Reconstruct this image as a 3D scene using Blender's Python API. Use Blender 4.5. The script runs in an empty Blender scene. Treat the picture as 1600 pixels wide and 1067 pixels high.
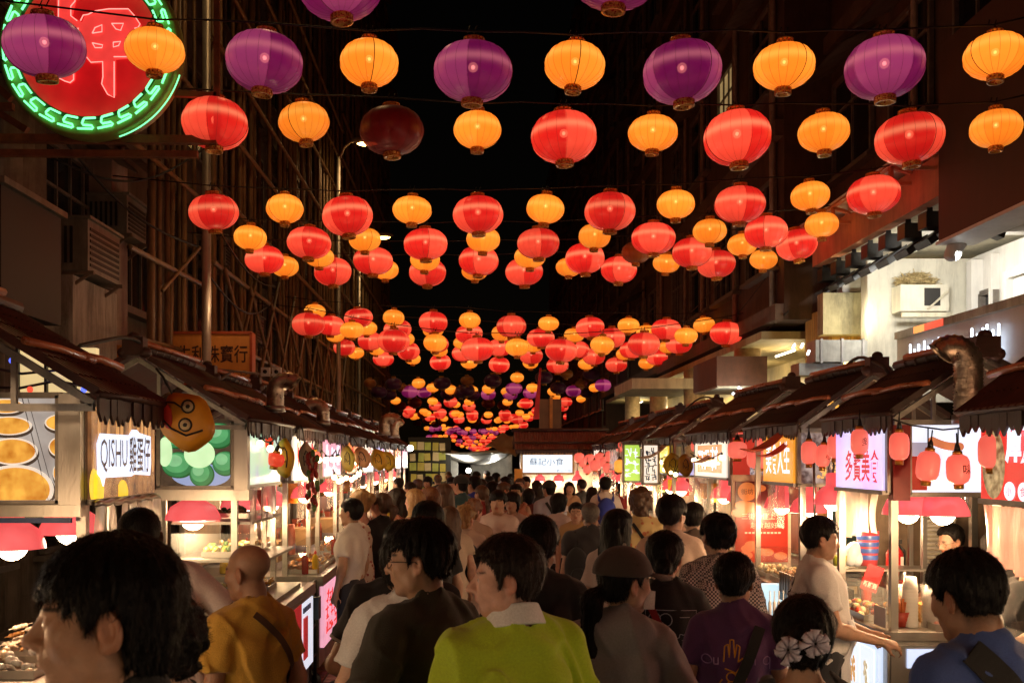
import bpy, bmesh, math, random
import numpy as np
from mathutils import Vector, Matrix
sc = bpy.context.scene
COL = sc.collection
PI = math.pi
# ------------------------------------------------------------------ camera
CAMZ = 1.95
F = 1556.0                      # focal length in pixels of the 1600 wide photograph
cam_d = bpy.data.cameras.new('camera'); cam = bpy.data.objects.new('camera', cam_d); COL.objects.link(cam)
cam.location = (0, 0, CAMZ); cam.rotation_euler = (PI/2, 0, 0)
cam_d.sensor_width = 36; cam_d.lens = 36*F/1600
cam_d.shift_x = 55/1600; cam_d.shift_y = 181.5/1600
cam_d.clip_start = .05; cam_d.clip_end = 600
cam_d.dof.use_dof = True; cam_d.dof.focus_distance = 7.0; cam_d.dof.aperture_fstop = 8.0
sc.camera = cam
# ------------------------------------------------------------------ night sky, moon, exposure
SUN_EL, SUN_ROT = math.radians(20), math.radians(200)
w = bpy.data.worlds.new('World'); sc.world = w; w.use_nodes = True
nt = w.node_tree; bg = nt.nodes['Background']
sky = nt.nodes.new('ShaderNodeTexSky'); sky.sky_type = 'NISHITA'; sky.sun_disc = False
sky.sun_elevation = SUN_EL; sky.sun_rotation = SUN_ROT
tint = nt.nodes.new('ShaderNodeMix'); tint.data_type = 'RGBA'; tint.blend_type = 'MULTIPLY'; tint.inputs[0].default_value = 1
tint.inputs[7].default_value = (1, .55, .3, 1)
nt.links.new(sky.outputs[0], tint.inputs[6]); nt.links.new(tint.outputs[2], bg.inputs[0])
bg.inputs[1].default_value = .0004
sun_d = bpy.data.lights.new('moon', 'SUN'); sun_d.energy = .004; sun_d.angle = math.radians(.5); sun_d.color = (1, .95, .85)
sun = bpy.data.objects.new('moon', sun_d); COL.objects.link(sun)
sun.rotation_euler = (PI/2-SUN_EL, 0, PI-SUN_ROT)
sc.view_settings.view_transform = 'Standard'; sc.view_settings.look = 'None'
sc.view_settings.exposure = 0; sc.view_settings.gamma = 1; sc.view_settings.use_curve_mapping = False
cy = sc.cycles
cy.max_bounces = 6; cy.diffuse_bounces = 3; cy.glossy_bounces = 3; cy.transmission_bounces = 4; cy.transparent_max_bounces = 14
cy.sample_clamp_indirect = 4; cy.use_denoising = True; cy.caustics_reflective = False; cy.caustics_refractive = False
cy.blur_glossy = .6
sc.render.film_transparent = False

def P(px, py, D):
    "point seen at photograph pixel px,py at depth D"
    return Vector(((px-745)/F*D, D, CAMZ-(py-715)/F*D))
rnd = random.Random(7)
# ------------------------------------------------------------------ things, parts, copies
def thing(name, label, cat, loc=(0, 0, 0), rz=0, group=None):
    o = bpy.data.objects.new(name, None); COL.objects.link(o); o.empty_display_size = .1
    o.location = loc; o.rotation_euler = (0, 0, rz); o['label'] = label; o['category'] = cat
    if group: o['group'] = group
    return o
def tag(o, label, cat, group=None):
    o['label'] = label; o['category'] = cat
    if group: o['group'] = group
    return o
def copy_tree(o, parent=None):
    c = o.copy(); COL.objects.link(c)
    if parent is not None: c.parent = parent
    for ch in list(o.children): copy_tree(ch, c)
    return c
def struct(o):
    o['kind'] = 'structure'; return o
def stuff(o):
    o['kind'] = 'stuff'; return o
# ------------------------------------------------------------------ mesh builder
class MB:
    def __init__(s): s.v = []; s.f = []; s.mi = []; s.m = 0; s.sm = []
    def add(s, vs, fs, smooth=False):
        n = len(s.v); s.v += [tuple(p) for p in vs]
        for f in fs: s.f.append(tuple(i+n for i in f)); s.mi.append(s.m); s.sm.append(smooth)
        return s
    def box(s, c, d, R=None, bev=0):
        x, y, z = d[0]/2, d[1]/2, d[2]/2
        vs = [Vector((a*x, b*y, e*z)) for a in (-1, 1) for b in (-1, 1) for e in (-1, 1)]
        if R is not None: vs = [R @ p for p in vs]
        c = Vector(c); vs = [p+c for p in vs]
        return s.add(vs, [(0, 1, 3, 2), (4, 6, 7, 5), (0, 4, 5, 1), (2, 3, 7, 6), (0, 2, 6, 4), (1, 5, 7, 3)])
    def b2(s, lo, hi):
        return s.box([(a+b)/2 for a, b in zip(lo, hi)], [abs(b-a) for a, b in zip(lo, hi)])
    def beam(s, a, b, w_, h_, up=(0, 0, 1)):
        a, b = Vector(a), Vector(b); d = (b-a); L = d.length; d.normalize()
        u = Vector(up)
        if abs(d.dot(u)) > .98: u = Vector((0, 1, 0))
        r = d.cross(u).normalized(); u = r.cross(d)
        vs = [p+r*(i*w_/2)+u*(j*h_/2) for p in (a, b) for i, j in ((-1, -1), (1, -1), (1, 1), (-1, 1))]
        return s.add(vs, [(0, 1, 2, 3), (7, 6, 5, 4), (0, 4, 5, 1), (1, 5, 6, 2), (2, 6, 7, 3), (3, 7, 4, 0)])
    def tube(s, pts, r, n=8, cap=True, closed=False, smooth=True):
        pts = [Vector(p) for p in pts]; m = len(pts); rs = r if isinstance(r, (list, tuple)) else [r]*m
        base = []; prev = None; vs = []
        for i, p in enumerate(pts):
            if closed: d = pts[(i+1) % m]-pts[i-1]
            else: d = pts[min(i+1, m-1)]-pts[max(i-1, 0)]
            if d.length < 1e-9: d = Vector((0, 0, 1))
            d.normalize()
            if prev is None:
                u = Vector((0, 0, 1)) if abs(d.z) < .9 else Vector((1, 0, 0))
                a = d.cross(u).normalized()
            else:
                a = prev-d*prev.dot(d)
                a = a.normalized() if a.length > 1e-6 else d.orthogonal().normalized()
            prev = a; b = d.cross(a)
            vs += [p+(a*math.cos(2*PI*k/n)+b*math.sin(2*PI*k/n))*rs[i] for k in range(n)]
        fs = []
        for i in range(m if closed else m-1):
            j = (i+1) % m
            for k in range(n):
                q = (k+1) % n; fs.append((i*n+k, i*n+q, j*n+q, j*n+k))
        if cap and not closed:
            fs.append(tuple(range(n-1, -1, -1))); fs.append(tuple((m-1)*n+k for k in range(n)))
        return s.add(vs, fs, smooth)
    def lathe(s, prof, n=24, c=(0, 0, 0), R=None, smooth=True, capb=True, capt=True):
        vs = []; c = Vector(c)
        for r, z in prof:
            for k in range(n):
                p = Vector((r*math.cos(2*PI*k/n), r*math.sin(2*PI*k/n), z))
                if R is not None: p = R @ p
                vs.append(p+c)
        fs = []
        for i in range(len(prof)-1):
            for k in range(n):
                q = (k+1) % n; fs.append((i*n+k, i*n+q, (i+1)*n+q, (i+1)*n+k))
        if capb and prof[0][0] > 1e-5: fs.append(tuple(range(n-1, -1, -1)))
        if capt and prof[-1][0] > 1e-5: fs.append(tuple((len(prof)-1)*n+k for k in range(n)))
        return s.add(vs, fs, smooth)
    def sph(s, c, r, n=12, m=8, R=None):
        rr = r if isinstance(r, (tuple, list)) else (r, r, r); c = Vector(c); vs = []; fs = []
        for i in range(m+1):
            t = PI*i/m
            for k in range(n):
                a = 2*PI*k/n
                p = Vector((rr[0]*math.sin(t)*math.cos(a), rr[1]*math.sin(t)*math.sin(a), -rr[2]*math.cos(t)))
                if R is not None: p = R @ p
                vs.append(p+c)
        for i in range(m):
            for k in range(n):
                q = (k+1) % n; fs.append((i*n+k, i*n+q, (i+1)*n+q, (i+1)*n+k))
        return s.add(vs, fs, True)
    def quad(s, a, b, c, d): return s.add([a, b, c, d], [(0, 1, 2, 3)])
    def prism(s, poly, o, u, v, n, t):
        "polygon poly (2-D) laid on plane o,u,v and extruded along n by t"
        o, u, v, n = Vector(o), Vector(u), Vector(v), Vector(n)
        m = len(poly)
        vs = [o+u*a+v*b for a, b in poly]+[o+u*a+v*b+n*t for a, b in poly]
        return s.add(vs, [tuple(range(m-1, -1, -1)), tuple(range(m, 2*m))]+[(i, (i+1) % m, m+(i+1) % m, m+i) for i in range(m)])
    def mesh(s, name, mats):
        me = bpy.data.meshes.new(name); me.from_pydata(s.v, [], s.f)
        for m in (mats if isinstance(mats, (list, tuple)) else [mats]): me.materials.append(m)
        me.polygons.foreach_set('material_index', s.mi); me.polygons.foreach_set('use_smooth', s.sm)
        me.update(); return me
    def build(s, name, mats, parent=None, fix=True):
        me = s.mesh(name, mats)
        if fix:
            b = bmesh.new(); b.from_mesh(me); bmesh.ops.recalc_face_normals(b, faces=b.faces); b.to_mesh(me); b.free()
        return link(name, me, parent)
def link(name, me, parent=None):
    o = bpy.data.objects.new(name, me); COL.objects.link(o)
    if parent is not None: o.parent = parent
    return o
# ------------------------------------------------------------------ materials
MATS = {}
def _new(name):
    m = bpy.data.materials.new(name); m.use_nodes = True; n = m.node_tree
    return m, n, n.nodes, n.links, n.nodes['Principled BSDF']
def pm(name, col, rough=.6, metal=0., var=.25, scale=6., bump=.0, bscale=60., stretch=(1, 1, 1), col2=None, grime=0., spec=.5, sheen=0, attr=None, rvar=.12):
    "procedural surface: noise-varied base colour and roughness, optional fine relief and grime"
    if name in MATS: return MATS[name]
    m, n, N, L, B = _new(name)
    tc = N.new('ShaderNodeTexCoord'); mp = N.new('ShaderNodeMapping'); mp.inputs['Scale'].default_value = stretch
    L.new(tc.outputs['Object'], mp.inputs[0])
    nz = N.new('ShaderNodeTexNoise'); nz.inputs['Scale'].default_value = scale; nz.inputs['Detail'].default_value = 5; nz.inputs['Roughness'].default_value = .62
    L.new(mp.outputs[0], nz.inputs['Vector'])
    rp = N.new('ShaderNodeMapRange'); rp.inputs[1].default_value = .3; rp.inputs[2].default_value = .7
    L.new(nz.outputs[0], rp.inputs[0])
    mx = N.new('ShaderNodeMix'); mx.data_type = 'RGBA'
    c = tuple(col)
    mx.inputs[6].default_value = tuple(max(0, x*(1-var)) for x in c)+(1,)
    mx.inputs[7].default_value = (tuple(col2) if col2 else tuple(min(1, x*(1+var)) for x in c))+(1,)
    L.new(rp.outputs[0], mx.inputs[0]); out = mx.outputs[2]
    if grime:
        g = N.new('ShaderNodeTexNoise'); g.inputs['Scale'].default_value = 1.7; g.inputs['Detail'].default_value = 8; g.inputs['Roughness'].default_value = .75
        mp2 = N.new('ShaderNodeMapping'); mp2.inputs['Scale'].default_value = (3, 3, .5); L.new(tc.outputs['Object'], mp2.inputs[0]); L.new(mp2.outputs[0], g.inputs['Vector'])
        r2 = N.new('ShaderNodeMapRange'); r2.inputs[1].default_value = .45; r2.inputs[2].default_value = .7; r2.inputs[4].default_value = grime; L.new(g.outputs[0], r2.inputs[0])
        m2 = N.new('ShaderNodeMix'); m2.data_type = 'RGBA'; m2.inputs[7].default_value = (.03, .022, .015, 1)
        L.new(r2.outputs[0], m2.inputs[0]); L.new(out, m2.inputs[6]); out = m2.outputs[2]
    if attr:
        at = N.new('ShaderNodeAttribute'); at.attribute_name = attr
        m3 = N.new('ShaderNodeMix'); m3.data_type = 'RGBA'; m3.blend_type = 'MULTIPLY'; m3.inputs[0].default_value = 1
        L.new(out, m3.inputs[6]); L.new(at.outputs[0], m3.inputs[7]); out = m3.outputs[2]
    L.new(out, B.inputs['Base Color'])
    rr = N.new('ShaderNodeMapRange'); rr.inputs[3].default_value = max(.03, rough-rvar); rr.inputs[4].default_value = min(1, rough+rvar); L.new(nz.outputs[0], rr.inputs[0]); L.new(rr.outputs[0], B.inputs['Roughness'])
    B.inputs['Metallic'].default_value = metal; B.inputs['Specular IOR Level'].default_value = spec
    if sheen: B.inputs['Sheen Weight'].default_value = sheen
    if bump:
        bz = N.new('ShaderNodeTexNoise'); bz.inputs['Scale'].default_value = bscale; bz.inputs['Detail'].default_value = 3; L.new(mp.outputs[0], bz.inputs['Vector'])
        bp = N.new('ShaderNodeBump'); bp.inputs['Strength'].default_value = bump; bp.inputs['Distance'].default_value = .01
        L.new(bz.outputs[0], bp.inputs['Height']); L.new(bp.outputs[0], B.inputs['Normal'])
    MATS[name] = m; return m
def em(name, col, strength=1., var=.0, scale=3., gloss=.25, col2=None):
    "a lit translucent panel, lamp or screen"
    if name in MATS: return MATS[name]
    m, n, N, L, B = _new(name)
    B.inputs['Base Color'].default_value = tuple(c*.6 for c in col)+(1,); B.inputs['Roughness'].default_value = gloss
    B.inputs['Emission Strength'].default_value = strength
    if var or col2:
        tc = N.new('ShaderNodeTexCoord'); nz = N.new('ShaderNodeTexNoise'); nz.inputs['Scale'].default_value = scale; nz.inputs['Detail'].default_value = 4
        L.new(tc.outputs['Object'], nz.inputs['Vector'])
        rp = N.new('ShaderNodeMapRange'); rp.inputs[1].default_value = .32; rp.inputs[2].default_value = .68; L.new(nz.outputs[0], rp.inputs[0])
        mx = N.new('ShaderNodeMix'); mx.data_type = 'RGBA'
        mx.inputs[6].default_value = tuple(c*(1-var) for c in col)+(1,); mx.inputs[7].default_value = tuple(col2 or col)+(1,)
        L.new(rp.outputs[0], mx.inputs[0]); L.new(mx.outputs[2], B.inputs['Emission Color'])
    else: B.inputs['Emission Color'].default_value = tuple(col)+(1,)
    MATS[name] = m; return m
def clear(name, tintc=(.9, .9, .9), a=.75, rough=.08, bump=0):
    "clear plastic or thin glass pane: mostly see-through with glossy reflections"
    if name in MATS: return MATS[name]
    m, n, N, L, B = _new(name)
    N.remove(B); out = N['Material Output']
    t = N.new('ShaderNodeBsdfTransparent'); t.inputs[0].default_value = tuple(tintc)+(1,)
    g = N.new('ShaderNodeBsdfGlossy'); g.inputs['Roughness'].default_value = rough
    d = N.new('ShaderNodeBsdfTranslucent'); d.inputs[0].default_value = tuple(tintc)+(1,)
    a1 = N.new('ShaderNodeMixShader'); a1.inputs[0].default_value = .5; L.new(g.outputs[0], a1.inputs[1]); L.new(d.outputs[0], a1.inputs[2])
    a2 = N.new('ShaderNodeMixShader'); a2.inputs[0].default_value = a; L.new(a1.outputs[0], a2.inputs[1]); L.new(t.outputs[0], a2.inputs[2])
    if bump:
        tc = N.new('ShaderNodeTexCoord'); mp = N.new('ShaderNodeMapping'); mp.inputs['Scale'].default_value = (30, 30, 6); L.new(tc.outputs['Object'], mp.inputs[0])
        bz = N.new('ShaderNodeTexNoise'); bz.inputs['Scale'].default_value = 1; L.new(mp.outputs[0], bz.inputs['Vector'])
        bp = N.new('ShaderNodeBump'); bp.inputs['Strength'].default_value = bump; bp.inputs['Distance'].default_value = .02
        L.new(bz.outputs[0], bp.inputs['Height']); L.new(bp.outputs[0], g.inputs['Normal'])
    L.new(a2.outputs[0], out.inputs[0]); MATS[name] = m; return m
def lamp(name, kind, loc, power, col=(1, .78, .5), size=.05, parent=None, target=None, spot=1.6):
    d = bpy.data.lights.new(name, kind); d.energy = power; d.color = col
    if kind in ('POINT', 'SPOT'): d.shadow_soft_size = size
    if kind == 'SPOT': d.spot_size = spot; d.spot_blend = .6
    if kind == 'AREA': d.shape = 'DISK'; d.size = size
    o = bpy.data.objects.new(name, d); COL.objects.link(o); o.location = loc
    if target is not None: o.rotation_euler = (Vector(target)-Vector(loc)).to_track_quat('-Z', 'Y').to_euler()
    if parent is not None: o.parent = parent
    return o
def text_mb(body, o, u, v, n, width=None, height=None, depth=.004, bold=.0, mb=None, gap=None, vertical=False):
    "raised lettering centred at o on plane u,v facing n, fitted to width x height"
    c = bpy.data.curves.new('lettering', 'FONT'); c.body = body; c.size = 1; c.offset = bold; c.resolution_u = 2
    if gap: c.space_character = gap
    t = bpy.data.objects.new('lettering', c); COL.objects.link(t)
    dg = bpy.context.evaluated_depsgraph_get(); me = bpy.data.meshes.new_from_object(t.evaluated_get(dg))
    bpy.data.objects.remove(t); bpy.data.curves.remove(c)
    vs = [vv.co.copy() for vv in me.vertices]; fs = [tuple(p.vertices) for p in me.polygons]; bpy.data.meshes.remove(me)
    if not vs: return mb or MB()
    x0, x1 = min(q.x for q in vs), max(q.x for q in vs); y0, y1 = min(q.y for q in vs), max(q.y for q in vs)
    sx = (width/(x1-x0)) if width else None; sy = (height/(y1-y0)) if height else sx
    sx = sx or sy
    o, u, v, n = Vector(o), Vector(u), Vector(v), Vector(n)
    mb = mb or MB()
    mb.add([o+u*((q.x-(x0+x1)/2)*sx)+v*((q.y-(y0+y1)/2)*sy)+n*depth for q in vs], fs)
    return mb
# shared materials
M_steel = pm('brushed_steel', (.5, .47, .43), .34, 1, .07, 9, .05, 120, (1, 1, .3), grime=.15)
M_steelw = pm('worn_steel', (.42, .4, .37), .42, 1, .3, 5, .1, 60, grime=.35)
M_dark = pm('dark_metal', (.02, .019, .018), .5, .3)
M_black = pm('black_plastic', (.012, .012, .013), .42, 0)
M_cable = pm('cable_rubber', (.012, .011, .01), .6)
M_gold = pm('gold_trim', (.55, .27, .05), .35, .7, .3, 40)
M_redcap = pm('red_lacquer', (.35, .02, .012), .35, 0, .3, 30)
M_glass = clear('clear_glass', (.97, .98, .97), .9, .03)
M_strip = clear('clear_plastic_strip', (.95, .9, .85), .62, .12, .5)
M_wood = pm('plain_wood', (.32, .19, .09), .6, 0, .35, 4, .2, 40, (8, 8, .6))
M_bamboo = pm('bamboo', (.19, .11, .045), .5, 0, .4, 5, .15, 30, (2, 2, .6), grime=.45)
M_white = pm('white_paint', (.72, .7, .66), .5, 0, .08, 3, grime=.2)
# ------------------------------------------------------------------ signed distance modelling (one continuous skin per body or garment)
_rs = np.random.RandomState(3); _NT = _rs.rand(32, 32, 32).astype(np.float32)
def vnoise(p):
    i = np.floor(p).astype(np.int32); f = (p-i).astype(np.float32); f = f*f*(3-2*f); i &= 31; j = (i+1) & 31
    x0, y0, z0 = i.T; x1, y1, z1 = j.T; fx, fy, fz = f.T
    a = _NT[x0, y0, z0]*(1-fx)+_NT[x1, y0, z0]*fx; b = _NT[x0, y1, z0]*(1-fx)+_NT[x1, y1, z0]*fx
    c = _NT[x0, y0, z1]*(1-fx)+_NT[x1, y0, z1]*fx; d = _NT[x0, y1, z1]*(1-fx)+_NT[x1, y1, z1]*fx
    return (a*(1-fy)+b*fy)*(1-fz)+(c*(1-fy)+d*fy)*fz
V3 = lambda a: np.asarray(a, np.float32)
def s_sph(p, c, r): return np.linalg.norm(p-V3(c), axis=1)-r
def s_ell(p, c, r, R=None):
    q = p-V3(c)
    if R is not None: q = q @ V3(R)
    r = V3(r); k0 = np.linalg.norm(q/r, axis=1); k1 = np.linalg.norm(q/(r*r), axis=1)
    return k0*(k0-1)/np.maximum(k1, 1e-6)
def s_cap(p, a, b, ra, rb=None):
    a, b = V3(a), V3(b); rb = ra if rb is None else rb
    ba = b-a; t = np.clip(((p-a) @ ba)/max(float(ba @ ba), 1e-9), 0, 1)
    return np.linalg.norm(p-a-t[:, None]*ba, axis=1)-(ra+(rb-ra)*t)
def s_ecap(p, a, b, ra, rb, sq=(1, 1, 1)):
    "tapered capsule squashed per axis"
    q = V3(sq); return s_cap(p/q, V3(a)/q, V3(b)/q, ra, rb)*min(sq)
def s_box(p, c, h, r=.0, R=None):
    q = p-V3(c)
    if R is not None: q = q @ V3(R)
    q = np.abs(q)-(V3(h)-r)
    return np.linalg.norm(np.maximum(q, 0), axis=1)+np.minimum(q.max(axis=1), 0)-r
def s_pl(p, o, n):
    n = V3(n); n = n/np.linalg.norm(n); return (p-V3(o)) @ n
def smin(a, b, k):
    h = np.maximum(k-np.abs(a-b), 0)/k; return np.minimum(a, b)-h*h*k*.25
def smax(a, b, k): return -smin(-a, -b, k)
_E = [((0,0,0),(1,0,0)),((0,1,0),(1,1,0)),((0,0,1),(1,0,1)),((0,1,1),(1,1,1)),((0,0,0),(0,1,0)),((1,0,0),(1,1,0)),((0,0,1),(0,1,1)),((1,0,1),(1,1,1)),((0,0,0),(0,0,1)),((1,0,0),(1,0,1)),((0,1,0),(0,1,1)),((1,1,0),(1,1,1))]
def sdf_mesh(f, lo, hi, h):
    lo = np.array(lo, np.float32); hi = np.array(hi, np.float32); K = 4
    nc = np.maximum(2, np.ceil((hi-lo)/(h*K)).astype(int)); n = nc*K+1
    # coarse pass
    cx = [lo[i]+(np.arange(nc[i])+.5)*h*K for i in range(3)]
    G = np.stack(np.meshgrid(*cx, indexing='ij'), -1).reshape(-1, 3).astype(np.float32)
    cv = f(G).reshape(nc)
    near = np.abs(cv) < h*K*1.35
    val = np.repeat(np.repeat(np.repeat(cv, K, 0), K, 1), K, 2)
    full = np.empty(n, np.float32); full[:-1, :-1, :-1] = val
    full[-1] = full[-2]; full[:, -1] = full[:, -2]; full[:, :, -1] = full[:, :, -2]
    mk = np.zeros(n, bool); mm = np.repeat(np.repeat(np.repeat(near, K, 0), K, 1), K, 2)
    for dx in (0, 1):
        for dy in (0, 1):
            for dz in (0, 1):
                mk[dx:n[0]-1+dx, dy:n[1]-1+dy, dz:n[2]-1+dz] |= mm
    ii = np.argwhere(mk)
    full[mk] = f((lo+ii*h).astype(np.float32))
    full[0] = np.maximum(full[0], 1e-3); full[-1] = np.maximum(full[-1], 1e-3); full[:, 0] = np.maximum(full[:, 0], 1e-3); full[:, -1] = np.maximum(full[:, -1], 1e-3)
    full[:, :, 0] = np.maximum(full[:, :, 0], 1e-3); full[:, :, -1] = np.maximum(full[:, :, -1], 1e-3)
    ins = full < 0
    s = np.zeros(np.array(n)-1, np.int8)
    for dx in (0, 1):
        for dy in (0, 1):
            for dz in (0, 1): s += ins[dx:n[0]-1+dx, dy:n[1]-1+dy, dz:n[2]-1+dz]
    act = np.argwhere((s > 0) & (s < 8))
    if len(act) == 0: return np.zeros((0, 3)), np.zeros((0, 4), int)
    idx = -np.ones(np.array(n)-1, np.int64); idx[tuple(act.T)] = np.arange(len(act))
    acc = np.zeros((len(act), 3), np.float64); cnt = np.zeros(len(act))
    for a, b in _E:
        a, b = np.array(a), np.array(b); va = full[tuple((act+a).T)]; vb = full[tuple((act+b).T)]
        x = (va < 0) != (vb < 0); t = np.where(x, va/np.where(x, va-vb, 1), 0)
        acc[x] += (act+a+(b-a)*t[:, None])[x]; cnt[x] += 1
    verts = lo+acc/np.maximum(cnt, 1)[:, None]*h
    quads = []
    for ax in range(3):
        u, v = (ax+1) % 3, (ax+2) % 3
        A = [slice(None)]*3; Bs = [slice(None)]*3; A[ax] = slice(0, n[ax]-1); Bs[ax] = slice(1, n[ax])
        a = ins[tuple(A)]; b = ins[tuple(Bs)]
        e = np.argwhere(a != b); e = e[(e[:, u] > 0) & (e[:, v] > 0) & (e[:, u] < n[u]-1) & (e[:, v] < n[v]-1)]
        if not len(e): continue
        fl = a[tuple(e.T)]
        du = np.zeros(3, int); du[u] = 1; dv = np.zeros(3, int); dv[v] = 1
        q = np.stack([idx[tuple((e-du-dv).T)], idx[tuple((e-dv).T)], idx[tuple(e.T)], idx[tuple((e-du).T)]], 1)
        q[~fl] = q[~fl][:, ::-1]; quads.append(q[(q >= 0).all(1)])
    return verts, np.concatenate(quads)
def np_mesh(name, verts, quads, mat, smooth=True, tint=None):
    me = bpy.data.meshes.new(name); nv, nq = len(verts), len(quads)
    me.vertices.add(nv); me.vertices.foreach_set('co', np.asarray(verts, np.float32).ravel())
    me.loops.add(nq*4); me.loops.foreach_set('vertex_index', np.asarray(quads, np.int32).ravel())
    me.polygons.add(nq); me.polygons.foreach_set('loop_start', np.arange(0, nq*4, 4, dtype=np.int32))
    me.polygons.foreach_set('use_smooth', np.full(nq, smooth))
    me.materials.append(mat); me.update(calc_edges=True)
    if tint is not None:
        at = me.color_attributes.new('tint', 'FLOAT_COLOR', 'POINT')
        at.data.foreach_set('color', np.concatenate([tint, np.ones((nv, 1))], 1).astype(np.float32).ravel())
    return me
# ================================================================== ground and brick path
mg = pm('asphalt', (.045, .042, .04), .75, 0, .4, 3, .5, 120, grime=.4)
g = MB(); g.quad((-300, -60, 0), (300, -60, 0), (300, 500, 0), (-300, 500, 0)); struct(g.build('ground', mg))
path = MB(); path.b2((-1.75, .5, .004), (2.9, 42, .03))
pth = struct(path.build('brick_path', pm('mortar', (.05, .04, .035), .85, 0, .3, 8, .3)))
M_brick = [pm('red_paver', (.30, .095, .055), .62, 0, .35, 7, .35, 80, grime=.3), pm('brown_paver', (.24, .085, .05), .6, 0, .35, 7, .35, 80, grime=.35), pm('pink_paver', (.36, .14, .085), .62, 0, .3, 7, .35, 80, grime=.3)]
BW, BL = .24, .115
bm_ = []
for m in M_brick:
    q = MB(); x, y = BL-.012, BW/2-.006-.0
    b = .006
    x, y = (BW-.012)/2, (BL-.010)/2
    q.add([(-x, -y, 0), (x, -y, 0), (x, y, 0), (-x, y, 0), (-x+b, -y+b, .016), (x-b, -y+b, .016), (x-b, y-b, .016), (-x+b, y-b, .016)],
          [(4, 5, 6, 7), (0, 1, 5, 4), (1, 2, 6, 5), (2, 3, 7, 6), (3, 0, 4, 7)])
    bm_.append(q.mesh('brick', m))
nb = 0; rest = MB()
r2 = random.Random(5)
for j in range(0, 120):
    for i in range(19):
        x = -1.68+i*BW; y = 6.2+j*BL
        if -1.62 < x < -.62 and 8.3 < y < 12.6 and nb < 300:
            o = link('brick', bm_[r2.randrange(3)], pth); o.location = (x, y, .026+r2.uniform(0, .004)); o.rotation_euler = (r2.gauss(0, .008), r2.gauss(0, .008), r2.gauss(0, .012)); nb += 1
        else:
            k = .013; h = .026+r2.uniform(0, .004); rest.m = r2.randrange(3)
            X, Y = (BW-.012)/2, (BL-.01)/2
            rest.add([(x-X, y-Y, h+.012), (x+X, y-Y, h+.012), (x+X, y+Y, h+.012), (x-X, y+Y, h+.012)], [(0, 1, 2, 3)])
stuff(rest.build('bricks', M_brick, pth))
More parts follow.
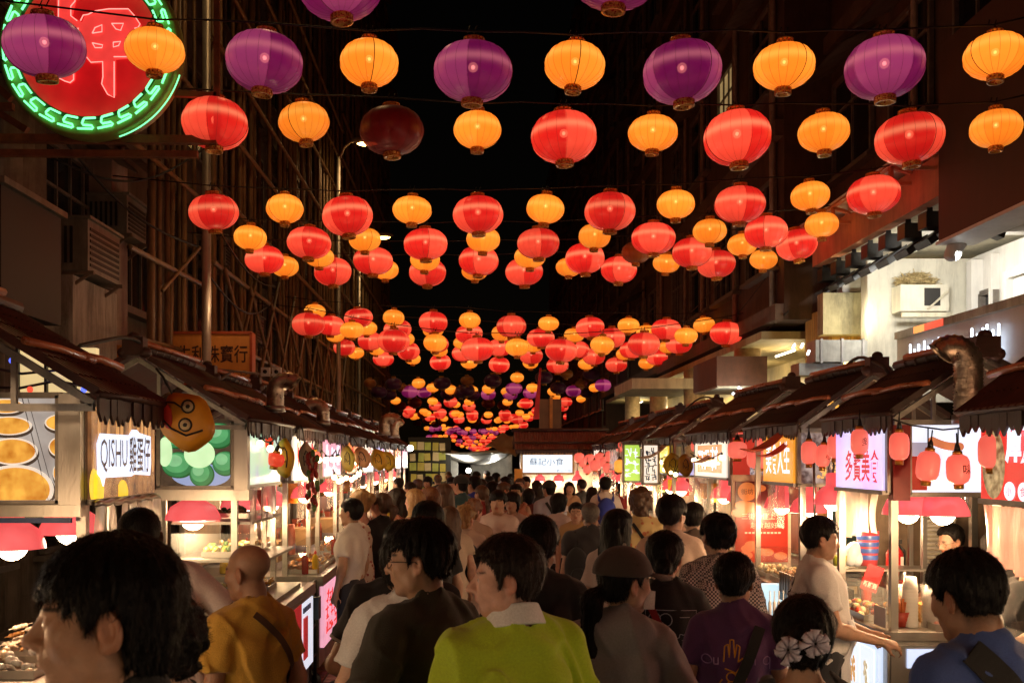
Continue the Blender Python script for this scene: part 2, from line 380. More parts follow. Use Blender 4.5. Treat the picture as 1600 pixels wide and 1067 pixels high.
# ================================================================== paper lanterns on cables over the street
def silk(name, A, Bc, band, lit=1.0, tr=.14):
    if name in MATS: return MATS[name]
    m, n, N, L, B = _new(name)
    tc = N.new('ShaderNodeTexCoord'); sp = N.new('ShaderNodeSeparateXYZ'); L.new(tc.outputs['Object'], sp.inputs[0])
    an = N.new('ShaderNodeMath'); an.operation = 'ARCTAN2'; L.new(sp.outputs[1], an.inputs[0]); L.new(sp.outputs[0], an.inputs[1])
    # fabric is sewn from a few wide panels; where they overlap the silk is doubled and deeper in colour
    nz = N.new('ShaderNodeTexNoise'); nz.inputs['Scale'].default_value = 60; L.new(tc.outputs['Object'], nz.inputs['Vector'])
    ad = N.new('ShaderNodeMath'); ad.operation = 'MULTIPLY_ADD'; ad.inputs[1].default_value = .05; L.new(nz.outputs[0], ad.inputs[0]); L.new(an.outputs[0], ad.inputs[2])
    sn = N.new('ShaderNodeMath'); sn.operation = 'MULTIPLY'; sn.inputs[1].default_value = 2; L.new(ad.outputs[0], sn.inputs[0])
    s2 = N.new('ShaderNodeMath'); s2.operation = 'SINE'; L.new(sn.outputs[0], s2.inputs[0])
    st = N.new('ShaderNodeMapRange'); st.inputs[1].default_value = -.04; st.inputs[2].default_value = .04; L.new(s2.outputs[0], st.inputs[0])
    mx = N.new('ShaderNodeMix'); mx.data_type = 'RGBA'; mx.inputs[6].default_value = tuple(A)+(1,); mx.inputs[7].default_value = tuple(Bc)+(1,); L.new(st.outputs[0], mx.inputs[0])
    B.inputs['Roughness'].default_value = .38; B.inputs['Sheen Weight'].default_value = .3
    b2 = N.new('ShaderNodeMix'); b2.data_type = 'RGBA'; b2.blend_type = 'MULTIPLY'; b2.inputs[0].default_value = 1; b2.inputs[7].default_value = (.5, .5, .5, 1) if lit else (1, 1, 1, 1)
    L.new(mx.outputs[2], b2.inputs[6]); L.new(b2.outputs[2], B.inputs['Base Color'])
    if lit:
        # the bulb hangs a little above the middle: its glow is painted into the emission as a soft horizontal belt
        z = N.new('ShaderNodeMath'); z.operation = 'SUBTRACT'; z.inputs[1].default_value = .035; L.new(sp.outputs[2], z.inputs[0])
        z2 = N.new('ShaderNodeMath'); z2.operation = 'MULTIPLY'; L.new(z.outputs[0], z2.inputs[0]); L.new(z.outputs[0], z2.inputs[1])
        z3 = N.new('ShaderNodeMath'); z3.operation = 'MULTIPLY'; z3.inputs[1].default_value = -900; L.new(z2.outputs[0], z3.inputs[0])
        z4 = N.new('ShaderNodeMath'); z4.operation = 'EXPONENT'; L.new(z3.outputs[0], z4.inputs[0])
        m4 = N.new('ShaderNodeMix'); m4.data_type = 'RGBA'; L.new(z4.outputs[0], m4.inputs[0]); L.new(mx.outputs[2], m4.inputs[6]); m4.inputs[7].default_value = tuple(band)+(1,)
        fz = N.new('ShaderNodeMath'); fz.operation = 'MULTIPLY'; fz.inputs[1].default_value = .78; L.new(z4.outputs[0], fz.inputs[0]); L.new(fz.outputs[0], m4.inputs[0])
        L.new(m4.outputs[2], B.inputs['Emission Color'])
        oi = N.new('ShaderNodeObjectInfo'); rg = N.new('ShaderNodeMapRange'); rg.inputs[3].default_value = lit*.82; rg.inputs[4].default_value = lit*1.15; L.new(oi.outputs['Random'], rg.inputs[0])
        q1 = N.new('ShaderNodeMath'); q1.operation = 'MULTIPLY'; q1.inputs[1].default_value = -8.5; L.new(z2.outputs[0], q1.inputs[0]); q2 = N.new('ShaderNodeMath'); q2.operation = 'ADD'; q2.inputs[1].default_value = 1.04; L.new(q1.outputs[0], q2.inputs[0])  # emission also dims away from bulb height, a painted falloff
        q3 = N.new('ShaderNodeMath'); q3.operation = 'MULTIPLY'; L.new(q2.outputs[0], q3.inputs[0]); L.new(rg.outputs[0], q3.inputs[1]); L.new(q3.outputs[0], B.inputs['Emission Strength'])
    t = N.new('ShaderNodeBsdfTransparent'); t.inputs[0].default_value = tuple(min(1, x*1.2+.25) for x in Bc)+(1,)
    mm = N.new('ShaderNodeMixShader'); mm.inputs[0].default_value = tr
    L.new(B.outputs[0], mm.inputs[1]); L.new(t.outputs[0], mm.inputs[2]); L.new(mm.outputs[0], N['Material Output'].inputs[0])
    MATS[name] = m; return m
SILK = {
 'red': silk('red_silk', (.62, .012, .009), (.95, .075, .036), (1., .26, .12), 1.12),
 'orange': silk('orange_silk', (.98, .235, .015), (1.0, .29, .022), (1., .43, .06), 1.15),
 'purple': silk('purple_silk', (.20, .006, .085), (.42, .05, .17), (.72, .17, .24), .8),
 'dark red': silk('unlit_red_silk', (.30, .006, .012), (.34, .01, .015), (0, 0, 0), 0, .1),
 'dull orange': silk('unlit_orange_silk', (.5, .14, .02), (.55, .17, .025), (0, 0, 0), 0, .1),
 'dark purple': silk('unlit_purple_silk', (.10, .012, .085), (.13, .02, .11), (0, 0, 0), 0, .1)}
M_bulb = em('lantern_bulb', (1, .70, .42), 15); M_bulb.cycles.emission_sampling = 'NONE'
def halo_mat(name, col, st, tr):
    m, n, N, L, B = _new(name); t = N.new('ShaderNodeBsdfTransparent'); e = N.new('ShaderNodeEmission'); e.inputs[0].default_value = col+(1,); e.inputs[1].default_value = st; mx = N.new('ShaderNodeMixShader'); mx.inputs[0].default_value = tr; L.new(e.outputs[0], mx.inputs[1]); L.new(t.outputs[0], mx.inputs[2]); L.new(mx.outputs[0], N['Material Output'].inputs[0]); m.cycles.emission_sampling = 'NONE'; return m
M_halo = halo_mat('bulb_halo', (1, .62, .34), 4.2, .55)  # soft glow around the bulb, painted as a larger see-through emissive sphere
M_wire = pm('lantern_wire', (.16, .03, .012), .5)
def lantern_meshes(R, hz, low):
    prof = []
    K = 16; cr = R*.25
    for i in range(K+1):
        t = PI*i/K; s_ = math.sin(t)
        p = .92 if t > PI/2 else low
        prof.append((cr+(R-cr)*s_**p, -hz*math.cos(t)))
    n = 40
    s = MB(); vs = []
    for r, z in prof:
        for k in range(n):
            a = 2*PI*k/n; rr = r*(1 if k % 2 == 0 else .982)
            vs.append((rr*math.cos(a), rr*math.sin(a), z))
    fs = [(i*n+k, i*n+(k+1) % n, (i+1)*n+(k+1) % n, (i+1)*n+k) for i in range(K) for k in range(n)]
    s.add(vs, fs, True)
    ribs = MB()
    for k in range(0, n, 2):
        a = 2*PI*k/n
        ribs.tube([((r+.001)*math.cos(a), (r+.001)*math.sin(a), z) for r, z in prof], .0009 if k else .0032, 4, False)
    caps = []
    for sg in (1, -1):
        c = MB(); z = sg*hz
        c.lathe([(cr*.96, z-sg*.006), (cr*1.06, z+sg*.004), (cr*1.02, z+sg*.018), (cr*.9, z+sg*.022), (cr*.9, z+sg*.034), (cr*1.08, z+sg*.036), (cr*1.08, z+sg*.05), (cr*.8, z+sg*.05), (cr*.78, z-sg*.006)], 20, capb=False, capt=False)
        for k in range(12):
            a = 2*PI*k/12; c.tube([(cr*1.05*math.cos(a), cr*1.05*math.sin(a), z+sg*.006), (cr*1.05*math.cos(a), cr*1.05*math.sin(a), z+sg*.04)], .006, 4)
        c.mi = [0]*len(c.mi)
        caps.append(c)
    b = MB(); b.sph((0, 0, .035), R*.055, 10, 6)
    b.m = 1; b.sph((0, 0, .035), R*.125, 14, 8)  # outer sphere is the added glow halo
    hk = MB(); hk.tube([(0, 0, hz+.02), (0, 0, hz+.1)], .006, 5); hk.tube([(-cr*.8, 0, hz+.05), (0, 0, hz+.075), (cr*.8, 0, hz+.05)], .004, 5)
    return s, ribs, caps, b, hk
def cap_mat(name, a, b_):
    if name in MATS: return MATS[name]
    m, n, N, L, B = _new(name); tc = N.new('ShaderNodeTexCoord'); w_ = N.new('ShaderNodeTexVoronoi'); w_.inputs['Scale'].default_value = 60; L.new(tc.outputs['Object'], w_.inputs['Vector'])
    rp = N.new('ShaderNodeMapRange'); rp.inputs[1].default_value = .25; rp.inputs[2].default_value = .5; L.new(w_.outputs[0], rp.inputs[0])
    mx = N.new('ShaderNodeMix'); mx.data_type = 'RGBA'; mx.inputs[6].default_value = a+(1,); mx.inputs[7].default_value = b_+(1,); L.new(rp.outputs[0], mx.inputs[0]); L.new(mx.outputs[2], B.inputs['Base Color'])
    B.inputs['Roughness'].default_value = .3; B.inputs['Metallic'].default_value = .35; B.inputs['Emission Strength'].default_value = 0
    MATS[name] = m; return m
M_cap = cap_mat('red_gold_brocade', (.5, .02, .015), (.75, .4, .08))
LM = {}
for big, (R, hz, low) in {True: (.30, .205, 1.08), False: (.225, .152, 1.25)}.items():
    s, ribs, caps, b, hk = lantern_meshes(R, hz, low)
    LM[big] = {'shade': {c: s.mesh('shade', SILK[c]) for c in SILK}, 'rib_frame': ribs.mesh('rib_frame', M_wire), 'top_cap': caps[0].mesh('top_cap', M_cap), 'bottom_cap': caps[1].mesh('bottom_cap', M_cap), 'bulb': b.mesh('bulb', [M_bulb, M_halo]), 'hook': hk.mesh('hook', M_cable), 'hz': hz, 'R': R}
ORD = ['first', 'second', 'third', 'fourth', 'fifth', 'sixth', 'seventh', 'eighth', 'ninth', 'tenth', 'eleventh', 'twelfth', 'thirteenth', 'fourteenth', 'fifteenth', 'sixteenth', 'seventeenth', 'eighteenth', 'nineteenth', 'twentieth', 'twenty-first', 'twenty-second', 'twenty-third', 'twenty-fourth', 'twenty-fifth', 'twenty-sixth', 'twenty-seventh', 'twenty-eighth', 'twenty-ninth', 'thirtieth']
NAMES = {'r': ('red', True), 'o': ('orange', False), 'p': ('purple', True), 'R': ('dark red', True), 'O': ('dull orange', False), 'P': ('dark purple', True)}
# each string: depth and its lanterns (colour, x, y in the photograph), read off the photograph
ROWS = [
 (6.75, 'p531,-22 p961,-38'),
 (7.55, 'p70,74 o242,80 p413,98 o577,100 p739,113 o898,104 p1066,114 o1225,105 p1382,107 o1555,89'),
 (9.05, 'o193,177 r336,194 o475,192 R612,205 o746,204 r881,215 o1020,209 r1152,216 o1287,208 r1421,217 o1556,202'),
 (11.9, 'r334,332 o445,327 r543,338 o644,329 r747,336 o852,327 r953,331 o1056,320 r1156,320 o1266,307 r1365,305'),
 (13.9, 'o391,372 r483,380 o570,375 r665,382 o755,375 r841,381 o929,370 r1021,373 o1109,362 r1197,363 o1284,352'),
 (14.9, 'r413,406 o499,402 r583,408 o664,406 r748,408 o828,402 r914,404 O994,395 r1081,395 o1160,383 r1245,383'),
 (16.5, 'o445,417 r520,425 o602,422 r668,426 o742,424 r819,425 o889,418 r967,422 o1041,412 r1119,413 o1193,406'),
 (18.7, 'r482,507 o550,516 r615,533 o680,536 r746,546 o808,543 r877,548 o941,539 r1006,538 o1072,525 r1135,521'),
 (20.7, 'o492,487 r560,497 o615,497 r677,504 o734,501 r799,510 o857,506 r922,512 o982,509 r1041,515 o1100,508'),
 (21.9, 'r517,509 o573,513 r621,515 o677,516 r733,522 o784,521 r845,528 o897,524 r956,528 o1010,520 r1061,537'),
 (24.6, 'o524,525 r578,533 o633,530 r682,537 o722,536 r781,543 o833,540 r902,546 o941,545 r987,547 o1044,542'),
 (26.2, 'r538,543 o588,546 r638,549 o686,548 r724,552 o780,548 r830,556 o880,552 r928,557 o976,553 r1027,558'),
 (27.6, 'o556,552 r599,561 o645,561 r688,566 o733,567 r780,570 o829,567 r871,571 o916,569 r963,570 o1010,568'),
 (33.5, 'O578,599 P615,600 o654,599 P691,599 O730,595 P770,595 o808,590 P850,590 O885,584 P924,584'),
 (36.0, 'P592,613 O630,607 p640,612 o676,606 P720,613 o704,609 P729,610 o763,608 p803,607 o832,606 P872,606 O908,600 p942,602'),
 (39.0, 'P608,617 o643,613 p663,613 P700,616 o738,610 P738,617 O763,611 p763,616 p797,616 o792,612 p829,614 o864,612 p896,611 O929,606'),
 (43.0, 'o618,626 R648,629 O676,627 r704,628 o733,628 R763,630 O793,628 r822,630 o868,620 P917,614'),
 (47.0, 'R625,634 r680,634 o712,632 R733,635 R787,633 O815,632 r884,628 o908,623'),
 (49.0, 'r640,641 o662,643 r688,645 o712,646 r738,647 o763,648 r789,647 o812,645 r840,642 o862,640 r879,636'),
 (54.0, 'o651,650 r672,652 o694,654 r717,655 o738,656 r760,656 o781,655 r803,653 o822,651 r846,648 p866,646'),
 (52.0, 'r638,647 O636,640 R661,647 o667,646 r687,648 o684,645 r710,647 o718,648 O734,645 r738,651 R762,650 O789,646 r790,652 r809,656'),
 (58.0, 'o646,652 R667,656 R692,657 o690,653 R718,658 o716,655 R742,659 o778,657 r826,653 o831,646 r888,651'),
 (65.0, 'R652,661 R680,663 o675,659 R705,662 O721,664 R740,663 R762,664 o792,658 r789,668 r818,664 o806,666'),
 (76.0, 'o667,669 p676,670 p685,669 o694,670 p705,672 o702,669 p714,671 o731,670 p739,674 p720,675 o764,669 p757,674 o773,670 p809,671 o800,667'),
 (88.0, 'p671,683 r680,682 o688,682 o696,681 p703,675 r709,682 p726,676 o738,673 p739,684 o755,685 r754,689 r770,683 p769,673 r728,684 r733,689'),
 (94.0, 'r700,676 o709,688 p718,689 r724,678 o730,690 r737,687 o744,690 r748,682 r763,689 o768,680 p774,676 r779,671 o783,667 r760,677 p752,673 r712,668 o693,665 r785,674 o776,684'),
 (108.0, 'r716,694 o722,697 r727,693 o731,699 r737,697 p742,692 o745,701 r750,700 o755,696 r761,699 o766,697 r771,692 o775,689 p735,682 r743,678 o757,681 r766,684'),
 (100.0, 'r735,694 o740,696 r746,699 o750,694 r757,697 r762,694 o766,691 r741,702 o747,704 r753,703 r738,699 p736,700 r760,700'),
]
cable_m = M_cable
for ri, (D, txt) in enumerate(ROWS):
    items = []
    for tkn in txt.split():
        a, b = tkn[1:].split(','); items.append((tkn[0], float(a), float(b)))
    items.sort(key=lambda q: q[1])
    if 13 <= ri <= 17: items = [(c.lower().replace('x', 'x') if (c in 'RO' and k % 2 == ri % 2) else c, a, b) for k, (c, a, b) in enumerate(items)]
    near = ri <= 12
    tops = []; cnt = {}
    rowname = ORD[ri] + ' lantern string'
    for c, px, py in items:
        cn, big = NAMES[c]; cnt[cn] = cnt.get(cn, 0)+1
    seen = {}
    for c, px, py in items:
        cn, big = NAMES[c]; lm = LM[big]; seen[cn] = seen.get(cn, 0)+1
        Dd = D+rnd.uniform(-.12, .12)*(D/12)*.5
        p = P(px, py, Dd); sc_ = rnd.uniform(.97, 1.03)
        unlit = c in 'ROP'
        lab = f"{'unlit ' if unlit else ''}{cn} lantern, {ORD[seen[cn]-1]} of its colour from the left, {rowname}"
        t = thing('lantern', lab, 'lantern', p, rnd.uniform(0, 2*PI), 'lanterns strung over the street')
        t.rotation_euler = (rnd.gauss(0, .05), rnd.gauss(0, .05), t.rotation_euler[2]); t.scale = (sc_*rnd.uniform(.97, 1.03), sc_*rnd.uniform(.97, 1.03), sc_*rnd.uniform(.95, 1.06))
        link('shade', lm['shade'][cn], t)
        if ri < 18:
            link('top_cap', lm['top_cap'], t); link('bottom_cap', lm['bottom_cap'], t)
        if near:
            link('rib_frame', lm['rib_frame'], t); link('hook', lm['hook'], t)
        if not unlit and ri < 14: link('bulb', lm['bulb'], t)
        tops.append(p+Vector((0, 0, lm['hz']*sc_+.1)))
    # the cable sags from wall to wall and carries every lantern of the string
    if ri < 14:
        xs = [q.x for q in tops]; L_ = min(xs[0]-.5, -4.35); R_ = max(xs[-1]+.5, 4.3)
        pts = [(L_, D, tops[0].z+.12)]
        zz = [q.z for q in tops]
        for i, q in enumerate(tops):
            pts.append((q.x, D, max(zz[i], q.z)))
            if i < len(tops)-1: pts.append(((q.x+tops[i+1].x)/2, D, max((q.z+tops[i+1].z)/2-.0, min(q.z, tops[i+1].z)+.02)))
        pts.append((R_, D, tops[-1].z+.12))
        # cable stays above the lower lanterns, which hang on longer hooks
        c = MB(); c.tube(pts, .008 if near else .006, 5)
        for q in tops:
            for kk in range(2): c.tube([(q.x-.04+kk*.05, D, q.z-.01), (q.x-.02+kk*.05, D+.01, q.z+.045)], .005, 4)
        tag(c.build('lantern_cable', cable_m), f'black cable carrying the {rowname}', 'cable', 'cables carrying the lanterns')
# ================================================================== tenement buildings
M_wallL = pm('stained_render', (.13, .10, .075), .85, 0, .4, 2.2, .3, 30, grime=.85)
M_wallL2 = pm('grey_render', (.10, .085, .07), .85, 0, .4, 2.2, .3, 30, grime=.85)
M_wallR = pm('brown_render', (.085, .05, .034), .85, 0, .35, 2, .3, 30, grime=.7)
M_wallR2 = pm('concrete_beam', (.13, .085, .06), .8, 0, .25, 3, .2, 40, grime=.45)
M_winfr = pm('aluminium_frame', (.16, .14, .12), .5, .4, .3, 10)
M_wing = pm('dark_window_glass', (.012, .012, .014), .08, 0, .2, 3)
M_corr = pm('corrugated_iron', (.2, .18, .15), .5, .5, .4, 4, grime=.55)
M_ac = pm('aircon_casing', (.22, .2, .17), .5, .1, .2, 6, grime=.5)
M_pipe = pm('cast_pipe', (.2, .15, .11), .6, .2, .3, 8, grime=.4)
M_lit = em('lit_window', (.9, .62, .25), .35, .3, 3)
def window(par, x, y, z, wd, ht, s, lit=False, bars=2):
    "window in a wall whose face looks towards s*x"
    f = MB(); d = .05
    for a, b in (((y-wd/2, z), (y+wd/2, z)), ((y-wd/2, z+ht), (y+wd/2, z+ht)), ((y-wd/2, z), (y-wd/2, z+ht)), ((y+wd/2, z), (y+wd/2, z+ht))):
        f.beam((x+s*d, a[0], a[1]), (x+s*d, b[0], b[1]), .06, .06)
    for k in range(1, bars+1):
        yy = y-wd/2+wd*k/(bars+1); f.beam((x+s*d*.8, yy, z), (x+s*d*.8, yy, z+ht), .035, .03)
    f.beam((x+s*d*.8, y-wd/2, z+ht*.68), (x+s*d*.8, y+wd/2, z+ht*.68), .03, .035)
    f.b2((x+s*.0, y-wd/2-.1, z-.1), (x+s*.16, y+wd/2+.1, z-.04))
    fo = f.build('window', M_winfr, par)
    q = MB(); q.b2((x+s*.005, y-wd/2+.03, z+.03), (x+s*.025, y+wd/2-.03, z+ht-.03)); q.build('pane', M_lit if lit else M_wing, fo)
    return fo
def aircon(x, y, z, s, label, wd=.75, ht=.5, dp=.5):
    t = thing('air_conditioner', label, 'air conditioner', (x, y, z), 0, 'air conditioners on the facades')
    b = MB(); b.b2((0, -wd/2, 0), (s*dp, wd/2, ht)); b.b2((s*.0, -wd/2-.03, ht), (s*(dp+.04), wd/2+.03, ht+.03)); b.build('casing', M_ac, t)
    g_ = MB()
    for k in range(7): g_.b2((s*(dp+.002), -wd/2+.05, .05+k*(ht-.1)/7), (s*(dp+.012), wd/2-.05, .05+k*(ht-.1)/7+.03))
    for k in range(6): g_.b2((s*.06+s*k*.06, -wd/2-.012, .08), (s*.09+s*k*.06, -wd/2-.002, ht-.08))
    g_.build('grille', M_dark, t)
    f = MB(); f.beam((0, -wd/2+.05, -.02), (s*(dp+.05), -wd/2+.05, -.02), .04, .04); f.beam((0, wd/2-.05, -.02), (s*(dp+.05), wd/2-.05, -.02), .04, .04)
    f.beam((0, -wd/2+.05, -.4), (s*dp, -wd/2+.05, -.03), .03, .03); f.beam((0, wd/2-.05, -.4), (s*dp, wd/2-.05, -.03), .03, .03); f.build('bracket', M_pipe, t)
    return t
def tenement(s, x, y0, y1, z0, H, mat, label, n_floors, wseed, litset=(), floor_h=3.0, pitch=2.3):
    t = thing('tenement_building', label, 'building', (x, (y0+y1)/2, 0))
    o = Vector(t.location)
    b = MB(); b.b2((0, y0-o.y, z0), (s*9, y1-o.y, H)); b.build('wall', mat, t)
    sl = MB(); rr = random.Random(wseed)
    for k in range(n_floors+1):
        z = z0+k*floor_h
        sl.b2((-s*.14, y0-o.y+.02, z-.001), (s*.02, y1-o.y-.02, z+.26))
    sl.build('floor_band', M_wallR2 if s > 0 else mat, t)
    k = 0
    for fl in range(n_floors):
        z = z0+fl*floor_h+.95
        y = y0+pitch*.5
        while y < y1-.6:
            wd = rr.choice((1.2, 1.5, 1.7)); window(t, -s*.0, y-o.y, z, wd, 1.45, -s, (fl, k) in litset, rr.choice((1, 2, 3)))
            if rr.random() < .45:
                c = MB(); c.quad((-s*.02, y-wd/2-.1-o.y, z+1.75), (-s*.02, y+wd/2+.1-o.y, z+1.75), (-s*.55, y+wd/2+.1-o.y, z+1.5), (-s*.55, y-wd/2-.1-o.y, z+1.5))
                c.quad((-s*.02, y-wd/2-.1-o.y, z+1.73), (-s*.55, y-wd/2-.1-o.y, z+1.48), (-s*.55, y+wd/2+.1-o.y, z+1.48), (-s*.02, y+wd/2+.1-o.y, z+1.73)); c.build('window_awning', M_corr, t, False)
            y += pitch; k += 1
    pp = MB()
    y = y0+.4
    while y < y1:
        pp.tube([(-s*.07, y-o.y, z0), (-s*.07, y-o.y, H)], rr.uniform(.035, .06), 8); y += rr.uniform(1.6, 3.4)
    pp.build('drainpipe', M_pipe, t)
    return t
tenement(-1, -4.7, 1.5, 15.2, 0, 24, M_wallL, 'stained old tenement on the left beside the round neon sign', 8, 1, pitch=2.2)
tenement(-1, -4.75, 15.3, 29, 0, 27, M_wallL2, 'dark grey tenement behind the bamboo scaffold on the left', 9, 2, {(5, 33)})
tenement(-1, -4.6, 29.2, 52, 0, 24, M_wallL, 'farthest dark tenement on the left side of the street', 8, 3)
tenement(1, 5.7, 8, 16, 5.4, 27, M_wallR, 'brown tenement with the white floodlit canopy on the right', 6, 4, pitch=2.0)
tenement(1, 5.0, 16.2, 27, 4.2, 27, M_wallR, 'brown tenement overhanging the arcade columns on the right', 7, 5, {(1, 5), (3, 13)}, pitch=2.4)
tenement(1, 5.1, 27.2, 40, 4.3, 28, M_wallR, 'farther brown tenement on the right above the small red lanterns', 7, 6)
tenement(1, 5.2, 40.2, 70, 0, 26, M_wallR, 'farthest dark tenement at the right end of the street', 8, 8)
# end of the street far away
e_ = thing('tenement_building', 'dark building closing off the far end of the street', 'building', (0, 130, 0))
q = MB(); q.b2((-30, 0, 0), (30, 8, 4.0)); q.build('wall', M_wallL2, e_)
# ================================================================== left side: enclosure, corrugated sheet, scaffold, poles, neon
t = thing('balcony_enclosure', 'dark boxed-in balcony panel with sloping lip on the left tenement', 'balcony', (-4.1, 9.2, 3.25))
q = MB(); q.b2((-.6, -.62, 0), (0, .62, 1.06)); q.build('panel', pm('dark_panel', (.03, .026, .022), .6, 0, .3, 3, grime=.5), t)
q = MB(); q.b2((-.6, -.66, 1.062), (.05, .66, 1.12)); q.build('lip', M_corr, t)
t = thing('corrugated_screen', 'rusty corrugated iron sheet above the dark boxed-in balcony', 'metal sheet', (-4.35, 8.6, 4.4))
q = MB(); vs = []; fs = []
n = 60
for i in range(n+1):
    y = -1.2+2.6*i/n; x = .03*math.cos(i*PI/1.5)
    vs += [(x, y, 0), (x, y, 1.75)]
for i in range(n): fs.append((2*i, 2*i+2, 2*i+3, 2*i+1))
q.add(vs, fs, False); q.build('sheet', M_corr, t)
q = MB(); q.beam((.06, -1.2, .02), (.06, 1.4, .02), .08, .1); q.beam((.06, -1.2, 1.7), (.06, 1.4, 1.7), .06, .08); q.build('rail', M_pipe, t)
aircon(-4.7, 11.1, 3.95, 1, 'old window air conditioner lower down on the left stained wall', .95, .55, .55)
aircon(-4.7, 12.3, 4.65, 1, 'boxy air conditioner higher up beside the bamboo poles', .7, .45, .5)
aircon(-4.75, 17.2, 5.2, 1, 'air conditioner behind the bamboo scaffold bundle on the left')
aircon(-4.75, 19.5, 4.2, 1, 'low air conditioner behind the far bamboo scaffold')
q = MB(); q.b2((-4.72, 10.6, 2.9), (-4.3, 11.9, 3.9)); tag(q.build('stained_ledge', pm('rusty_wall', (.42, .36, .31), .8, 0, .3, 3, .2, 40, (3, 3, .4), grime=.8)), 'pale rust-streaked ledge wall under the lower left air conditioner', 'wall')
q = MB(); q.b2((-4.72, 12.0, 2.4), (-4.4, 12.55, 5.6)); tag(q.build('pale_pillar', pm('pink_plaster', (.34, .24, .2), .8, 0, .25, 3, .2, 40, grime=.4)), 'pinkish plaster pilaster just left of the bamboo poles', 'wall')
t = thing('bamboo_scaffold', 'tall bundle of bamboo scaffold poles beside the grey lamp post', 'scaffold', (-3.95, 12.5, 0))
r3 = random.Random(11)
def pole(par, a, b, r, name='bamboo_pole'):
    q = MB(); a, b = Vector(a), Vector(b); n = 14; pts = []; rs = []
    for i in range(n+1):
        p = a.lerp(b, i/n); pts += [p, p+(b-a)*.002]; rs += [r*1.18, r]
    q.tube(pts, rs, 7); q.build(name, M_bamboo, par)
for px, r in ((238, .045), (252, .03), (262, .032), (271, .038), (281, .03), (291, .042), (298, .028)):
    y = 3.95*F/(745-px)-12.5
    pole(t, (r3.uniform(-.1, .05), y, 0), (r3.uniform(-.1, .05), y+r3.uniform(-.1, .1), 9.5+r3.uniform(0, 2)), r)
for z in (3.3, 4.3, 5.5, 6.9): pole(t, (.08, -1.4, z), (.05, 1.6, z+.1), .03, 'ledger_pole')
pole(t, (.1, -1.5, 3.1), (-.1, .8, 2.9), .03, 'ledger_pole'); pole(t, (.1, -.3, 4.0), (.05, 1.5, 4.9), .025, 'ledger_pole')
t = thing('bamboo_scaffold', 'dense bamboo scaffold wall on the left behind the red lanterns', 'scaffold', (-3.9, 20, 0))
for k in range(46):
    y = -5.3+k*.3+r3.uniform(-.1, .1); x = r3.choice((0, 0, -.35, -.5))
    pole(t, (x, y, 0), (x+r3.uniform(-.08, .08), y+r3.uniform(-.15, .15), r3.uniform(10, 15)), r3.uniform(.028, .045))
for k in range(9):
    z = 2.6+k*1.1; pole(t, (.06, -5.5, z), (.06, 8.5, z+r3.uniform(-.15, .15)), .035, 'ledger_pole')
for k in range(8):
    y = -5+k*1.7; pole(t, (.1, y, 2.5), (.1, y+2.4, 5.3), .03, 'brace_pole'); pole(t, (.1, y+2.2, 3.2), (.1, y, 4.8), .028, 'brace_pole')
t = thing('bamboo_scaffold', 'far bamboo scaffold on the left beyond the second lamp post', 'scaffold', (-3.95, 32, 0))
for k in range(26):
    y = -3+k*.5+r3.uniform(-.2, .2); pole(t, (r3.choice((0, -.4)), y, 0), (0, y, r3.uniform(10, 18)), r3.uniform(.03, .05))
for k in range(8): pole(t, (.06, -3.2, 2.8+k*1.3), (.06, 10, 2.8+k*1.3), .04, 'ledger_pole')
M_post = pm('galvanised_post', (.42, .38, .33), .45, .35, .15, 5, grime=.25)
M_lampglow = em('sodium_lamp', (1, .55, .14), 30)
def lamp_post(x, y, H, r, label, arm, power):
    t = thing('street_lamp', label, 'street lamp', (x, y, 0), 0, 'street lamps on the left pavement')
    q = MB(); q.tube([(0, 0, 0), (0, 0, 1.2), (0, 0, 1.25), (0, 0, H)], [r*1.4, r*1.4, r, r*.75], 14); q.build('post', M_post, t)
    q = MB(); q.tube([(0, 0, H-.1), (.15, 0, H+.25), (arm*.6, 0, H+.38), (arm, 0, H+.4)], r*.55, 10); q.build('arm', M_post, t)
    q = MB(); q.sph((arm+.2, 0, H+.42), (.4, .15, .1), 14, 8); h_ = q.build('lamp_head', M_post, t)
    q = MB(); q.sph((arm+.22, 0, H+.35), (.26, .11, .07), 12, 6); q.build('lamp_glass', M_lampglow, h_)
    lamp('street_light', 'SPOT', (arm+.22, 0, H+.2), power, (1, .62, .28), .2, t, None, 2.7)
lamp_post(-3.42, 12.6, 10.2, .062, 'thick grey lamp post at left with a red lantern in front', .9, 75)
lamp_post(-3.5, 25.2, 9.55, .06, 'thinner lamp post farther left with its lamp lit orange', .5, 90)
lamp_post(-3.9, 33, 8.9, .06, 'distant lamp post with small lit lamp among the lanterns', .55, 80)
# security lamps on a rod
t = thing('floodlight_pair', 'pair of small white box lamps on a rod over the left stalls', 'lamp', P(424, 581, 10.6))
q = MB(); q.tube([(-1.0, 0, .07), (.26, 0, -.06)], .014, 6); q.build('rod', M_post, t)
for k in (-1, 1):
    q = MB(); q.b2((k*.06-.045, -.03, -.045), (k*.06+.045, .03, .045)); o = q.build('housing', M_white, t)
    q = MB(); q.lathe([(.001, 0), (.022, 0), (.022, .008)], 12, (k*.06, -.032, 0), Matrix.Rotation(PI/2, 3, 'X')); q.build('lens', M_dark, o)
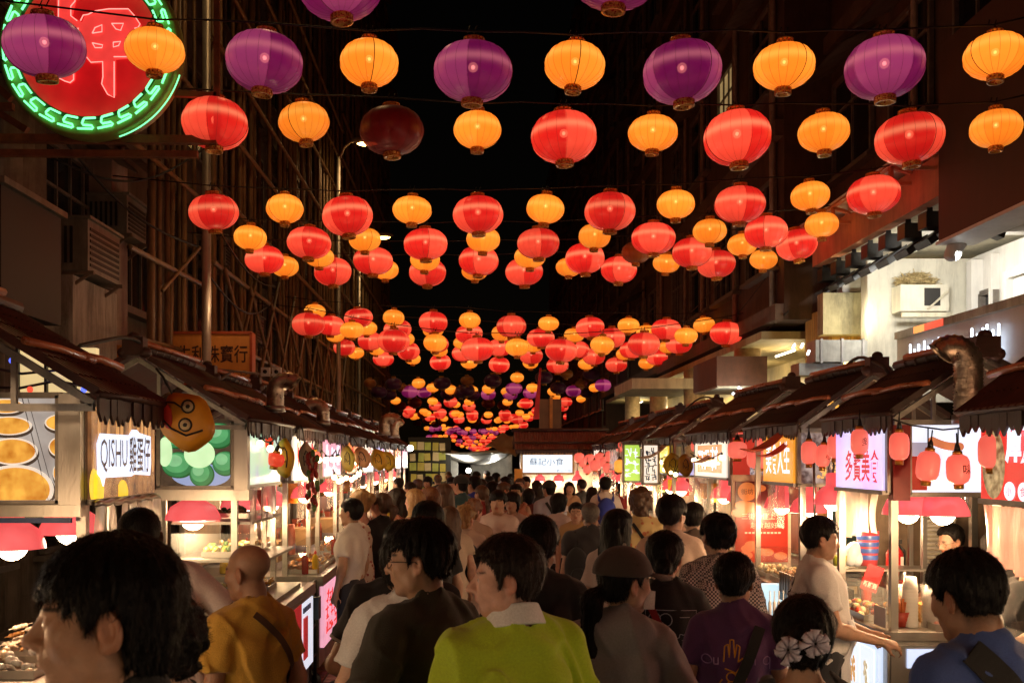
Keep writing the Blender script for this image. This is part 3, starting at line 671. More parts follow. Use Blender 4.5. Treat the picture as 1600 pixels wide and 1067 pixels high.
# ------------------------------------------------------------------ jewellery sign
M_osign = pm('ochre_sign', (.72, .30, .06), .55, 0, .12, 3, grime=.2)
t = thing('shop_sign', 'ochre jewellery shop sign with dark Chinese characters behind the lamp post', 'sign', P(330, 560, 13.1))
wS, hS = 97*13.1/F+.12, 80*13.1/F
q = MB(); q.b2((-wS/2-.06, 0, -hS/2), (wS/2+.06, .16, hS/2)); q.build('board', M_osign, t)
q = MB()
for a, b in (((-wS/2-.06, -hS/2), (wS/2+.06, -hS/2)), ((-wS/2-.06, hS/2), (wS/2+.06, hS/2)), ((-wS/2-.06, -hS/2), (-wS/2-.06, hS/2)), ((wS/2+.06, -hS/2), (wS/2+.06, hS/2))): q.beam((a[0], .07, a[1]), (b[0], .07, b[1]), .035, .2, (0, 1, 0))
q.build('frame', pm('red_sign_frame', (.4, .08, .03), .4, .2), t)
ink = pm('brown_ink', (.06, .018, .01), .6)
text_mb('生利珠寶行', (.02, 0, .06), (1, 0, 0), (0, 0, 1), (0, -1, 0), wS*.98, .23, .006, .012).build('lettering', ink, t)
text_mb('JEWELLERY CO', (.02, 0, -.2), (1, 0, 0), (0, 0, 1), (0, -1, 0), wS*.98, .085, .006, .0).build('lettering', ink, t)
lamp('sign_spill', 'POINT', (.35, -.55, .75), 5, (1, .6, .3), .05, t)
t = thing('shop_sign', 'dim orange hanging board with loops behind the roof of the nearest left stall', 'sign', P(192, 556, 12.0))
q = MB(); q.b2((-.19, 0, -.2), (.19, .08, .13)); q.build('board', M_osign, t)
# ------------------------------------------------------------------ round neon sign
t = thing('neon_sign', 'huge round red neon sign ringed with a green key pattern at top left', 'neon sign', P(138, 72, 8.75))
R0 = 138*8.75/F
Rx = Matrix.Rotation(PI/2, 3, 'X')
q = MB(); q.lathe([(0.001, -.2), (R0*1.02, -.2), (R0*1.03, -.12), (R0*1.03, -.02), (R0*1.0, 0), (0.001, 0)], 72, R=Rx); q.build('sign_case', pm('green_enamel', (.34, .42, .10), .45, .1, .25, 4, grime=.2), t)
q = MB(); q.lathe([(0.001, 0.0), (R0*.80, 0.0), (R0*.80, .008), (0.001, .008)], 72, R=Rx); q.build('red_face', em('red_enamel_glow', (.85, .008, .012), .62, .5, 2.5, .7), t)  # enamel face; the neon spill on it is put into its emission
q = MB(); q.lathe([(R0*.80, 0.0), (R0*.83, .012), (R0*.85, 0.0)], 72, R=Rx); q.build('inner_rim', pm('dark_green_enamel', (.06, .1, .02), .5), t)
def Z(pts, off=.035):
    return [((x/4.64-138)*8.75/F, -off, -(y/4.64-72)*8.75/F) for x, y in pts]
M_nr = em('pink_neon', (1, .26, .22), 1.9); M_ng = em('green_neon', (.17, 1, .36), 2.2)
glyph = [((437, 0), (435, 150), (415, 165), (330, 165)), ((555, 0), (555, 25), (525, 60), (525, 130), (570, 165)), ((595, 165), (615, 125), (650, 120), (700, 95), (800, 80), (940, 80), (985, 130), (1025, 190), (1010, 215), (985, 220)),
         ((680, 255), (700, 215), (750, 195), (750, 245), (680, 255)), ((820, 185), (905, 185), (885, 235), (850, 225), (820, 185)), ((680, 325), (755, 340), (750, 360), (700, 360), (680, 325)), ((832, 320), (885, 315), (870, 345), (832, 355), (832, 320)),
         ((835, 425), (940, 425), (1020, 440)), ((625, 410), (670, 465), (755, 460), (757, 570), (748, 620), (790, 695), (838, 720), (838, 460)), ((545, 525), (545, 590), (520, 612), (480, 600), (415, 565)), ((550, 220), (580, 220), (580, 250)),
         ((437, 0), (437, -90), (540, -100), (555, 0)), ((300, 230), (430, 250), (440, 420), (330, 520)), ((600, -20), (760, -60), (900, -30))]
for g_ in glyph:
    q = MB(); q.tube(Z(g_), .0048, 6); q.build('neon_stroke', M_nr, t)
# painted character under the tubes, their light on it put in as emission
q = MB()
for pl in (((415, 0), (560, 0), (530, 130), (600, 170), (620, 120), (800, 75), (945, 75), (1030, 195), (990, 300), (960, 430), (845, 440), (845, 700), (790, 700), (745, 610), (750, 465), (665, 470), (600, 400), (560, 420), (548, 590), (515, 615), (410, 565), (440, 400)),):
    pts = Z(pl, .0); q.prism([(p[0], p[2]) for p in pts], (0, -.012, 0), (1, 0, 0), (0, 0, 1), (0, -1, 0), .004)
q.build('painted_character', em('pale_red_paint_glow', (1, .06, .05), .9, .35, 5, .7), t)
nU = 26
for k in range(nU):
    pts = []
    for a, r in ((.02, .93), (.74, .93), (.8, .86), (.74, .7), (.3, .66), (.24, .56), (.3, .28), (.36, .2), (.98, .2)):
        th = 2*PI*(k+a)/nU; rr = R0*(.80+.165*r); pts.append((rr*math.cos(th), -.03, rr*math.sin(th)))
    q = MB(); q.tube(pts, .010, 6); q.build('neon_key', M_ng, t)
q = MB(); q.tube([(R0*1.07*math.cos(a), .03, R0*1.07*math.sin(a)) for a in [x*.05-1.25 for x in range(20)]], .006, 6); q.build('rim_tube', M_ng, t)
M_rust = pm('rusty_steel', (.24, .08, .035), .7, .3, .4, 8, .3)
f = thing('sign_bracket', 'rusty steel frame carrying the round neon sign off the wall', 'bracket', P(0, 216, 8.95))
q = MB()
for a, b, w_ in (((-.6, 0, 0), (1.95, 0, -.02), .07), ((-.6, .1, -.1), (1.75, .1, -.12), .06), ((-.6, .1, .6), (.2, .1, .1), .06), ((.6, .03, 0), (.6, .03, .22), .05), ((1.0, .03, 0), (1.0, .03, .2), .05), ((1.5, 0, .4), (1.95, 0, .38), .05), ((-.6, 0, .95), (.1, 0, .35), .06), ((-.6, 0, .28), (.12, 0, .28), .06), ((1.95, 0, -.02), (1.95, 0, 2.2), .05)):
    q.beam(a, b, w_, w_)
q.build('bars', M_rust, f)
# ================================================================== right side: canopy, floodlights, white shop floor
M_cream = pm('cream_paint', (.58, .53, .40), .6, 0, .15, 2, grime=.5)
M_fascia = pm('orange_fascia', (.5, .2, .11), .7, 0, .2, 3, grime=.35)
t = thing('canopy', 'long concrete canopy with white soffit and row of floodlights on the right', 'canopy', (5.22, 13.3, 4.86)); t.scale = (1.25,)*3
q = MB(); q.b2((0, -1.7, .04), (.12, 1.75, .42)); q.build('fascia', M_fascia, t)
q = MB(); q.b2((.12, -3.4, .08), (2.2, 1.75, .3)); q.build('soffit', M_cream, t)
q = MB(); q.b2((.35, -1.0, -.14), (2.2, -.85, .075)); q.b2((.3, 1.55, -.3), (2.0, 1.74, .075)); q.b2((.55, -3.4, -.02), (.75, 1.5, .076)); q.build('soffit_beam', M_white, t)
q = MB()
for k in range(7):
    y = -1.6+k*.52; q.beam((-.01, y, .40), (-.2, y, .46), .05, .03); q.beam((-.2, y, .46), (-.2, y, .3), .03, .05); q.beam((-.2, y, .3), (-.01, y, .3), .03, .03)
q.beam((-.2, -1.7, .47), (-.2, 1.7, .47), .06, .02)
q.build('bracket', M_fascia, t)
q = MB(); q.b2((-.24, -1.72, .485), (.1, 1.72, .5)); q.build('ledge', M_white, t)
for k in range(8):
    y = 8.95+k*.47
    f = thing('floodlight', f'black floodlight under the canopy edge, {ORD[k]} from the near end', 'floodlight', (5.37, y*1.26, 4.70), 0, 'floodlights under the canopy'); f.scale = (1.25,)*3
    q = MB(); q.b2((-.05, -.09, -.02), (.12, .09, .13)); q.b2((-.03, -.07, .13), (.02, -.055, .17)); q.build('bracket', M_black, f)
    Rm = Matrix.Rotation(math.radians(-35), 3, 'Y')
    q = MB(); q.box((.06, 0, -.1), (.26, .3, .07), Rm); q.build('housing', M_black, f)
    q = MB(); q.box((.045, 0, -.142), (.2, .24, .006), Rm); q.build('lens', em('floodlight_lens', (1, .97, .9), 1.5) if k in (7,) else M_dark, f)
lamp('canopy_light', 'AREA', (6.06, 12, 4.49), 42, (1, .93, .8), .5, None, (6.6, 13.2, 3.26))
lamp('canopy_light', 'AREA', (5.7, 12.6, 4.35), 34, (.98, .95, .86), .3, None, (6.6, 14.5, 3.9))
t = thing('spotlight', 'lit white spotlight hanging under the near canopy edge', 'spotlight', P(1492, 388, 11.2)); t.scale = (1.25,)*3
q = MB(); q.lathe([(.03, -.12), (.055, -.1), (.075, .02), (.08, .06), (.06, .06)], 16, R=Matrix.Rotation(.5, 3, 'Y')); q.build('housing', M_white, t)
q = MB(); q.sph((-.01, 0, -.05), .065, 12, 8); q.build('bulb', em('hot_bulb', (1, .97, .88), 8), t)
q = MB(); q.tube([(0, 0, .06), (-.04, 0, .2), (.03, 0, .35)], .015, 6); q.build('bracket', M_white, t)
t = thing('spotlight', 'dark hooped spotlight under the near canopy right of the lit one', 'spotlight', P(1543, 362, 10.8)); t.scale = (1.25,)*3
q = MB(); q.box((0, 0, 0), (.26, .12, .05), Matrix.Rotation(.35, 3, 'Y')); q.build('housing', M_black, t)
q = MB(); q.tube([(-.07, 0, .03)]+[(-.07+.07*(1-math.cos(a)), 0, .03+.12*math.sin(a)) for a in (.5, 1, 1.57, 2.1, 2.6)]+[(.09, 0, .05)], .012, 6); q.build('hoop', M_black, t)
t = thing('fascia_board', 'huge dark brown sign box along the near canopy at right', 'sign', (5.2, 9.75, 4.38)); t.scale = (1.25,)*3
q = MB(); q.b2((0, -1.6, 0), (.3, 1.17, 1.75)); q.build('box', pm('dark_brown_board', (.07, .028, .018), .6, 0, .25, 2, grime=.3), t)
q = MB(); q.b2((-.02, -1.6, -.03), (.32, 1.19, -.002)); q.build('trim', M_white, t)
# white upper shop front
t = thing('shop', 'white painted first-floor shop front with door under the canopy', 'shop', (7.19, 12.5, -.49)); t.scale = (1.25,)*3
q = MB(); q.b2((0, -4, 2.6), (.2, 1.6, 4.27)); q.build('wall', M_white, t)
q = MB(); q.b2((-1.2, 1.602, 2.6), (.2, 1.8, 4.27)); q.build('end_wall', pm('dirty_white_wall', (.6, .57, .48), .6, 0, .15, 2, grime=.45), t)
q = MB(); q.b2((-.03, .0, 2.75), (-.002, .62, 3.85)); d_ = q.build('door', pm('white_door', (.78, .77, .74), .4, 0, .05, 3), t)
q = MB(); q.b2((-.05, .12, 3.2), (-.032, .4, 3.23)); q.build('door_slot', M_black, d_)
q = MB(); q.beam((-.04, -.06, 2.7), (-.04, -.06, 3.95), .1, .06); q.beam((-.04, .7, 2.7), (-.04, .7, 3.95), .1, .06); q.beam((-.04, -.06, 3.92), (-.04, .7, 3.92), .06, .1); q.build('door_frame', M_white, t)
for yy in (-.62, -1.3): 
    window(t, 0, yy, 2.85, .55, 1.05, -1, False, 1)
q = MB(); q.tube([(-.06, -.25, 4.2), (-.06, -.25, 3.3), (-.12, -.22, 3.1), (-.06, -.1, 3.05)], .018, 6); q.b2((-.1, -.3, 3.75), (-.02, -.2, 3.95)); q.build('conduit', M_white, t)
q = MB(); q.b2((-.14, 1.3, 2.6), (-.002, 1.42, 4.2)); q.b2((-.1, .95, 2.6), (-.002, 1.0, 4.2)); q.build('pilaster', M_white, t)
window(t, -.0, 1.1, 2.9, .28, .9, -1, False, 0)
t = thing('air_conditioner', 'cream window air conditioner topped with a straw bird nest on the white wall', 'air conditioner', (6.35, 14.19, 4.04), 0, 'air conditioners on the facades'); t.scale = (1.25,)*3
q = MB(); q.b2((-.25, 0, 0), (.3, .24, .3)); q.build('casing', pm('cream_casing', (.62, .58, .48), .5, 0, .12, 4, grime=.3), t)
q = MB(); q.b2((.02, -.012, .06), (.2, -.002, .26)); q.build('grille', M_dark, t)
q = MB(); q.beam((.05, -.03, .02), (.28, -.03, .22), .02, .02); q.beam((-.25, -.03, -.05), (.3, -.03, -.05), .04, .05); q.build('bracket', M_cream, t)
q = MB(); rr = random.Random(2)
for k in range(260):
    a = rr.uniform(0, 2*PI); r_ = .2*math.sqrt(rr.random()); p = Vector((-.02+r_*math.cos(a), .12+r_*.6*math.sin(a), .31+.1*(1-r_/.2)+rr.uniform(0, .05))); d = Vector((rr.gauss(0, 1), rr.gauss(0, 1), rr.gauss(0, .5))).normalized()*.09
    q.tube([p-d, p+d*.2+Vector((0, 0, .02)), p+d], .004, 3, False)
n_ = q.build('bird_nest', pm('straw', (.5, .38, .18), .8, 0, .3, 20)); n_.location = t.location; n_.scale = t.scale; tag(n_, 'straw bird nest on top of the cream air conditioner', 'nest')
# grey neon sign band below
t = thing('shop_sign', 'long grey sign band with glowing white neon strokes over the right stalls', 'sign', (5.75, 11.75, 2.91)); t.scale = (1.25,)*3
q = MB(); q.b2((0, -2.6, 0), (.25, 1.5, .52)); q.build('board', pm('grey_sign_panel', (.42, .42, .42), .45, .1, .08, 2, grime=.1), t)
q = MB(); q.b2((-.03, -2.6, .522), (.28, 1.5, .6)); q.build('coping', pm('concrete_coping', (.33, .3, .25), .8, 0, .3, 4, grime=.5), t)
q = MB(); q.b2((-.04, .35, .525), (-.032, .75, .595)); q.build('red_strip', em('red_strip_light', (1, .1, .05), .8), t)
q = MB(); q.b2((-.04, .76, .525), (-.032, 1.0, .595)); q.build('orange_strip', em('orange_strip_light', (1, .4, .1), 1), t)
M_nw = em('white_neon', (.75, .85, 1), 4)
for k, yy in enumerate((.95, .62, .3, -.35, -.62)):
    q = MB(); b0 = .1
    for a, b in (((-.12, b0), (.12, b0)), ((-.1, b0), (-.1, b0+.32)), ((.1, b0), (.1, b0+.3)), ((-.1, b0+.18), (.1, b0+.18)), ((0, b0), (0, b0+.26)), ((-.05, b0+.09), (.11, b0+.1))):
        q.tube([(-.05, yy-a[0], a[1]), (-.05, yy-b[0], b[1])], .011, 5)
    q.build('neon_stroke', M_nw, t)
# wood-clad box with planks
t = thing('wooden_cabinet', 'golden wood-clad kiosk wall above the third right stall', 'cladding', (5.94, 15.4, 2.39)); t.scale = (1.25,)*3
Mp = [pm('golden_plank_a', (.55, .33, .09), .5, 0, .3, 4, .15, 40, (10, 10, .7)), pm('golden_plank_b', (.48, .27, .07), .5, 0, .35, 4, .15, 40, (10, 10, .7))]
q = MB(); q.b2((-.36, .02, 0), (.58, 1.0, 1.5)); q.build('core', pm('dark_core', (.05, .03, .02), .8), t)
for k in range(9):
    x = -.36+k*.105; q = MB(); q.b2((x, -.012-.006*(k % 3), 0), (x+.098, .018, 1.52)); q.build('plank', Mp[k % 2], t)
for k in range(8):
    y = .02+k*.11; q = MB(); q.b2((-.392, y, 0), (-.362, y+.1, 1.52)); q.build('plank', Mp[(k+1) % 2], t)
lamp('kiosk_light', 'POINT', (5.4, 14.75, 2.95), 34, (1, .72, .25), .05)
q = MB(); q.b2((5.25, 15.1, 3.82), (6.4, 15.35, 4.45)); tag(q.build('concrete_lintel', pm('mossy_concrete', (.42, .38, .24), .85, 0, .3, 3, .2, 40, grime=.7)), 'mossy concrete lintel left of the white shop front', 'lintel')
lamp('lintel_light', 'POINT', (5.5, 14.4, 3.95), 18, (1, .9, .6), .05)
t = thing('duct', 'square galvanised air duct running in front of the golden planks', 'duct', P(1310, 548, 13.7)); t.scale = (1.25,)*3
q = MB(); q.b2((-.25, 0, -.12), (.32, .3, .12)); q.b2((-.4, .1, -.26), (.1, .4, -.125)); q.build('duct_section', pm('galvanised_duct', (.4, .39, .34), .45, .4, .25, 9, grime=.3), t)
q = MB()
for x in (-.2, .03, .26): q.b2((x, -.012, -.135), (x+.025, .31, .135))
q.build('flange', M_steelw, t)
for (a, b) in ((1245, 541), (1258, 540), (1268, 551)):
    q = MB(); p = P(a, b, 13.2); q.tube([p+Vector((-.05, 0, -.02)), p+Vector((.05, .25, .05))], .016, 8)
    tag(q.build('tube_light', em('tube_light', (.9, .97, 1), 7)), f'short white tube light beside the square duct, {["left", "middle", "lowest"][(1245, 1258, 1268).index(a)]} of three', 'tube light', 'tube lights beside the duct')
# arcade: columns, soffit, shop lights
t = thing('arcade', 'row of lit arcade shops behind the right stalls', 'shop', (6.55, 24, 0))
q = MB(); q.b2((0, -7.2, 0), (.2, 13, 4.0)); q.build('back_wall', pm('cream_tiles', (.45, .36, .2), .5, 0, .2, 3, grime=.3), t)
q = MB(); q.b2((-1.75, -7.2, 3.95), (0, 13, 4.08)); q.build('soffit', pm('yellow_soffit', (.42, .34, .18), .7, 0, .2, 2, grime=.35), t)
for k, yy in enumerate((-5.6, -1.1, 3.4, 8)):
    q = MB(); q.lathe([(.24, 0), (.24, 3.95)], 20, (-1.55, yy, 0)); q.build('column', pm('tiled_column', (.5, .38, .24), .35, 0, .3, 12, .1, 60, grime=.3), t)
for k, yy in enumerate((-6.3, -3.5, 0, 3.2, 6.5, 10)):
    q = MB(); q.tube([(-.9, yy, 3.86), (-.9, yy+1.1, 3.86)], .022, 8); q.build('tube_lamp', em('warm_tube', (1, .88, .62), 5), t)
    lamp('shop_light', 'POINT', (-.9, yy+.5, 3.5), 34, (1, .78, .4), .1, t)
for k, yy in enumerate((-6, -2.5, 1.2, 5.2, 9)):
    q = MB(); q.b2((-.06, yy-1.0, .1), (-.002, yy+1.0, 2.6)); q.build('shutter', pm(['green_shutter', 'cream_shutter', 'brown_shutter'][k % 3], [(.05, .12, .07), (.5, .42, .3), (.2, .12, .07)][k % 3], .5, 0, .2, 4), t)
    q = MB(); q.b2((-.3, yy-1.2, 2.75), (-.003, yy+1.2, 3.45)); q.build('shop_fascia', pm(['white_fascia', 'dkgreen_fascia', 'yellow_fascia'][k % 3], [(.6, .52, .4), (.03, .08, .05), (.5, .4, .15)][k % 3], .5, 0, .15, 4), t)
t = thing('awning', 'white slab awning jutting over the arcade on the right', 'awning', P(1012, 606, 24)); t.scale = (1.2,)*3
q = MB(); q.b2((-.5, -1.2, -.1), (.9, 1.2, .1)); q.build('slab', M_cream, t)
t = thing('canopy', 'dark brown boxed canopy with tube lights beneath on the right', 'canopy', P(1132, 597, 18.5)); t.scale = (.8,)*3
q = MB(); q.b2((-.42, -1.0, -.16), (.7, 1.4, .5)); q.build('box', pm('brown_box', (.14, .06, .035), .7, 0, .25, 3, grime=.3), t)
q = MB(); q.b2((-.40, -.98, -.2), (.7, 1.38, -.162)); q.build('ceiling', M_cream, t)
for (a, b) in ((1124, 625), (1152, 618), (1161, 609)):
    p = P(a, b, 17.7); q = MB(); q.tube([p+Vector((-.1, -.1, .03)), p+Vector((.12, .2, -.06))], .022, 8); tag(q.build('tube_light', em('tube_light', (.9, .97, 1), 7)), f'white tube light under the dark brown boxed canopy, {["left", "middle", "right"][(1124, 1152, 1161).index(a)]} of three', 'tube light', 'tube lights under the brown canopy')
lamp('canopy_light', 'POINT', P(1150, 630, 17.2), 22, (1, .93, .75), .05)
# far end tarpaulins and paper panels
t = thing('paper_lantern_wall', 'wall of square yellow paper panels at the far left end', 'display', P(671, 745, 28)); t.scale = (.86,)*3
for r_ in range(6):
    for c_ in range(5):
        q = MB(); x, z = (c_-2.2)*.24, 1.0-r_*.34
        jx, jz = .02*math.sin(r_*5+c_*3), .02*math.cos(r_*3+c_*7); q.box((x+jx, .01*(c_ % 2), z+jz), (.2+jz, .06, .26+jx), Matrix.Rotation(jx*3, 3, 'Y')); q.build('paper_panel', em('yellow_paper_'+str((r_+c_) % 3), [(.62, .45, .05), (.75, .52, .2), (.5, .48, .06)][(r_+c_) % 3], .3, .5, 8), t)
q = MB(); q.b2((-.7, .06, -2.0), (.7, .12, 1.3)); q.build('backing', M_dark, t)
M_tarp = pm('grey_tarpaulin', (.5, .47, .4), .55, 0, .3, 2, .6, 12, grime=.3)
def tarp(name, label, a, b, c, d, sag, m):
    vs = []; n = 14; rr = random.Random(4)
    for i in range(n+1):
        for j in range(n+1):
            u, v = i/n, j/n; p = a.lerp(b, u).lerp(d.lerp(c, u), v); p = p+Vector((0, rr.gauss(0, .03), -sag*4*u*(1-u)*4*v*(1-v)*.5+.05*math.sin(9*u+4*v)*math.sin(7*v))); vs.append(p)
    q = MB(); q.add(vs, [(i*(n+1)+j, (i+1)*(n+1)+j, (i+1)*(n+1)+j+1, i*(n+1)+j+1) for i in range(n) for j in range(n)], True)
    o = q.build(name, m); tag(o, label, 'tarpaulin'); md = o.modifiers.new('thick', 'SOLIDIFY'); md.thickness = .01
tarp('tarpaulin', 'pale tarpaulin roof sagging over the far end of the street', P(690, 708, 27), P(800, 706, 27), P(790, 716, 33), P(690, 716, 33), .5, M_tarp)
tarp('tarpaulin', 'crumpled silver tarpaulin hanging at the far end left', P(690, 700, 30), P(716, 706, 30), P(715, 775, 29.5), P(692, 775, 29.5), .2, M_tarp)
tarp('tarpaulin', 'pale tarpaulin hanging at the far end in the centre', P(735, 705, 33), P(800, 702, 33), P(800, 760, 33.3), P(735, 758, 33.3), .3, M_tarp)
tarp('tarpaulin', 'striped olive canvas roof beside the centre stall', P(758, 698, 24), P(785, 676, 25), P(822, 690, 23), P(806, 712, 22), .15, pm('olive_canvas', (.24, .19, .09), .8, 0, .2, 3, .2))
lamp('far_light', 'POINT', P(727, 722, 28), 110, (1, .95, .85), .1)
lamp('far_light', 'POINT', P(775, 725, 30), 90, (1, .95, .85), .1)
lamp('paper_light', 'POINT', P(668, 718, 25), 14, (1, .8, .3), .1)
for (a, b, d_, n_) in ((732, 735, 27, 'bare white bulb glowing at the far end of the street'), (641, 700, 22, 'bare white bulb glowing above the far left roofs')):
    q = MB(); q.sph(P(a, b, d_), .07, 10, 6); tag(q.build('bulb', em('bare_bulb', (1, .95, .85), 14)), n_, 'bulb')
t = thing('board_fence', 'tall brown board with an orange post behind the centre stall', 'hoarding', P(860, 650, 23.5))
q = MB(); q.b2((-.26, 0, -.9), (.26, .06, .4)); q.build('board', pm('brown_board', (.22, .12, .06), .7, 0, .25, 3, grime=.3), t)
q = MB(); q.b2((-.02, -.05, -1.0), (.05, -.002, .44)); q.build('post', pm('orange_post', (.6, .25, .05), .6), t)
q = MB(); vs = []; 
pts = [P(843, 575, 20.5), P(846, 575, 20.5), P(842, 655, 20.5), P(833, 655, 20.5)]
q.prism([(p.x, p.z) for p in pts], (0, 20.5, 0), (1, 0, 0), (0, 0, 1), (0, 1, 0), .02); tag(q.build('flag', pm('red_flag', (.55, .015, .02), .6, 0, .2, 5)), 'furled narrow red flag standing behind the centre stall', 'flag')
# ================================================================== food stalls
M_tile = pm('brown_roof_sheet', (.055, .019, .013), .52, 0, .35, 9, .15, 50, grime=.4)
M_tiles = [M_tile, pm('dark_roof_sheet', (.038, .017, .014), .55, 0, .4, 9, .15, 50, grime=.5), pm('maroon_roof_sheet', (.07, .017, .012), .5, 0, .35, 9, .15, 50, grime=.35)]
M_val = pm('dark_valance', (.035, .012, .009), .5, 0, .35, 12, .1, 60)
M_gl = em('lampshade_red', (.95, .07, .075), .9, .25, 3, .25, (1, .17, .16))
M_hb = em('heat_bulb', (1, .80, .55), 14)
M_fr = pm('sign_frame', (.3, .27, .24), .4, .6, .2, 12, grime=.2)
XF = {-1: -1.65, 1: 2.4}
def roof_part(par, xf, s, y0, y1, name, u0, z0, u1, z1, m=None, amp=.009):
    "tiled sheet from ridge (u0,z0) down to eave (u1,z1)"
    vs = []; fs = []
    ny = max(6, int((y1-y0)/.015)); L = math.hypot(u1-u0, z1-z0); nc = max(2, round(L/.16)); nr = nc*2
    du, dz = (u1-u0)/L, (z1-z0)/L; nu, nz = -dz*(1 if u1 < u0 else -1), abs(du)
    rows = []
    for c in range(nc):
        rows += [(c/nc*L, .012), ((c+1)/nc*L+.006, .018)]
    for d, h in rows:
        for j in range(ny+1):
            y = y0+(y1-y0)*j/ny; a = h+amp*math.cos(2*PI*y/.06)
            u = u0+du*d; z = z0+dz*d
            nx = -abs(dz) if u1 < u0 else abs(dz)
            vs.append((xf+s*(u+nx*a), y, z+nz*a))
    W = ny+1
    for i in range(len(rows)-1):
        for j in range(ny): fs.append((i*W+j, i*W+j+1, (i+1)*W+j+1, (i+1)*W+j))
    q = MB(); q.add(vs, fs, False)
    # underside board
    q.add([(xf+s*u0, y0, z0-.01), (xf+s*u0, y1, z0-.01), (xf+s*u1, y1, z1-.01), (xf+s*u1, y0, z1-.01)], [(0, 1, 2, 3)])
    q.add([(xf+s*u0, y0, z0-.01), (xf+s*u1, y0, z1-.01), (xf+s*u1, y0, z1+.03), (xf+s*u0, y0, z0+.03)], [(0, 1, 2, 3)])
    return q.build(name, m or M_tile, par, False)
def valance(par, xf, s, u, y0, y1, z, dep=.1, name='valance', w_=.062):
    q = MB(); n = max(2, int((y1-y0)/w_)); ww = (y1-y0)/n; rr = random.Random(int(y0*100))
    for k in range(n):
        a = y0+k*ww; dd = dep*rr.uniform(.85, 1.15); x = xf+s*(u+rr.uniform(-.006, .006))
        poly = [(0, 0), (ww*.97, 0), (ww*.97, -dd*.62), (ww*.75, -dd*.8), (ww*.5, -dd), (ww*.25, -dd*.8), (0, -dd*.62)]
        q.prism(poly, (x, a, z), (0, 1, 0), (0, 0, 1), (s, 0, 0), .012)
    q.tube([(xf+s*u, y0, z+.012), (xf+s*u, (y0+y1)/2, z+.018), (xf+s*u, y1, z+.012)], .017, 7)
    return q.build(name, M_val, par)
def sign_front(par, xf, s, u, y0, y1, z0, z1, mat, name='sign_board'):
    q = MB(); x = xf+s*u
    q.b2((x, y0, z0), (x+s*.06, y1, z1)); o = q.build(name, mat, par)
    f = MB()
    for a, b in (((y0, z0), (y1, z0)), ((y0, z1), (y1, z1))): f.beam((x+s*.03, a[0]-.02, a[1]), (x+s*.03, b[0]+.02, b[1]), .07, .025)
    for a in (y0, y1): f.beam((x+s*.03, a, z0), (x+s*.03, a, z1), .07, .025, (1, 0, 0))
    f.build('sign_frame', M_fr, par)
    return o
def sign_end(par, x0, x1, y, z0, z1, mat, name='sign_board'):
    q = MB(); q.b2((x0, y, z0), (x1, y+.05, z1)); o = q.build(name, mat, par)
    f = MB()
    for z in (z0, z1): f.beam((x0-.015, y+.02, z), (x1+.015, y+.02, z), .06, .028)
    for x in (x0, x1): f.beam((x, y+.02, z0), (x, y+.02, z1), .028, .06)
    f.build('sign_frame', M_fr, par)
    return o
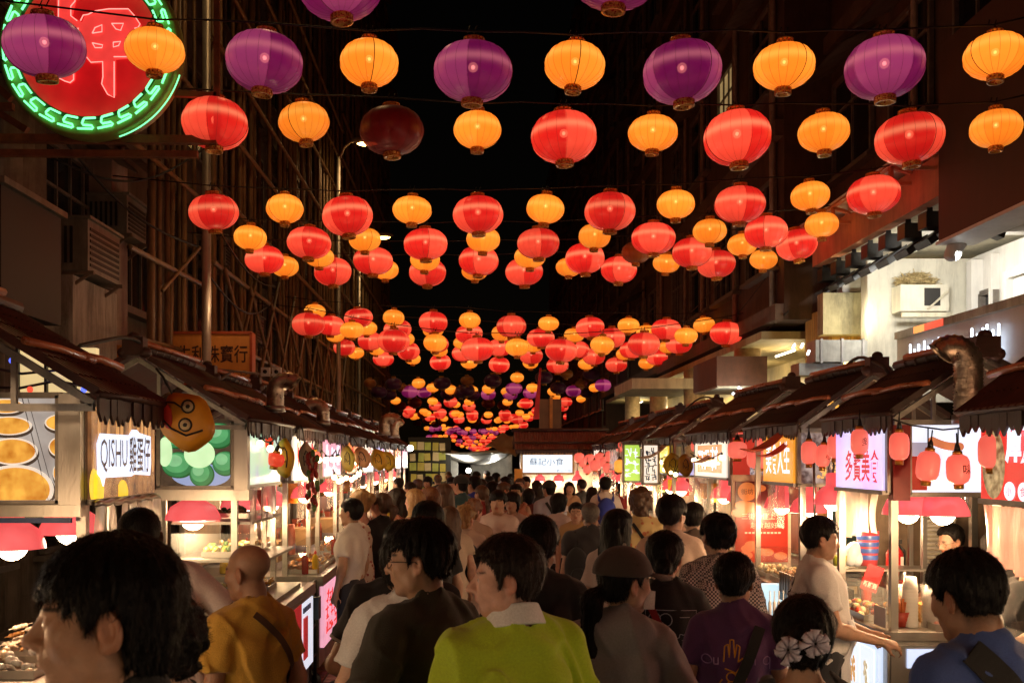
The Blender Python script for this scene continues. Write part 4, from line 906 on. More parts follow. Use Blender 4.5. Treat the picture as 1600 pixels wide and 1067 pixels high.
def stall(s, y0, y1, label, xf=None, cf=0., panel=None, gable=True, roofpts=None, posts=True, counter=True, cz=.93, depth=.95, glass=True, zs=(1.745, 2.17)):
    xf = XF[s] if xf is None else xf
    t = thing('food_stall', label, 'market stall', (0, 0, 0), 0, 'food stalls along the street')
    ue, ze, ur, zr, ub, zb = roofpts or (-.12, 2.2, .56, 2.62, 1.3, 2.22)
    ya, yb = y0-.14, y1+.1
    tm = M_tiles[int(y0*7) % 3]; roof_part(t, xf, s, ya, yb, 'roof_sheet', ur, zr, ue, ze, tm)
    roof_part(t, xf, s, ya, yb, 'roof_sheet', ur, zr, ub, zb, tm)
    q = MB(); q.tube([(xf+s*ur, ya-.03, zr+.035), (xf+s*ur, (ya+yb)/2, zr+.045), (xf+s*ur, yb+.03, zr+.035)], .032, 8)
    for k in range(int((yb-ya)/.16)): q.tube([(xf+s*ur, ya+k*.16, zr+.035), (xf+s*ur, ya+k*.16+.02, zr+.035)], .038, 8)
    q.box((xf+s*ur, ya-.02, zr+.03), (.14, .1, .12)); q.sph((xf+s*(ur-.07), ya-.025, zr-.01), (.045, .05, .04), 10, 6); q.sph((xf+s*(ur+.07), ya-.025, zr-.01), (.045, .05, .04), 10, 6); q.sph((xf+s*ur, ya-.025, zr+.1), (.04, .045, .032), 10, 6)
    q.build('ridge_cap', M_tile, t)
    lu = ue+(ur-ue)*.36; lz = ze+(zr-ze)*.36+.05
    q = MB(); yy = ya-.06; rr = random.Random(int(y0*10))
    while yy < yb-.1:
        y2 = min(yb+.1, yy+rr.uniform(.6, .9)); q.tube([(xf+s*lu, yy, lz), (xf+s*(lu+.01), (yy+y2)/2, lz+.006), (xf+s*lu, y2, lz-.012)], rr.uniform(.016, .021), 7); yy = y2-.12
    q.build('bamboo_batten', pm('red_bamboo', (.42, .13, .055), .3, 0, .35, 8), t)
    q = MB(); q.tube([(xf+s*(ur-.05), ya-.05, zr+.06), (xf+s*(ur-.06), yb-.25, zr+.065)], .02, 7); q.build('bamboo_batten', MATS['red_bamboo'], t)
    valance(t, xf, s, ue, ya, yb, ze-.005)
    # gable truss
    if gable:
        q = MB(); y = ya+.05
        q.beam((xf+s*(ue+.04), y, ze-.03), (xf+s*(ur), y, zr-.05), .03, .03); q.beam((xf+s*(ub-.04), y, zb-.03), (xf+s*ur, y, zr-.05), .03, .03)
        q.beam((xf+s*(ue+.04), y, ze-.045), (xf+s*(ub), y, ze-.045), .03, .03)
        for k in (.25, .42, .6, .78): 
            uu = ue+(ub-ue)*k; zt = ze+(zr-ze)*max(0, min((uu-ue)/(ur-ue), (ub-uu)/(ub-ur)))-.06; q.beam((xf+s*uu, y, ze-.04), (xf+s*uu, y, zt), .022, .022)
        q.build('truss', M_worn if False else M_steelw, t)
    if posts:
        for uu in (.06, depth):
            for yy in (y0+.03, y1-.03):
                q = MB(); q.beam((xf+s*uu, yy, .0), (xf+s*uu, yy, 2.16), .042, .042); q.build('post', M_steel, t)
    if counter:
        x0 = xf+s*cf; x1 = xf+s*depth
        q = MB(); q.b2((x0+s*.012, y0, .14), (x1, y1, cz-.05)); q.build('counter', M_steelw, t)
        q = MB(); q.b2((x0-s*.025, y0-.03, cz-.048), (x1+s*.02, y1+.03, cz)); q.b2((x0-s*.027, y0-.032, cz-.085), (x0+s*.01, y1+.032, cz-.049)); q.build('counter_top', M_steel, t)
        q = MB()
        for yy in (y0+.1, y1-.1):
            for xx in (x0+s*.12, x1-s*.1): q.lathe([(.055, -.02), (.06, 0), (.055, .02)], 10, (xx, yy, .06), Matrix.Rotation(PI/2, 3, 'X')); q.b2((xx-.02, yy-.03, .06), (xx+.02, yy+.03, .14))
        q.build('castor', M_black, t)
        if panel:
            q = MB(); q.b2((x0+s*.011, y0+.06, .3), (x0-s*.02, y1-.06, cz-.1)); q.build('menu_panel', panel, t)
        if glass:
            q = MB(); q.b2((x0+s*.03, y0+.05, cz), (x0+s*.036, y1-.05, cz+.24)); q.b2((x0+s*.03, y0+.04, cz+.24), (x0+s*.3, y1-.04, cz+.246)); q.build('glass_guard', M_glass, t)
    return t
def strips(par, pts, L, n, m=None, jit=.05, w_=None, seed=1):
    "hanging plastic strips between two points"
    a, b = Vector(pts[0]), Vector(pts[1]); rr = random.Random(seed); d = (b-a); ww = w_ or d.length/n*.98; u = d.normalized(); nrm = u.cross(Vector((0, 0, 1)))
    for k in range(n):
        c = a.lerp(b, (k+.5)/n)+nrm*rr.uniform(-.01, .01); l = L*rr.uniform(.82, 1.12); vs = []; K = 6; sk = rr.uniform(-.02, .02); cu = rr.uniform(-.02, .02)
        for i in range(K+1):
            t = i/K
            for j in range(4):
                q = (j/3-.5); vs.append(c+u*(q*ww*(1-.08*t)+sk*t)+nrm*(cu*math.sin(3*t)+.012*math.cos(q*5+k))+Vector((0, 0, -l*t)))
        mb = MB(); mb.add(vs, [(i*4+j, i*4+j+1, (i+1)*4+j+1, (i+1)*4+j) for i in range(K) for j in range(3)], True)
        mb.build('plastic_strip', m or M_strip, par, False)
def heat_lamp(x, y, z, label, power=14, r=.17, cord=.35):
    t = thing('heat_lamp', label, 'lamp', (x, y, z), 0, 'red heat lamps over the counters')
    q = MB(); q.lathe([(r, 0), (r*.97, .03), (r*.8, .09), (r*.5, .125), (r*.36, .135), (r*.36, .21), (r*.3, .22), (.015, .225)], 24, capb=False); q.build('shade', M_gl, t, False)
    q = MB(); q.sph((0, 0, .015), r*.48, 12, 8); q.build('bulb', M_hb, t)
    q = MB(); q.tube([(0, 0, .22), (.01, 0, .22+cord*.5), (0, 0, .22+cord)], .008, 5); q.build('cord', M_cable, t)
    lamp('heat_light', 'POINT', (0, 0, -.1), power*(1.3 if y > 6 else 1.), (1, .64, .33), .06, t)
    return t
M_redcyl = em('red_paper_lantern', (1, .12, .085), .85, .12, 4, .4, (1, .2, .13))
def red_lantern(p, r, h, label, mark=None, swing=0, mat=None, group='small red lanterns hung from the stalls', hook=.12, ribbed=False):
    t = thing('paper_lantern', label, 'lantern', p, rnd.uniform(-.4, .4), group)
    t.rotation_euler[1] = swing
    q = MB()
    if ribbed:
        prof = [(r*.3, -h/2)]+[(r*(.35+.65*math.sin(PI*i/14)**.7)*(1 if i % 2 else .96), -h/2*math.cos(PI*i/14)) for i in range(1, 14)]+[(r*.3, h/2)]
    else:
        prof = [(r*.45, -h/2), (r*.8, -h*.42), (r*.97, -h*.28), (r, -h*.1), (r, h*.1), (r*.97, h*.28), (r*.8, h*.42), (r*.45, h/2)]
    q.lathe(prof, 20); q.build('shade', mat or M_redcyl, t)
    q = MB(); q.lathe([(r*.42, -h/2-.028), (r*.44, -h/2)], 14); q.build('bottom_cap', M_gold, t); q = MB(); q.lathe([(r*.44, h/2), (r*.4, h/2+.02)], 14); q.build('top_cap', M_gold, t)
    q = MB(); q.lathe([(r*.3, h/2+.02), (r*.2, h/2+.05), (.004, h/2+.07), (.004, h/2+hook)], 8); q.build('socket', M_black, t)
    if mark:
        o = text_mb(mark, (0, 0, 0), (1, 0, 0), (0, 0, 1), (0, -1, 0), None, h*.34, 0, .01)
        o.v = [(x+r*.25, -math.sqrt(max(1e-6, r*r*1.02-(x+r*.25)**2)), z) for x, y, z in o.v]
        o.build('mark', pm('lantern_ink', (.25, .02, .01), .6), t, False)
    return t
# ---------------------------------------------------------------- goods
FOODM = {}
def fm(n, c, r=.5, v=.35): return pm('food_'+n, c, r, 0, v, 30, .3, 60)
def tray(x, y, z, label, cols, n=26, wd=.34, dp=.26, shape='chunk', seed=1, h=.04):
    t = thing('food_tray', label, 'food tray', (x, y, z), 0, 'trays of food on the stalls')
    q = MB(); q.b2((-wd/2, -dp/2, 0), (wd/2, dp/2, .006))
    for a, b in (((-wd/2, -dp/2), (wd/2, -dp/2)), ((wd/2, -dp/2), (wd/2, dp/2)), ((wd/2, dp/2), (-wd/2, dp/2)), ((-wd/2, dp/2), (-wd/2, -dp/2))): q.beam((a[0], a[1], .02), (b[0], b[1], .02), .006, .04)
    q.build('pan', M_steel, t)
    rr = random.Random(seed)
    for ci, c in enumerate(cols):
        f = MB()
        for k in range(n//len(cols)):
            px, py = rr.uniform(-.44, .44)*wd, rr.uniform(-.42, .42)*dp; pz = .012+rr.random()*h
            if shape == 'chunk': f.sph((px, py, pz), (rr.uniform(.016, .03), rr.uniform(.016, .03), rr.uniform(.012, .022)), 7, 5, Matrix.Rotation(rr.uniform(0, 3), 3, 'X'))
            elif shape == 'stick': a = rr.uniform(-.3, .3); f.tube([(px-.07*math.sin(a), py-.07, pz), (px+.07*math.sin(a), py+.07, pz+rr.uniform(0, .02))], .009, 6)
            elif shape == 'skewer':
                a = rr.uniform(-.2, .2)
                for m in range(4): f.sph((px+math.sin(a)*(m*.03-.05), py+m*.03-.05, pz+.01), (.015, .017, .013), 6, 5)
                f.tube([(px-math.sin(a)*.1, py-.1, pz+.01), (px+math.sin(a)*.1, py+.1, pz+.012)], .0025, 4)
            elif shape == 'ball': f.sph((px, py, pz+.01), rr.uniform(.02, .026), 9, 6)
        f.build('food', fm(*c), t)
    return t
def cups(x, y, z, label, r=.04, h=.26, n=9, col=(.85, .82, .76), wrap=False):
    t = thing('cup_stack', label, 'cups', (x, y, z), 0, 'stacks of cups')
    m = pm('paper_cup_%d' % int(col[0]*100+col[2]*10), col, .45, 0, .05, 5)
    for k in range(n):
        q = MB(); z0 = k*(h-.09)/max(1, n-1); q.lathe([(r*.98, z0), (r*1.02, z0+.004), (r*.75, z0+.09), (r*.72, z0+.09)], 18, capb=False); q.build('cup', m, t)
    if wrap:
        q = MB(); q.lathe([(r*1.1, 0), (r*1.15, h*.4), (r*1.05, h*.8), (r*1.2, h*1.02)], 12, capb=False, capt=False); q.build('wrapper', M_strip, t)
    return t
def bottle(x, y, z, label, col, h=.2, r=.03, capc=(.6, .05, .03)):
    t = thing('sauce_bottle', label, 'bottle', (x, y, z), 0, 'bottles on the stalls')
    q = MB(); q.lathe([(r*.95, 0), (r, .01), (r, h*.62), (r*.8, h*.74), (r*.35, h*.82), (r*.3, h*.86)], 14); q.build('body', pm('bottle_%d_%d_%d' % tuple(int(c*100) for c in col), col, .25, 0, .1, 5), t)
    q = MB(); q.lathe([(r*.4, h*.85), (r*.38, h*.93), (r*.12, h)], 10); q.build('cap', pm('cap_%d' % int(capc[0]*100+capc[1]*10), capc, .4), t)
    return t
def crate(x, y, z, d, label, col, slat=True):
    t = thing('crate', label, 'crate', (x, y, z), rnd.uniform(-.05, .05), 'crates and boxes at the stalls')
    m = pm('crate_%d_%d' % (int(col[0]*100), int(col[2]*100)), col, .6, 0, .25, 5, .1, 40)
    if slat:
        for k in range(4):
            for sg in (-1, 1):
                q = MB(); zz = d[2]*(k+.12)/4; q.b2((-d[0]/2, sg*d[1]/2-.008, zz), (d[0]/2, sg*d[1]/2+.008, zz+d[2]*.19)); q.build('slat', m, t)
                q = MB(); q.b2((sg*d[0]/2-.008, -d[1]/2, zz), (sg*d[0]/2+.008, d[1]/2, zz+d[2]*.19)); q.build('slat', m, t)
        q = MB(); q.b2((-d[0]/2, -d[1]/2, 0), (d[0]/2, d[1]/2, .012)); q.build('base', m, t)
    else:
        q = MB(); q.b2((-d[0]/2, -d[1]/2, 0), (d[0]/2, d[1]/2, d[2])); q.build('box_body', m, t)
        q = MB(); q.b2((-d[0]/2-.004, -d[1]/2-.004, d[2]), (d[0]/2+.004, d[1]/2+.004, d[2]+.025)); q.build('lid', m, t)
    return t
def pennant(p, w_, h, ang, label, col, face=0, curve=.0, group='cartoon pennants hanging from the eaves'):
    "padded teardrop pennant with simple printed marks"
    t = thing('pennant', label, 'pennant', p, 0, group); t.rotation_euler = (0, ang, curve)
    n = 24; out = []
    for k in range(n):
        a = 2*PI*k/n; rr_ = 1+.04*math.sin(5*a+w_*40); x = math.sin(a)*w_/2*rr_; z = -h*.62-math.cos(a)*h*.38*rr_
        f = max(0, min(1, (-z)/(h*.45))); x *= .18+.82*f**.8
        out.append((x, z))
    q = MB()
    vs = [(0, -.022, -h*.62), (0, .022, -h*.62)]+[(x, 0, z) for x, z in out]+[(x*.6, -.02, -h*.62+(z+h*.62)*.6) for x, z in out]+[(x*.6, .02, -h*.62+(z+h*.62)*.6) for x, z in out]
    fs = []
    for k in range(n):
        j = (k+1) % n; fs += [(2+k, 2+j, 2+n+j, 2+n+k), (2+j, 2+k, 2+2*n+k, 2+2*n+j), (0, 2+n+k, 2+n+j), (1, 2+2*n+j, 2+2*n+k)]
    q.add(vs, fs, True); q.build('pouch', pm('pennant_%d_%d_%d' % tuple(int(c*100) for c in col), col, .45, 0, .15, 6, .3, 12), t)
    q = MB(); q.tube([(0, 0, -h*.24), (0, 0, .0), (-.01, 0, .05)], .006, 5); q.build('string', M_cable, t)
    ik = pm('print_ink', (.02, .012, .01), .5); S = w_
    q = MB(); y = -.026
    if face == 1:
        for cx, cz in ((.17, -.48), (-.04, -.66)):
            q.tube([(cx*S+.115*S*math.cos(a), y, cz*h+.115*S*math.sin(a)) for a in [i*PI/8 for i in range(16)]], .005, 4, closed=True)
            q.sph((cx*S, y, cz*h), (.06*S, .003, .06*S), 8, 5)
        q.tube([(-.38*S, y+.006, -.42*h), (-.3*S, y, -.62*h), (-.12*S, y, -.78*h), (.2*S, y, -.82*h)], .005, 4)
        q.tube([(-.3*S, y+.004, -.36*h), (-.16*S, y, -.3*h), (-.02*S, y, -.36*h), (.06*S, y, -.46*h), (.16*S, y, -.4*h)], .005, 4)
        q.build('print', ik, t)
        q = MB(); q.sph((-.26*S, y+.008, -.47*h), (.1*S, .008, .15*h), 10, 6, Matrix.Rotation(.4, 3, 'Y')); q.build('tongue_print', pm('red_print', (.6, .03, .02), .5), t)
        for cx, cz in ((.17, -.48), (-.04, -.66)): q = MB(); q.lathe([(.001, 0), (.1*S, 0), (.1*S, .003)], 14, (cx*S, y+.001, cz*h), Rx); q.build('lens_print', pm('pale_print', (.75, .6, .35), .5), t)
    else:
        q.tube([(-.1*S, y, -.5*h), (.02*S, y, -.42*h), (.14*S, y, -.5*h), (.16*S, y, -.64*h), (.1*S, y, -.8*h)], .005, 4)
        q.tube([(-.12*S, y, -.62*h), (-.04*S, y, -.72*h), (.08*S, y, -.68*h)], .004, 4); q.tube([(-.16*S, y, -.52*h), (-.2*S, y, -.72*h)], .004, 4); q.build('print', ik, t)
    return t
YP, YN, ZP = (0, 1, 0), (0, -1, 0), (0, 0, 1)
M_inkw = em('white_print', (.85, .9, 1), 1.1); M_inkr = em('red_sign_print', (.85, .05, .05), .7); M_inkd = em('dark_print', (.05, .06, .10), .3)
def dots(mb, par, name, mat):
    return mb.build(name, mat, par)
# ------------------------------------------------ left stall A, nearest
A = stall(-1, 4.15, 4.82, 'nearest left food stall with egg tart picture and egg waffle sign', xf=-1.78, cf=-.05, panel=None, roofpts=(-.26, 2.2, .5, 2.66, 1.2, 2.25), counter=False, posts=False)
for (x, y) in ((-1.82, 4.6), (-1.82, 5.5), (-2.7, 4.6), (-2.7, 5.5)):
    q = MB(); q.beam((x, y, 0), (x, y, 2.2), .045, .045); q.build('post', M_steel, A)
E_ = sign_end(A, -2.3, -1.91, 4.55, 1.742, 2.235, em('tart_photo_ground', (.42, .36, .33), .8, .25, 6, .25, (.62, .56, .5)))
def disc(mb, x, z, rx, rz, y, n=28, t=.002): mb.prism([(rx*math.cos(2*PI*k/n), rz*math.sin(2*PI*k/n)) for k in range(n)], (x, y, z), (1, 0, 0), ZP, (0, -1, 0), t); return mb
Ms = em('tart_rim', (.80, .68, .55), .95); Mc = em('tart_custard', (.85, .30, .03), .95, .45, 14, .25, (1, .52, .08)); Md = em('tart_shadow', (.10, .065, .045), .5)
tarts = [(-2.105, 1.804, .175, .115), (-2.12, 1.979, .117, .062), (-2.135, 2.096, .105, .043), (-2.149, 2.185, .085, .034), (-1.892, 2.11, .08, .04), (-1.89, 2.0, .065, .05), (-1.885, 1.88, .05, .06)]
r_, c_, s_ = MB(), MB(), MB()
for x, z, rx, rz in tarts:
    lo, hi = -2.29, -1.92
    def clip(mb, x, z, rx, rz, y):
        pl = [(min(max(x+rx*math.cos(2*PI*k/36), lo), hi), min(max(z+rz*math.sin(2*PI*k/36), 1.757), 2.22)) for k in range(36)]
        mb.prism(pl, (0, y, 0), (1, 0, 0), ZP, (0, -1, 0), .0015)
    clip(s_, x, z-.012, rx*1.04, rz*1.04, 4.549); clip(r_, x, z, rx, rz, 4.546); clip(c_, x, z, rx*.9, rz*.88, 4.543)
s_.build('print', Md, E_); r_.build('print', Ms, E_); c_.build('print', Mc, E_)
for xa, xb, ww in ((-2.075, -1.955, .012), (-2.05, -1.925, .006)):
    q = MB(); q.beam((xa, 4.5475, 2.22), (xb, 4.5475, 1.757), ww, .001); q.build('printed_line', Md, E_)
q = MB(); q.b2((-1.9, 4.52, 1.70), (-1.80, 4.6, 2.24)); q.b2((-2.45, 4.513, 1.682), (-1.797, 4.603, 1.736)); q.build('pillar_panel', M_steel, A)
q = MB(); q.b2((-2.45, 4.51, 1.655), (-1.84, 4.53, 1.678)); q.build('blue_edge', pm('blue_trim', (.05, .1, .3), .4), A)
Q_ = sign_front(A, -1.78, -1, 0, 4.6, 5.5, 1.745, 2.2, em('waffle_photo', (.10, .035, .02), .85, .3, 7, .25, (.62, .25, .08)))
q = MB(); rr = random.Random(3)
for k in range(15):
    y = 4.63+k*.06; z = rr.uniform(1.82, 2.15); hgt = rr.uniform(.05, .13); q.prism([(.022*math.cos(a)*rr.uniform(.8, 1.1), hgt*math.sin(a)) for a in [i*PI/7 for i in range(14)]], (-1.7795, y, z), YP, ZP, (1, 0, 0), .001)
q.build('print', em('waffle_gold', (.75, .36, .12), .8, .3, 10), Q_)
q = MB()
for y, z, a, b in ((4.68, 1.80, .07, .1), (5.0, 1.77, .08, .07), (4.62, 1.82, .05, .08)):
    q.prism([(min(max(a*math.cos(t), -.06), .2), max(b*math.sin(t), 1.748-z)) for t in [i*PI/9 for i in range(18)]], (-1.7785, y, z), YP, ZP, (1, 0, 0), .001)
q.build('print', em('yellow_egg', (.85, .55, .02), .95), Q_)
q = MB(); q.prism([(-.37, -.09), (-.33, -.11), (-.30, -.15), (-.28, -.11), (.08, -.11), (.12, -.1), (.37, -.11), (.385, -.05), (.38, .1), (.2, .115), (.16, .13), (.1, .13), (.05, .1), (-.34, .1), (-.38, .05)], (-1.777, 5.03, 1.965), YP, ZP, (1, 0, 0), .006); q.build('lettering_plate', em('white_plate', (.75, .83, 1), 1.1), Q_)
text_mb('QISHU', (-1.77, 4.86, 1.96), YP, ZP, (1, 0, 0), .36, .16, .002, .0).build('lettering', em('dark_letters', (.05, .045, .09), .35), Q_)
text_mb('雞蛋仔', (-1.77, 5.23, 1.965), YP, ZP, (1, 0, 0), .32, .19, .002, .012).build('lettering', MATS['dark_letters'], Q_)
q = MB(); q.tube([(-1.76, 4.6+i*.05, 1.735+.006*math.sin(i*2)) for i in range(19)], .016, 7); q.build('foil_edge', M_steel, A)
strips(A, ((-1.75, 4.62, 1.73), (-1.75, 5.5, 1.73)), .36, 7, clear('shiny_strip', (.95, .9, .85), .35, .1, 1.0), seed=4)
heat_lamp(-2.31, 4.95, 1.50, 'red heat lamp at the far left under the egg tart sign, nearer one', 13, .16, .2)
heat_lamp(-2.12, 5.2, 1.555, 'red heat lamp at the far left under the egg tart sign, farther one', 13, .16, .15)
q = MB(); q.b2((-3.1, 4.2, .0), (-1.95, 5.5, .88)); q.b2((-3.12, 4.15, .885), (-1.9, 5.55, .93)); tag(q.build('counter', M_steelw), 'low steel counter of the nearest left stall under the red lamps', 'counter')
tray(-2.22, 4.75, .932, 'tray of crumpled silver foil snack packets at the bottom left', [('foil', (.75, .73, .7), .2), ('foil2', (.6, .5, .35), .25)], 46, .36, .34, 'chunk', 3, .1)
tray(-2.3, 5.25, .932, 'tray of browned marshmallow skewers at the far left', [('marsh', (.78, .68, .55)), ('toast', (.35, .18, .05))], 30, .3, .25, 'skewer', 5, .12)
q = MB()
for k in range(5): q.tube([(-2.3+.03*k, 5.05, 1.0), (-2.26+.03*k, 5.42, 1.08+.01*k)], .008, 5)
tag(q.build('skewers', M_wood), 'bundle of long wooden skewers across the far left tray', 'skewers')
q = MB(); q.b2((-2.35, 5.75, .0), (-2.0, 6.0, 1.1)); tag(q.build('gas_bottle_box', M_black), 'black bin standing behind the nearest left counter', 'bin')
# glowing board behind A with little wires
t = thing('light_box', 'cream backlit board behind the nearest left roof with coloured bulbs', 'light box', (-2.45, 5.62, 2.3))
q = MB(); q.b2((-.14, 0, .02), (.30, .05, .27)); q.build('panel', em('cream_panel', (.95, .72, .33), .85, .15), t)
q = MB()
for k in range(4): q.b2((-.3+k*.16, -.03, -.02), (-.285+k*.16, -.005, .27))
q.tube([(-.5, -.04, .2), (-.1, -.04, .12), (.1, -.04, .14), (.3, -.04, .05)], .008, 5); q.tube([(-.5, -.05, .05), (-.1, -.05, .04), (.1, -.05, .08), (.3, -.05, .04)], .008, 5); q.build('wires', M_black, t)
for k in range(7):
    q = MB(); q.sph((-.34+k*.1, -.07, .03+.08*(k % 3)), .018, 8, 6); q.build('bulb', em('fairy_red', (1, .08, .04), 1.2) if k % 2 else em('fairy_blue', (.1, .15, 1), 2), t)
# ------------------------------------------------ left stall C with limes
C = stall(-1, 6.8, 8.15, 'second left food stall with the green lime picture', xf=-1.6, cf=-.25, panel=em('pale_menu', (.78, .80, .92), .95, .1, 4), roofpts=(-.08, 2.2, .68, 2.66, 1.4, 2.25))
L_ = sign_end(C, -2.17, -1.66, 6.79, 1.745, 2.2, em('lime_photo_ground', (.035, .02, .012), .8, .4, 8, .25, (.12, .07, .04)))
lg, ll, lp = MB(), MB(), MB()
limes = [(-2.03, 1.90, .115, .09), (-1.76, 2.10, .11, .09), (-1.71, 1.91, .09, .085), (-2.05, 2.07, .09, .06), (-1.93, 2.14, .08, .05), (-1.87, 1.835, .085, .085)]
def clipE(mb, x, z, rx, rz, y, lo, hi, zl, zh, n=30): mb.prism([(min(max(x+rx*math.cos(2*PI*k/n), lo), hi), min(max(z+rz*math.sin(2*PI*k/n), zl), zh)) for k in range(n)], (0, y, 0), (1, 0, 0), ZP, (0, -1, 0), .0015)
clipE(lp, -1.88, 1.83, .2, .08, 6.789, -2.15, -1.68, 1.76, 2.185)
lp.build('print', em('blue_plate', (.35, .45, .75), .7), L_)
for i, (x, z, a, b) in enumerate(limes): clipE(lg, x, z, a, b, 6.786-.0016*(i+1), -2.15, -1.68, 1.76, 2.185)
lg.build('print', em('lime_dark', (.012, .10, .022), .9, .3, 9), L_)
for kk, (sc_l, dx_, dz_, nm_, cl_) in enumerate(((.93, -.004, .004, 'lime_mid', (.035, .22, .07)), (.74, -.012, .014, 'lime_green', (.10, .40, .15)), (.45, -.025, .03, 'lime_light', (.24, .58, .28)))):
    lh = MB()
    for i, (x, z, a, b) in enumerate(limes): clipE(lh, x+dx_, z+dz_, a*sc_l, b*sc_l, 6.7758-.0016*kk-.0001*i, -2.15, -1.68, 1.76, 2.185)
    lh.build('print', em(nm_, cl_, .95, .25, 14), L_)
clipE(ll, -1.885, 1.975, .105, .095, 6.769, -2.15, -1.68, 1.76, 2.185); clipE(ll, -2.12, 1.99, .05, .1, 6.769, -2.15, -1.68, 1.76, 2.185)
ll.build('print', em('lime_cut', (.62, .9, .50), 1.05, .2, 12), L_)
q = MB(); q.b2((-1.65, 6.77, 1.70), (-1.56, 6.85, 2.21)); q.b2((-2.35, 6.762, 1.66), (-1.547, 6.863, 1.733)); q.build('pillar_panel', M_steel, C)
F_ = sign_front(C, -1.6, -1, 0, 6.9, 8.1, 1.745, 2.16, em('bright_panel', (.62, .66, .72), 1.0, .2, 4, .25, (.45, .8, .45)))
strips(C, ((-1.55, 6.85, 1.74), (-1.55, 7.5, 1.74)), .42, 5, MATS['shiny_strip'], seed=8)
heat_lamp(-1.98, 6.95, 1.52, 'red heat lamp under the lime picture on the left', 14, .19, .2)
heat_lamp(-1.78, 7.5, 1.56, 'red heat lamp farther back under the second left stall roof', 12, .15, .2)
q = MB(); q.b2((-1.328, 7.2, .36), (-1.318, 7.5, .85)); q.build('print', em('red_skewer_print', (.45, .02, .02), .8, .3, 20), C)
q = MB(); q.b2((-1.328, 7.62, .4), (-1.318, 7.78, .72)); q.build('print', MATS['red_skewer_print'], C)
for k in range(5): q = MB(); q.b2((-1.327, 7.6+k*.07, .76), (-1.319, 7.64+k*.07, .8)); q.build('printed_mark', M_inkd, C)
# display case and food on C
t = thing('display_case', 'curved glass display case of noodles on the second left counter', 'display case', (-1.75, 7.3, .93))
q = MB(); q.b2((-.35, -.45, 0), (.35, .6, .03)); q.b2((-.35, -.45, .3), (.3, .6, .32)); q.b2((-.35, -.45, .56), (.2, .6, .58)); q.build('shelf', M_steelw, t)
q = MB(); vs = [(.36-.0, -.46, .03), (.36, .6, .03)]; 
pf = [(.36, .03), (.35, .2), (.31, .36), (.24, .48), (.15, .56)]
vs = [(x, y, z) for x, z in pf for y in (-.46, .6)]; q.add(vs, [(2*i, 2*i+1, 2*i+3, 2*i+2) for i in range(4)], True); q.b2((-.35, -.462, .03), (.25, -.457, .5)); q.build('glass', M_glass, t)
tray(-1.72, 7.0, .965, 'tray of pale yellow noodles in the left display case', [('noodle', (.62, .45, .13)), ('noodle2', (.7, .58, .25))], 40, .36, .3, 'chunk', 7, .07)
tray(-1.7, 7.45, .965, 'tray of orange fried skewers in the left display case', [('fry', (.55, .22, .03)), ('fry2', (.6, .34, .05))], 36, .34, .3, 'stick', 8, .07)
tray(-1.75, 7.1, 1.255, 'upper shelf tray of cut lemons and limes on the left', [('lemon', (.7, .5, .05)), ('leaf', (.1, .25, .04))], 30, .34, .3, 'ball', 9, .05)
tray(-1.78, 7.6, 1.255, 'upper shelf tray of browned dumplings on the left', [('dump', (.6, .42, .2)), ('dump2', (.35, .2, .07))], 30, .34, .3, 'chunk', 10, .05)
tray(-1.8, 7.25, 1.515, 'top shelf tray of tangled dark greens on the left', [('green', (.05, .09, .02)), ('brown', (.25, .14, .05))], 30, .34, .3, 'chunk', 12, .06)
q = MB(); q.b2((-2.45, 6.9, 0), (-1.95, 7.0, .9)); q.b2((-2.7, 6.5, .86), (-1.95, 7.1, .9)); tag(q.build('prep_table', M_steel), 'steel preparation table behind the bald man', 'table')
crate(-2.25, 6.75, .902, (.3, .2, .12), 'blue plastic box on the left preparation table', (.02, .06, .3), False)
cups(-2.05, 6.7, .902, 'white cup stack behind the bald man', .045, .24, 7)
bottle(-2.4, 6.72, .902, 'tall pale bottle on the left preparation table', (.6, .58, .5), .3, .035)
crate(-1.62, 9.35, .0, (.42, .3, .32), 'wooden slatted crate under the pink menu panel', (.3, .16, .06))
crate(-1.6, 9.35, .34, (.36, .28, .2), 'wooden slatted crate stacked on the lower crate at left', (.33, .18, .07))
t = thing('folding_trolley', 'black folding hand trolley standing between the left light panels', 'trolley', (-1.36, 8.25, 0))
q = MB()
for y in (-.14, .14): q.tube([(0, y, .02), (0, y, .92)], .014, 7)
for z in (.3, .55, .78, .92): q.tube([(0, -.14, z), (0, .14, z)], .011, 6)
q.build('frame', M_black, t)
q = MB(); q.b2((-.02, -.06, .62), (.06, .06, .8)); q.build('clamp', M_black, t)
q = MB(); q.b2((-.01, -.16, .02), (.25, .16, .04)); q.build('toe_plate', M_black, t)
q = MB()
for y in (-.17, .17): q.lathe([(.001, -.015), (.07, -.015), (.075, 0), (.07, .015), (.001, .015)], 16, (-.03, y, .075), Rx)
q.build('wheel', M_black, t)
